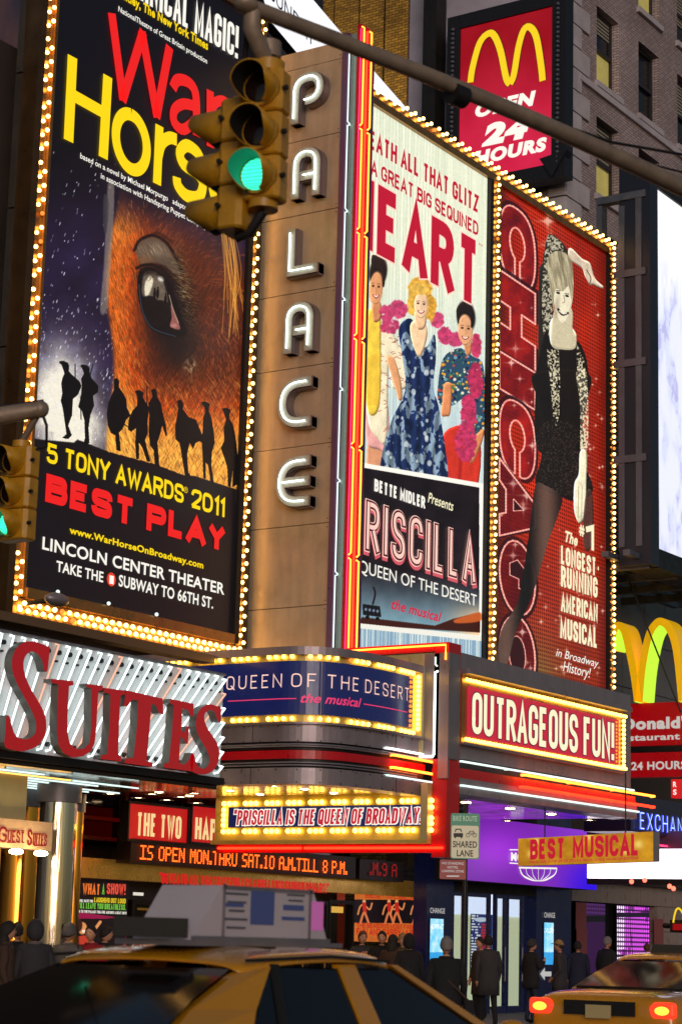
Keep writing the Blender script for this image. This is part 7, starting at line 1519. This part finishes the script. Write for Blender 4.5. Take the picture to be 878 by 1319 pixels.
def person(lab, pos, face_az, H=1.75, coat='black', leg='black', hair='dark', hat=None, coat_len=.80, pose='stand', scarf=None, bag=None, group='people walking along the pavement', build_=1., phase=0.):
    s = H/1.75; T = thing('person', lab, 'person', pos, group, face_az); ORG[T] = Vector((0, 0, 0))
    st = .16*sin(phase) if pose == 'walk' else 0
    # skeleton (local: x forward, y left)
    J = dict(pel=(0, 0, .95), spi=(0, 0, 1.16), che=(.01, 0, 1.34), nec=(.0, 0, 1.47), hd0=(.012, 0, 1.53),
             hL=(0, .10, .90), kL=(.05+st*.6, .11, .50), aL=(st*1.3-.04, .11, .09), tL=(st*1.3+.14, .125, .035), hR=(0, -.10, .90), kR=(.05-st*.6, -.11, .50), aR=(-st*1.3-.04, -.11, .09), tR=(-st*1.3+.14, -.125, .035),
             sL=(0, .185, 1.40), eL=(-.03-st*.5, .245, 1.12), wL=(.07-st*.8, .235, .88), sR=(0, -.185, 1.40), eR=(-.03+st*.5, -.245, 1.12), wR=(.07+st*.8, -.235, .88))
    if pose == 'phone': J['eR'] = (.06, -.24, 1.14); J['wR'] = (.24, -.12, 1.28)
    if pose == 'pockets': J['wL'] = (.12, .17, .98); J['wR'] = (.12, -.17, .98); J['eL'] = (-.06, .27, 1.13); J['eR'] = (-.06, -.27, 1.13)
    R = dict(pel=.145, spi=.135, che=.15, nec=.062, hd0=.06, hL=.10, kL=.068, aL=.05, tL=.04, hR=.10, kR=.068, aR=.05, tR=.04, sL=.078, eL=.056, wL=.042, sR=.078, eR=.056, wR=.042)
    E = [('pel', 'spi'), ('spi', 'che'), ('che', 'nec'), ('nec', 'hd0'), ('pel', 'hL'), ('hL', 'kL'), ('kL', 'aL'), ('aL', 'tL'), ('pel', 'hR'), ('hR', 'kR'), ('kR', 'aR'), ('aR', 'tR'), ('che', 'sL'), ('sL', 'eL'), ('eL', 'wL'), ('che', 'sR'), ('sR', 'eR'), ('eR', 'wR')]
    for sd in 'LR':   # hand: palm and five short fingers
        w_ = Vector(J['w'+sd]); e_ = Vector(J['e'+sd]); d_ = (w_-e_).normalized(); y = 1 if sd == 'L' else -1; pm = w_+d_*.06
        J['p'+sd] = tuple(pm); R['p'+sd] = .034; E.append(('w'+sd, 'p'+sd)); sdv = Vector((1, 0, 0)) if abs(d_.z) > .6 else Vector((0, 0, 1))
        for k, (o_, l_) in enumerate(((-.027, .065), (-.009, .078), (.010, .075), (.027, .058))):
            J['f%s%d' % (sd, k)] = tuple(pm+d_*.03+sdv*o_+Vector((0, -y*.004, 0))); J['g%s%d' % (sd, k)] = tuple(pm+d_*(.03+l_)+sdv*o_*1.1+Vector((0, -y*.022, 0)))
            R['f%s%d' % (sd, k)] = .011; R['g%s%d' % (sd, k)] = .008; E += [('p'+sd, 'f%s%d' % (sd, k)), ('f%s%d' % (sd, k), 'g%s%d' % (sd, k))]
        J['t2'+sd] = tuple(w_+d_*.045+sdv*.05); J['t3'+sd] = tuple(w_+d_*.09+sdv*.058); R['t2'+sd] = .012; R['t3'+sd] = .009; E += [('p'+sd, 't2'+sd), ('t2'+sd, 't3'+sd)]
    ks = list(J); me = bpy.data.meshes.new('body'); me.from_pydata([Vector(J[k])*s for k in ks], [(ks.index(a), ks.index(b_)) for a, b_ in E], [])
    o = bpy.data.objects.new('tmp', me); COL.objects.link(o); sk = o.modifiers.new('s', 'SKIN')
    for i, k in enumerate(ks):
        f = R[k]*s*(build_ if k in ('pel', 'spi', 'che') else 1); v = me.skin_vertices[0].data[i]; v.radius = (f*(1.25 if k in ('pel', 'spi', 'che') else 1), f); v.use_root = (k == 'pel')
    sb = o.modifiers.new('b', 'SUBSURF'); sb.levels = sb.render_levels = 1
    dg = bpy.context.evaluated_depsgraph_get(); m2 = bpy.data.meshes.new_from_object(o.evaluated_get(dg)); bpy.data.objects.remove(o)
    B = MB(); cm, lm = CL[coat], CL[leg]; vs = [tuple(v.co) for v in m2.vertices]; groups = {}
    wr = [Vector(J['w'+q])*s for q in 'LR']
    for f in m2.polygons:
        c_ = f.center
        if c_.z > 1.475*s: mm_ = SKIN
        elif any((c_-w_).length < .2*s and (c_-w_).dot(w_-Vector(J['e'+q])*s) > -.0 for w_, q in zip(wr, 'LR')) and c_.z < 1.5*s: mm_ = SKIN
        elif c_.z < .1*s: mm_ = SHOE
        elif c_.z < .86*s and abs(c_.y) < .215*s and not any((c_-w_).length < .1*s for w_ in wr): mm_ = lm
        else: mm_ = cm
        groups.setdefault(mm_.name, (mm_, []))[1].append(tuple(f.vertices))
    for mm_, fs in groups.values():
        B.f += fs; k = B._m(mm_); B.mi += [k]*len(fs); B.sm += [True]*len(fs)
    B.v = vs
    # head: one modelled surface with brow, nose, mouth, chin
    hc = Vector((.025, 0, 1.635))*s; n, kk = 20, 16; hv = []
    for i in range(kk+1):
        t_ = pi*i/kk; zz_ = cos(t_)
        for j in range(n):
            a = 2*pi*j/n; x, y = cos(a), sin(a); rr = sin(t_)
            rx = .098*(1 if x > 0 else 1.06); ry = .077*(1-.22*max(0, -zz_)**1.5); X_ = rr*x*rx*(1-.16*max(0, -zz_) if x < 0 else 1); Y_ = rr*y*ry; Z_ = zz_*.118
            if x > .8: 
                X_ += .020*math.exp(-((zz_+.12)/.16)**2)*max(0, 1-abs(y)*3.2) + .006*math.exp(-((zz_+.52)/.1)**2) - .006*math.exp(-((zz_-.16)/.1)**2) + .008*math.exp(-((zz_+.85)/.12)**2)
            hv.append((hc.x+X_*s, hc.y+Y_*s, hc.z+Z_*s))
    B.add(hv, [(i*n+j, (i+1)*n+j, (i+1)*n+(j+1) % n, i*n+(j+1) % n) for i in range(kk) for j in range(n)], SKIN, True)
    for sd in (1, -1): B.sphere((hc.x-.008*s, sd*.079*s, hc.z-.005*s), .02*s, SKIN, 8, 5, (.7, .4, 1.3))
    bd = B.build('body', T, label=None)
    for sd in (1, -1): e_ = MB(); e_.sphere((hc.x+.088*s, sd*.03*s, hc.z+.012*s), .011*s, mat('eye_dark', C(30, 22, 20), .2), 8, 5, (.5, 1.2, .7)); e_.build('eye', T)
    e_ = MB(); e_.sphere((hc.x+.094*s, 0, hc.z-.06*s), .018*s, mat('lips', C(150, 80, 74), .5), 8, 5, (.4, 1.3, .35)); e_.build('mouth', T)
    # hair or hat shell
    def shell(off, z_min_front, z_min_back, m, nm, puff=0):
        vs = []; fs = []; n = 22; kk = 9
        for i in range(kk+1):
            for j in range(n):
                a = 2*pi*j/n; x, y = cos(a), sin(a); lim = z_min_back+(z_min_front-z_min_back)*(.5+.5*x)**1.5; t_ = math.acos(max(-1, min(1, lim)))*i/kk; zz_ = cos(t_); rr = sin(t_)
                nz = .006*mnoise.noise(Vector((x*3, y*3, zz_*4+len(lab)))); vs.append((hc.x+(rr*x*(.1+off)-puff*.3*(x < 0)*rr+nz)*s, hc.y+(rr*y*(.08+off)+nz)*s, hc.z+(zz_*(.12+off)+nz)*s))
        fs = [(i*n+j, (i+1)*n+j, (i+1)*n+(j+1) % n, i*n+(j+1) % n) for i in range(kk) for j in range(n)]; b = MB(); b.add(vs, fs, m, True); o_ = b.build(nm, T); q_ = o_.modifiers.new('sol', 'SOLIDIFY'); q_.thickness = .012*s; return o_
    if hair == 'long': shell(.014, .55, -.98, HAIRS['dark'], 'hair', .03); b = MB(); b.loft([[(hc.x+(-.05+.075*cos(a)*w_)*s, .09*w_*sin(a)*s, z_*s) for a in [2*pi*i/12 for i in range(12)]] for z_, w_ in ((1.62, .9), (1.52, 1.05), (1.42, 1.1), (1.34, .7))], HAIRS['dark']); b.build('long_hair', T)
    elif hair != 'none': shell(.008, .55, -.55, HAIRS[hair], 'hair')
    if hat == 'beanie': shell(.016, .35, -.25, CL['black'] if coat != 'black' else CL['char'], 'knit_hat')
    elif hat == 'grey_beanie': shell(.022, .3, -.35, CL['grey'], 'knit_hat')
    elif hat == 'cap':
        shell(.012, .42, .1, CL['tan'], 'cap'); b = MB(); b.loft([[(hc.x+.07*s, .07*q*s, hc.z+.05*s+.012*e_*s) for q, e_ in ((-1, 0), (1, 0), (1, 1), (-1, 1))], [(hc.x+.17*s, .05*q*s, hc.z+.03*s+.01*e_*s) for q, e_ in ((-1, 0), (1, 0), (1, 1), (-1, 1))]], CL['tan']); b.build('cap_peak', T)
    elif hat == 'hood': shell(.035, .2, -.9, CL[coat], 'hood', .02)
    # coat: a closed shell from collar to hem
    zb_ = .95-(coat_len-.45); rg = []
    prof = [(1.485, .075, .07), (1.455, .12, .095), (1.425, .175, .115), (1.37, .205, .135), (1.25, .205, .145), (1.10, .185, .14), (.98, .2, .155), (.85, .215, .165), (zb_, .225, .172)]
    prof = [p_ for p_ in prof if p_[0] >= zb_-.001]
    for z_, ry, rx in prof:
        k_ = build_ if z_ < 1.42 else 1
        rg.append([((rx*cos(a)*k_+.006*mnoise.noise(Vector((a*2, z_*9, len(lab)))))*s, (ry*sin(a)*k_*(1+.03*sin(5*a+z_*12)*(z_ < 1.2)))*s, z_*s) for a in [2*pi*i/20 for i in range(20)]])
    b = MB(); b.loft(rg[::-1], cm, cap=True); fixn(b.build('coat', T))
    b = MB(); b.tube([(.05*cos(a)*1.5*s, .085*sin(a)*s, 1.475*s) for a in [2*pi*i/14 for i in range(14)]], .022*s, CL[scarf] if scarf else cm, 8, closed=True); b.build('scarf' if scarf else 'collar', T)
    if bag:
        q = Vector((-.02, -.30 if bag == 'right' else .30, .80))*s; b = MB(); b.cbox(q, (.36*s, .12*s, .26*s), CL['black']); bg_ = b.build('shoulder_bag', T); b = MB(); b.tube([q+Vector((.12, 0, .12))*s, Vector((.10, .05 if bag == 'right' else -.05, 1.2))*s, Vector((0, .10 if bag == 'right' else -.10, 1.44))*s, Vector((-.13, 0, 1.2))*s, q+Vector((-.12, 0, .12))*s], .014*s, CL['brown'], 6); b.build('strap', bg_)
    return T
def stand(px, top, Y, H, az, lab, gz=.15, **k):
    """px, top: where the head shows; the height above the pavement follows from the street line Y"""
    p = at_z(px, Y, gz); z_ = SY(Y).uv(px, top)[1]; person(lab, p, radians(az), H=max(1.5, min(1.92, z_-gz)), **k)
B_ = 33.6
stand(575, 1207, 13.4, 1.78, B_, 'grey haired man in long black coat with shoulder bag seen from behind', hair='grey', coat='black', coat_len=1.0, bag='right', pose='walk', phase=1, gz=0)
stand(629, 1206, 18.2, 1.8, B_+8, 'man in charcoal coat and dark flat cap walking away by the glass doors', coat='char', hair='dark', hat='beanie', coat_len=.8, pose='walk', phase=2.2, build_=1.05)
stand(619, 1208, 19.6, 1.72, B_+130, 'woman with glasses and pale scarf facing the camera beside the charcoal coat', coat='brown', hair='dark', scarf='tan', coat_len=.85)
stand(684, 1213, 18.4, 1.72, B_-60, 'person in black winter jacket carrying a bag in front of the blue kiosk', coat='black', hair='dark', hat='beanie', coat_len=.66, leg='denim', pose='phone')
stand(721, 1224, 18.0, 1.65, B_+75, 'short person in tan cap and dark jacket looking left past the kiosk', coat='char', hair='dark', hat='cap', coat_len=.7, pose='pockets')
stand(744, 1215, 19.6, 1.7, B_, 'person in plain dark coat between the capped walker and led window', coat='navy', hair='dark', coat_len=.8)
stand(781, 1207, 19.0, 1.8, B_-50, 'tall grey haired man in dark coat before the magenta led window', coat='black', hair='grey', coat_len=.8, build_=1.1)
stand(833, 1216, 20.5, 1.7, B_, 'figure with brown hair behind the roof of the farther taxi', coat='brown', hair='brown')
stand(492, 1200, 18.6, 1.75, B_+170, 'young man in dark sweater facing the street before the dancers poster', coat='black', hair='dark', pose='pockets')
stand(466, 1200, 19.2, 1.75, B_+200, 'brown haired man holding a cup left of the dancers poster', coat='char', hair='brown', pose='phone')
stand(519, 1203, 18.8, 1.74, B_+150, 'person in olive jacket and cap under the entrance poster', coat='olive', hair='dark', hat='cap', build_=1.05)
stand(527, 1212, 17.2, 1.62, B_+10, 'person in dark hooded parka seen from behind near the kerb', coat='black', hair='none', hat='hood', build_=1.1)
stand(505, 1211, 18.1, 1.6, B_-30, 'short dark haired woman between the sweater man and the parka', coat='brown', hair='long')
stand(8, 1193, 16.4, 1.72, B_-80, 'dark haired woman at the far left picture edge below the glowing poster', coat='brown', hair='long')
stand(46, 1188, 16.2, 1.78, B_+20, 'hooded person with striped scarf before the chrome column', coat='char', hair='none', hat='hood', scarf='grey', build_=1.05)
stand(88, 1200, 16.8, 1.62, B_-20, 'person in grey knit hat and pale coat right of the chrome column', coat='grey', hair='brown', hat='grey_beanie')
stand(22, 1199, 17.2, 1.7, B_, 'dark silhouette between the left edge woman and the hooded person', coat='black', hair='dark')
stand(118, 1203, 17.6, 1.66, B_+160, 'dark haired person below the magenta show poster', coat='red', hair='dark')
stand(135, 1201, 18.2, 1.7, B_-70, 'person with round dark hair at the right of the magenta show poster', coat='black', hair='dark')
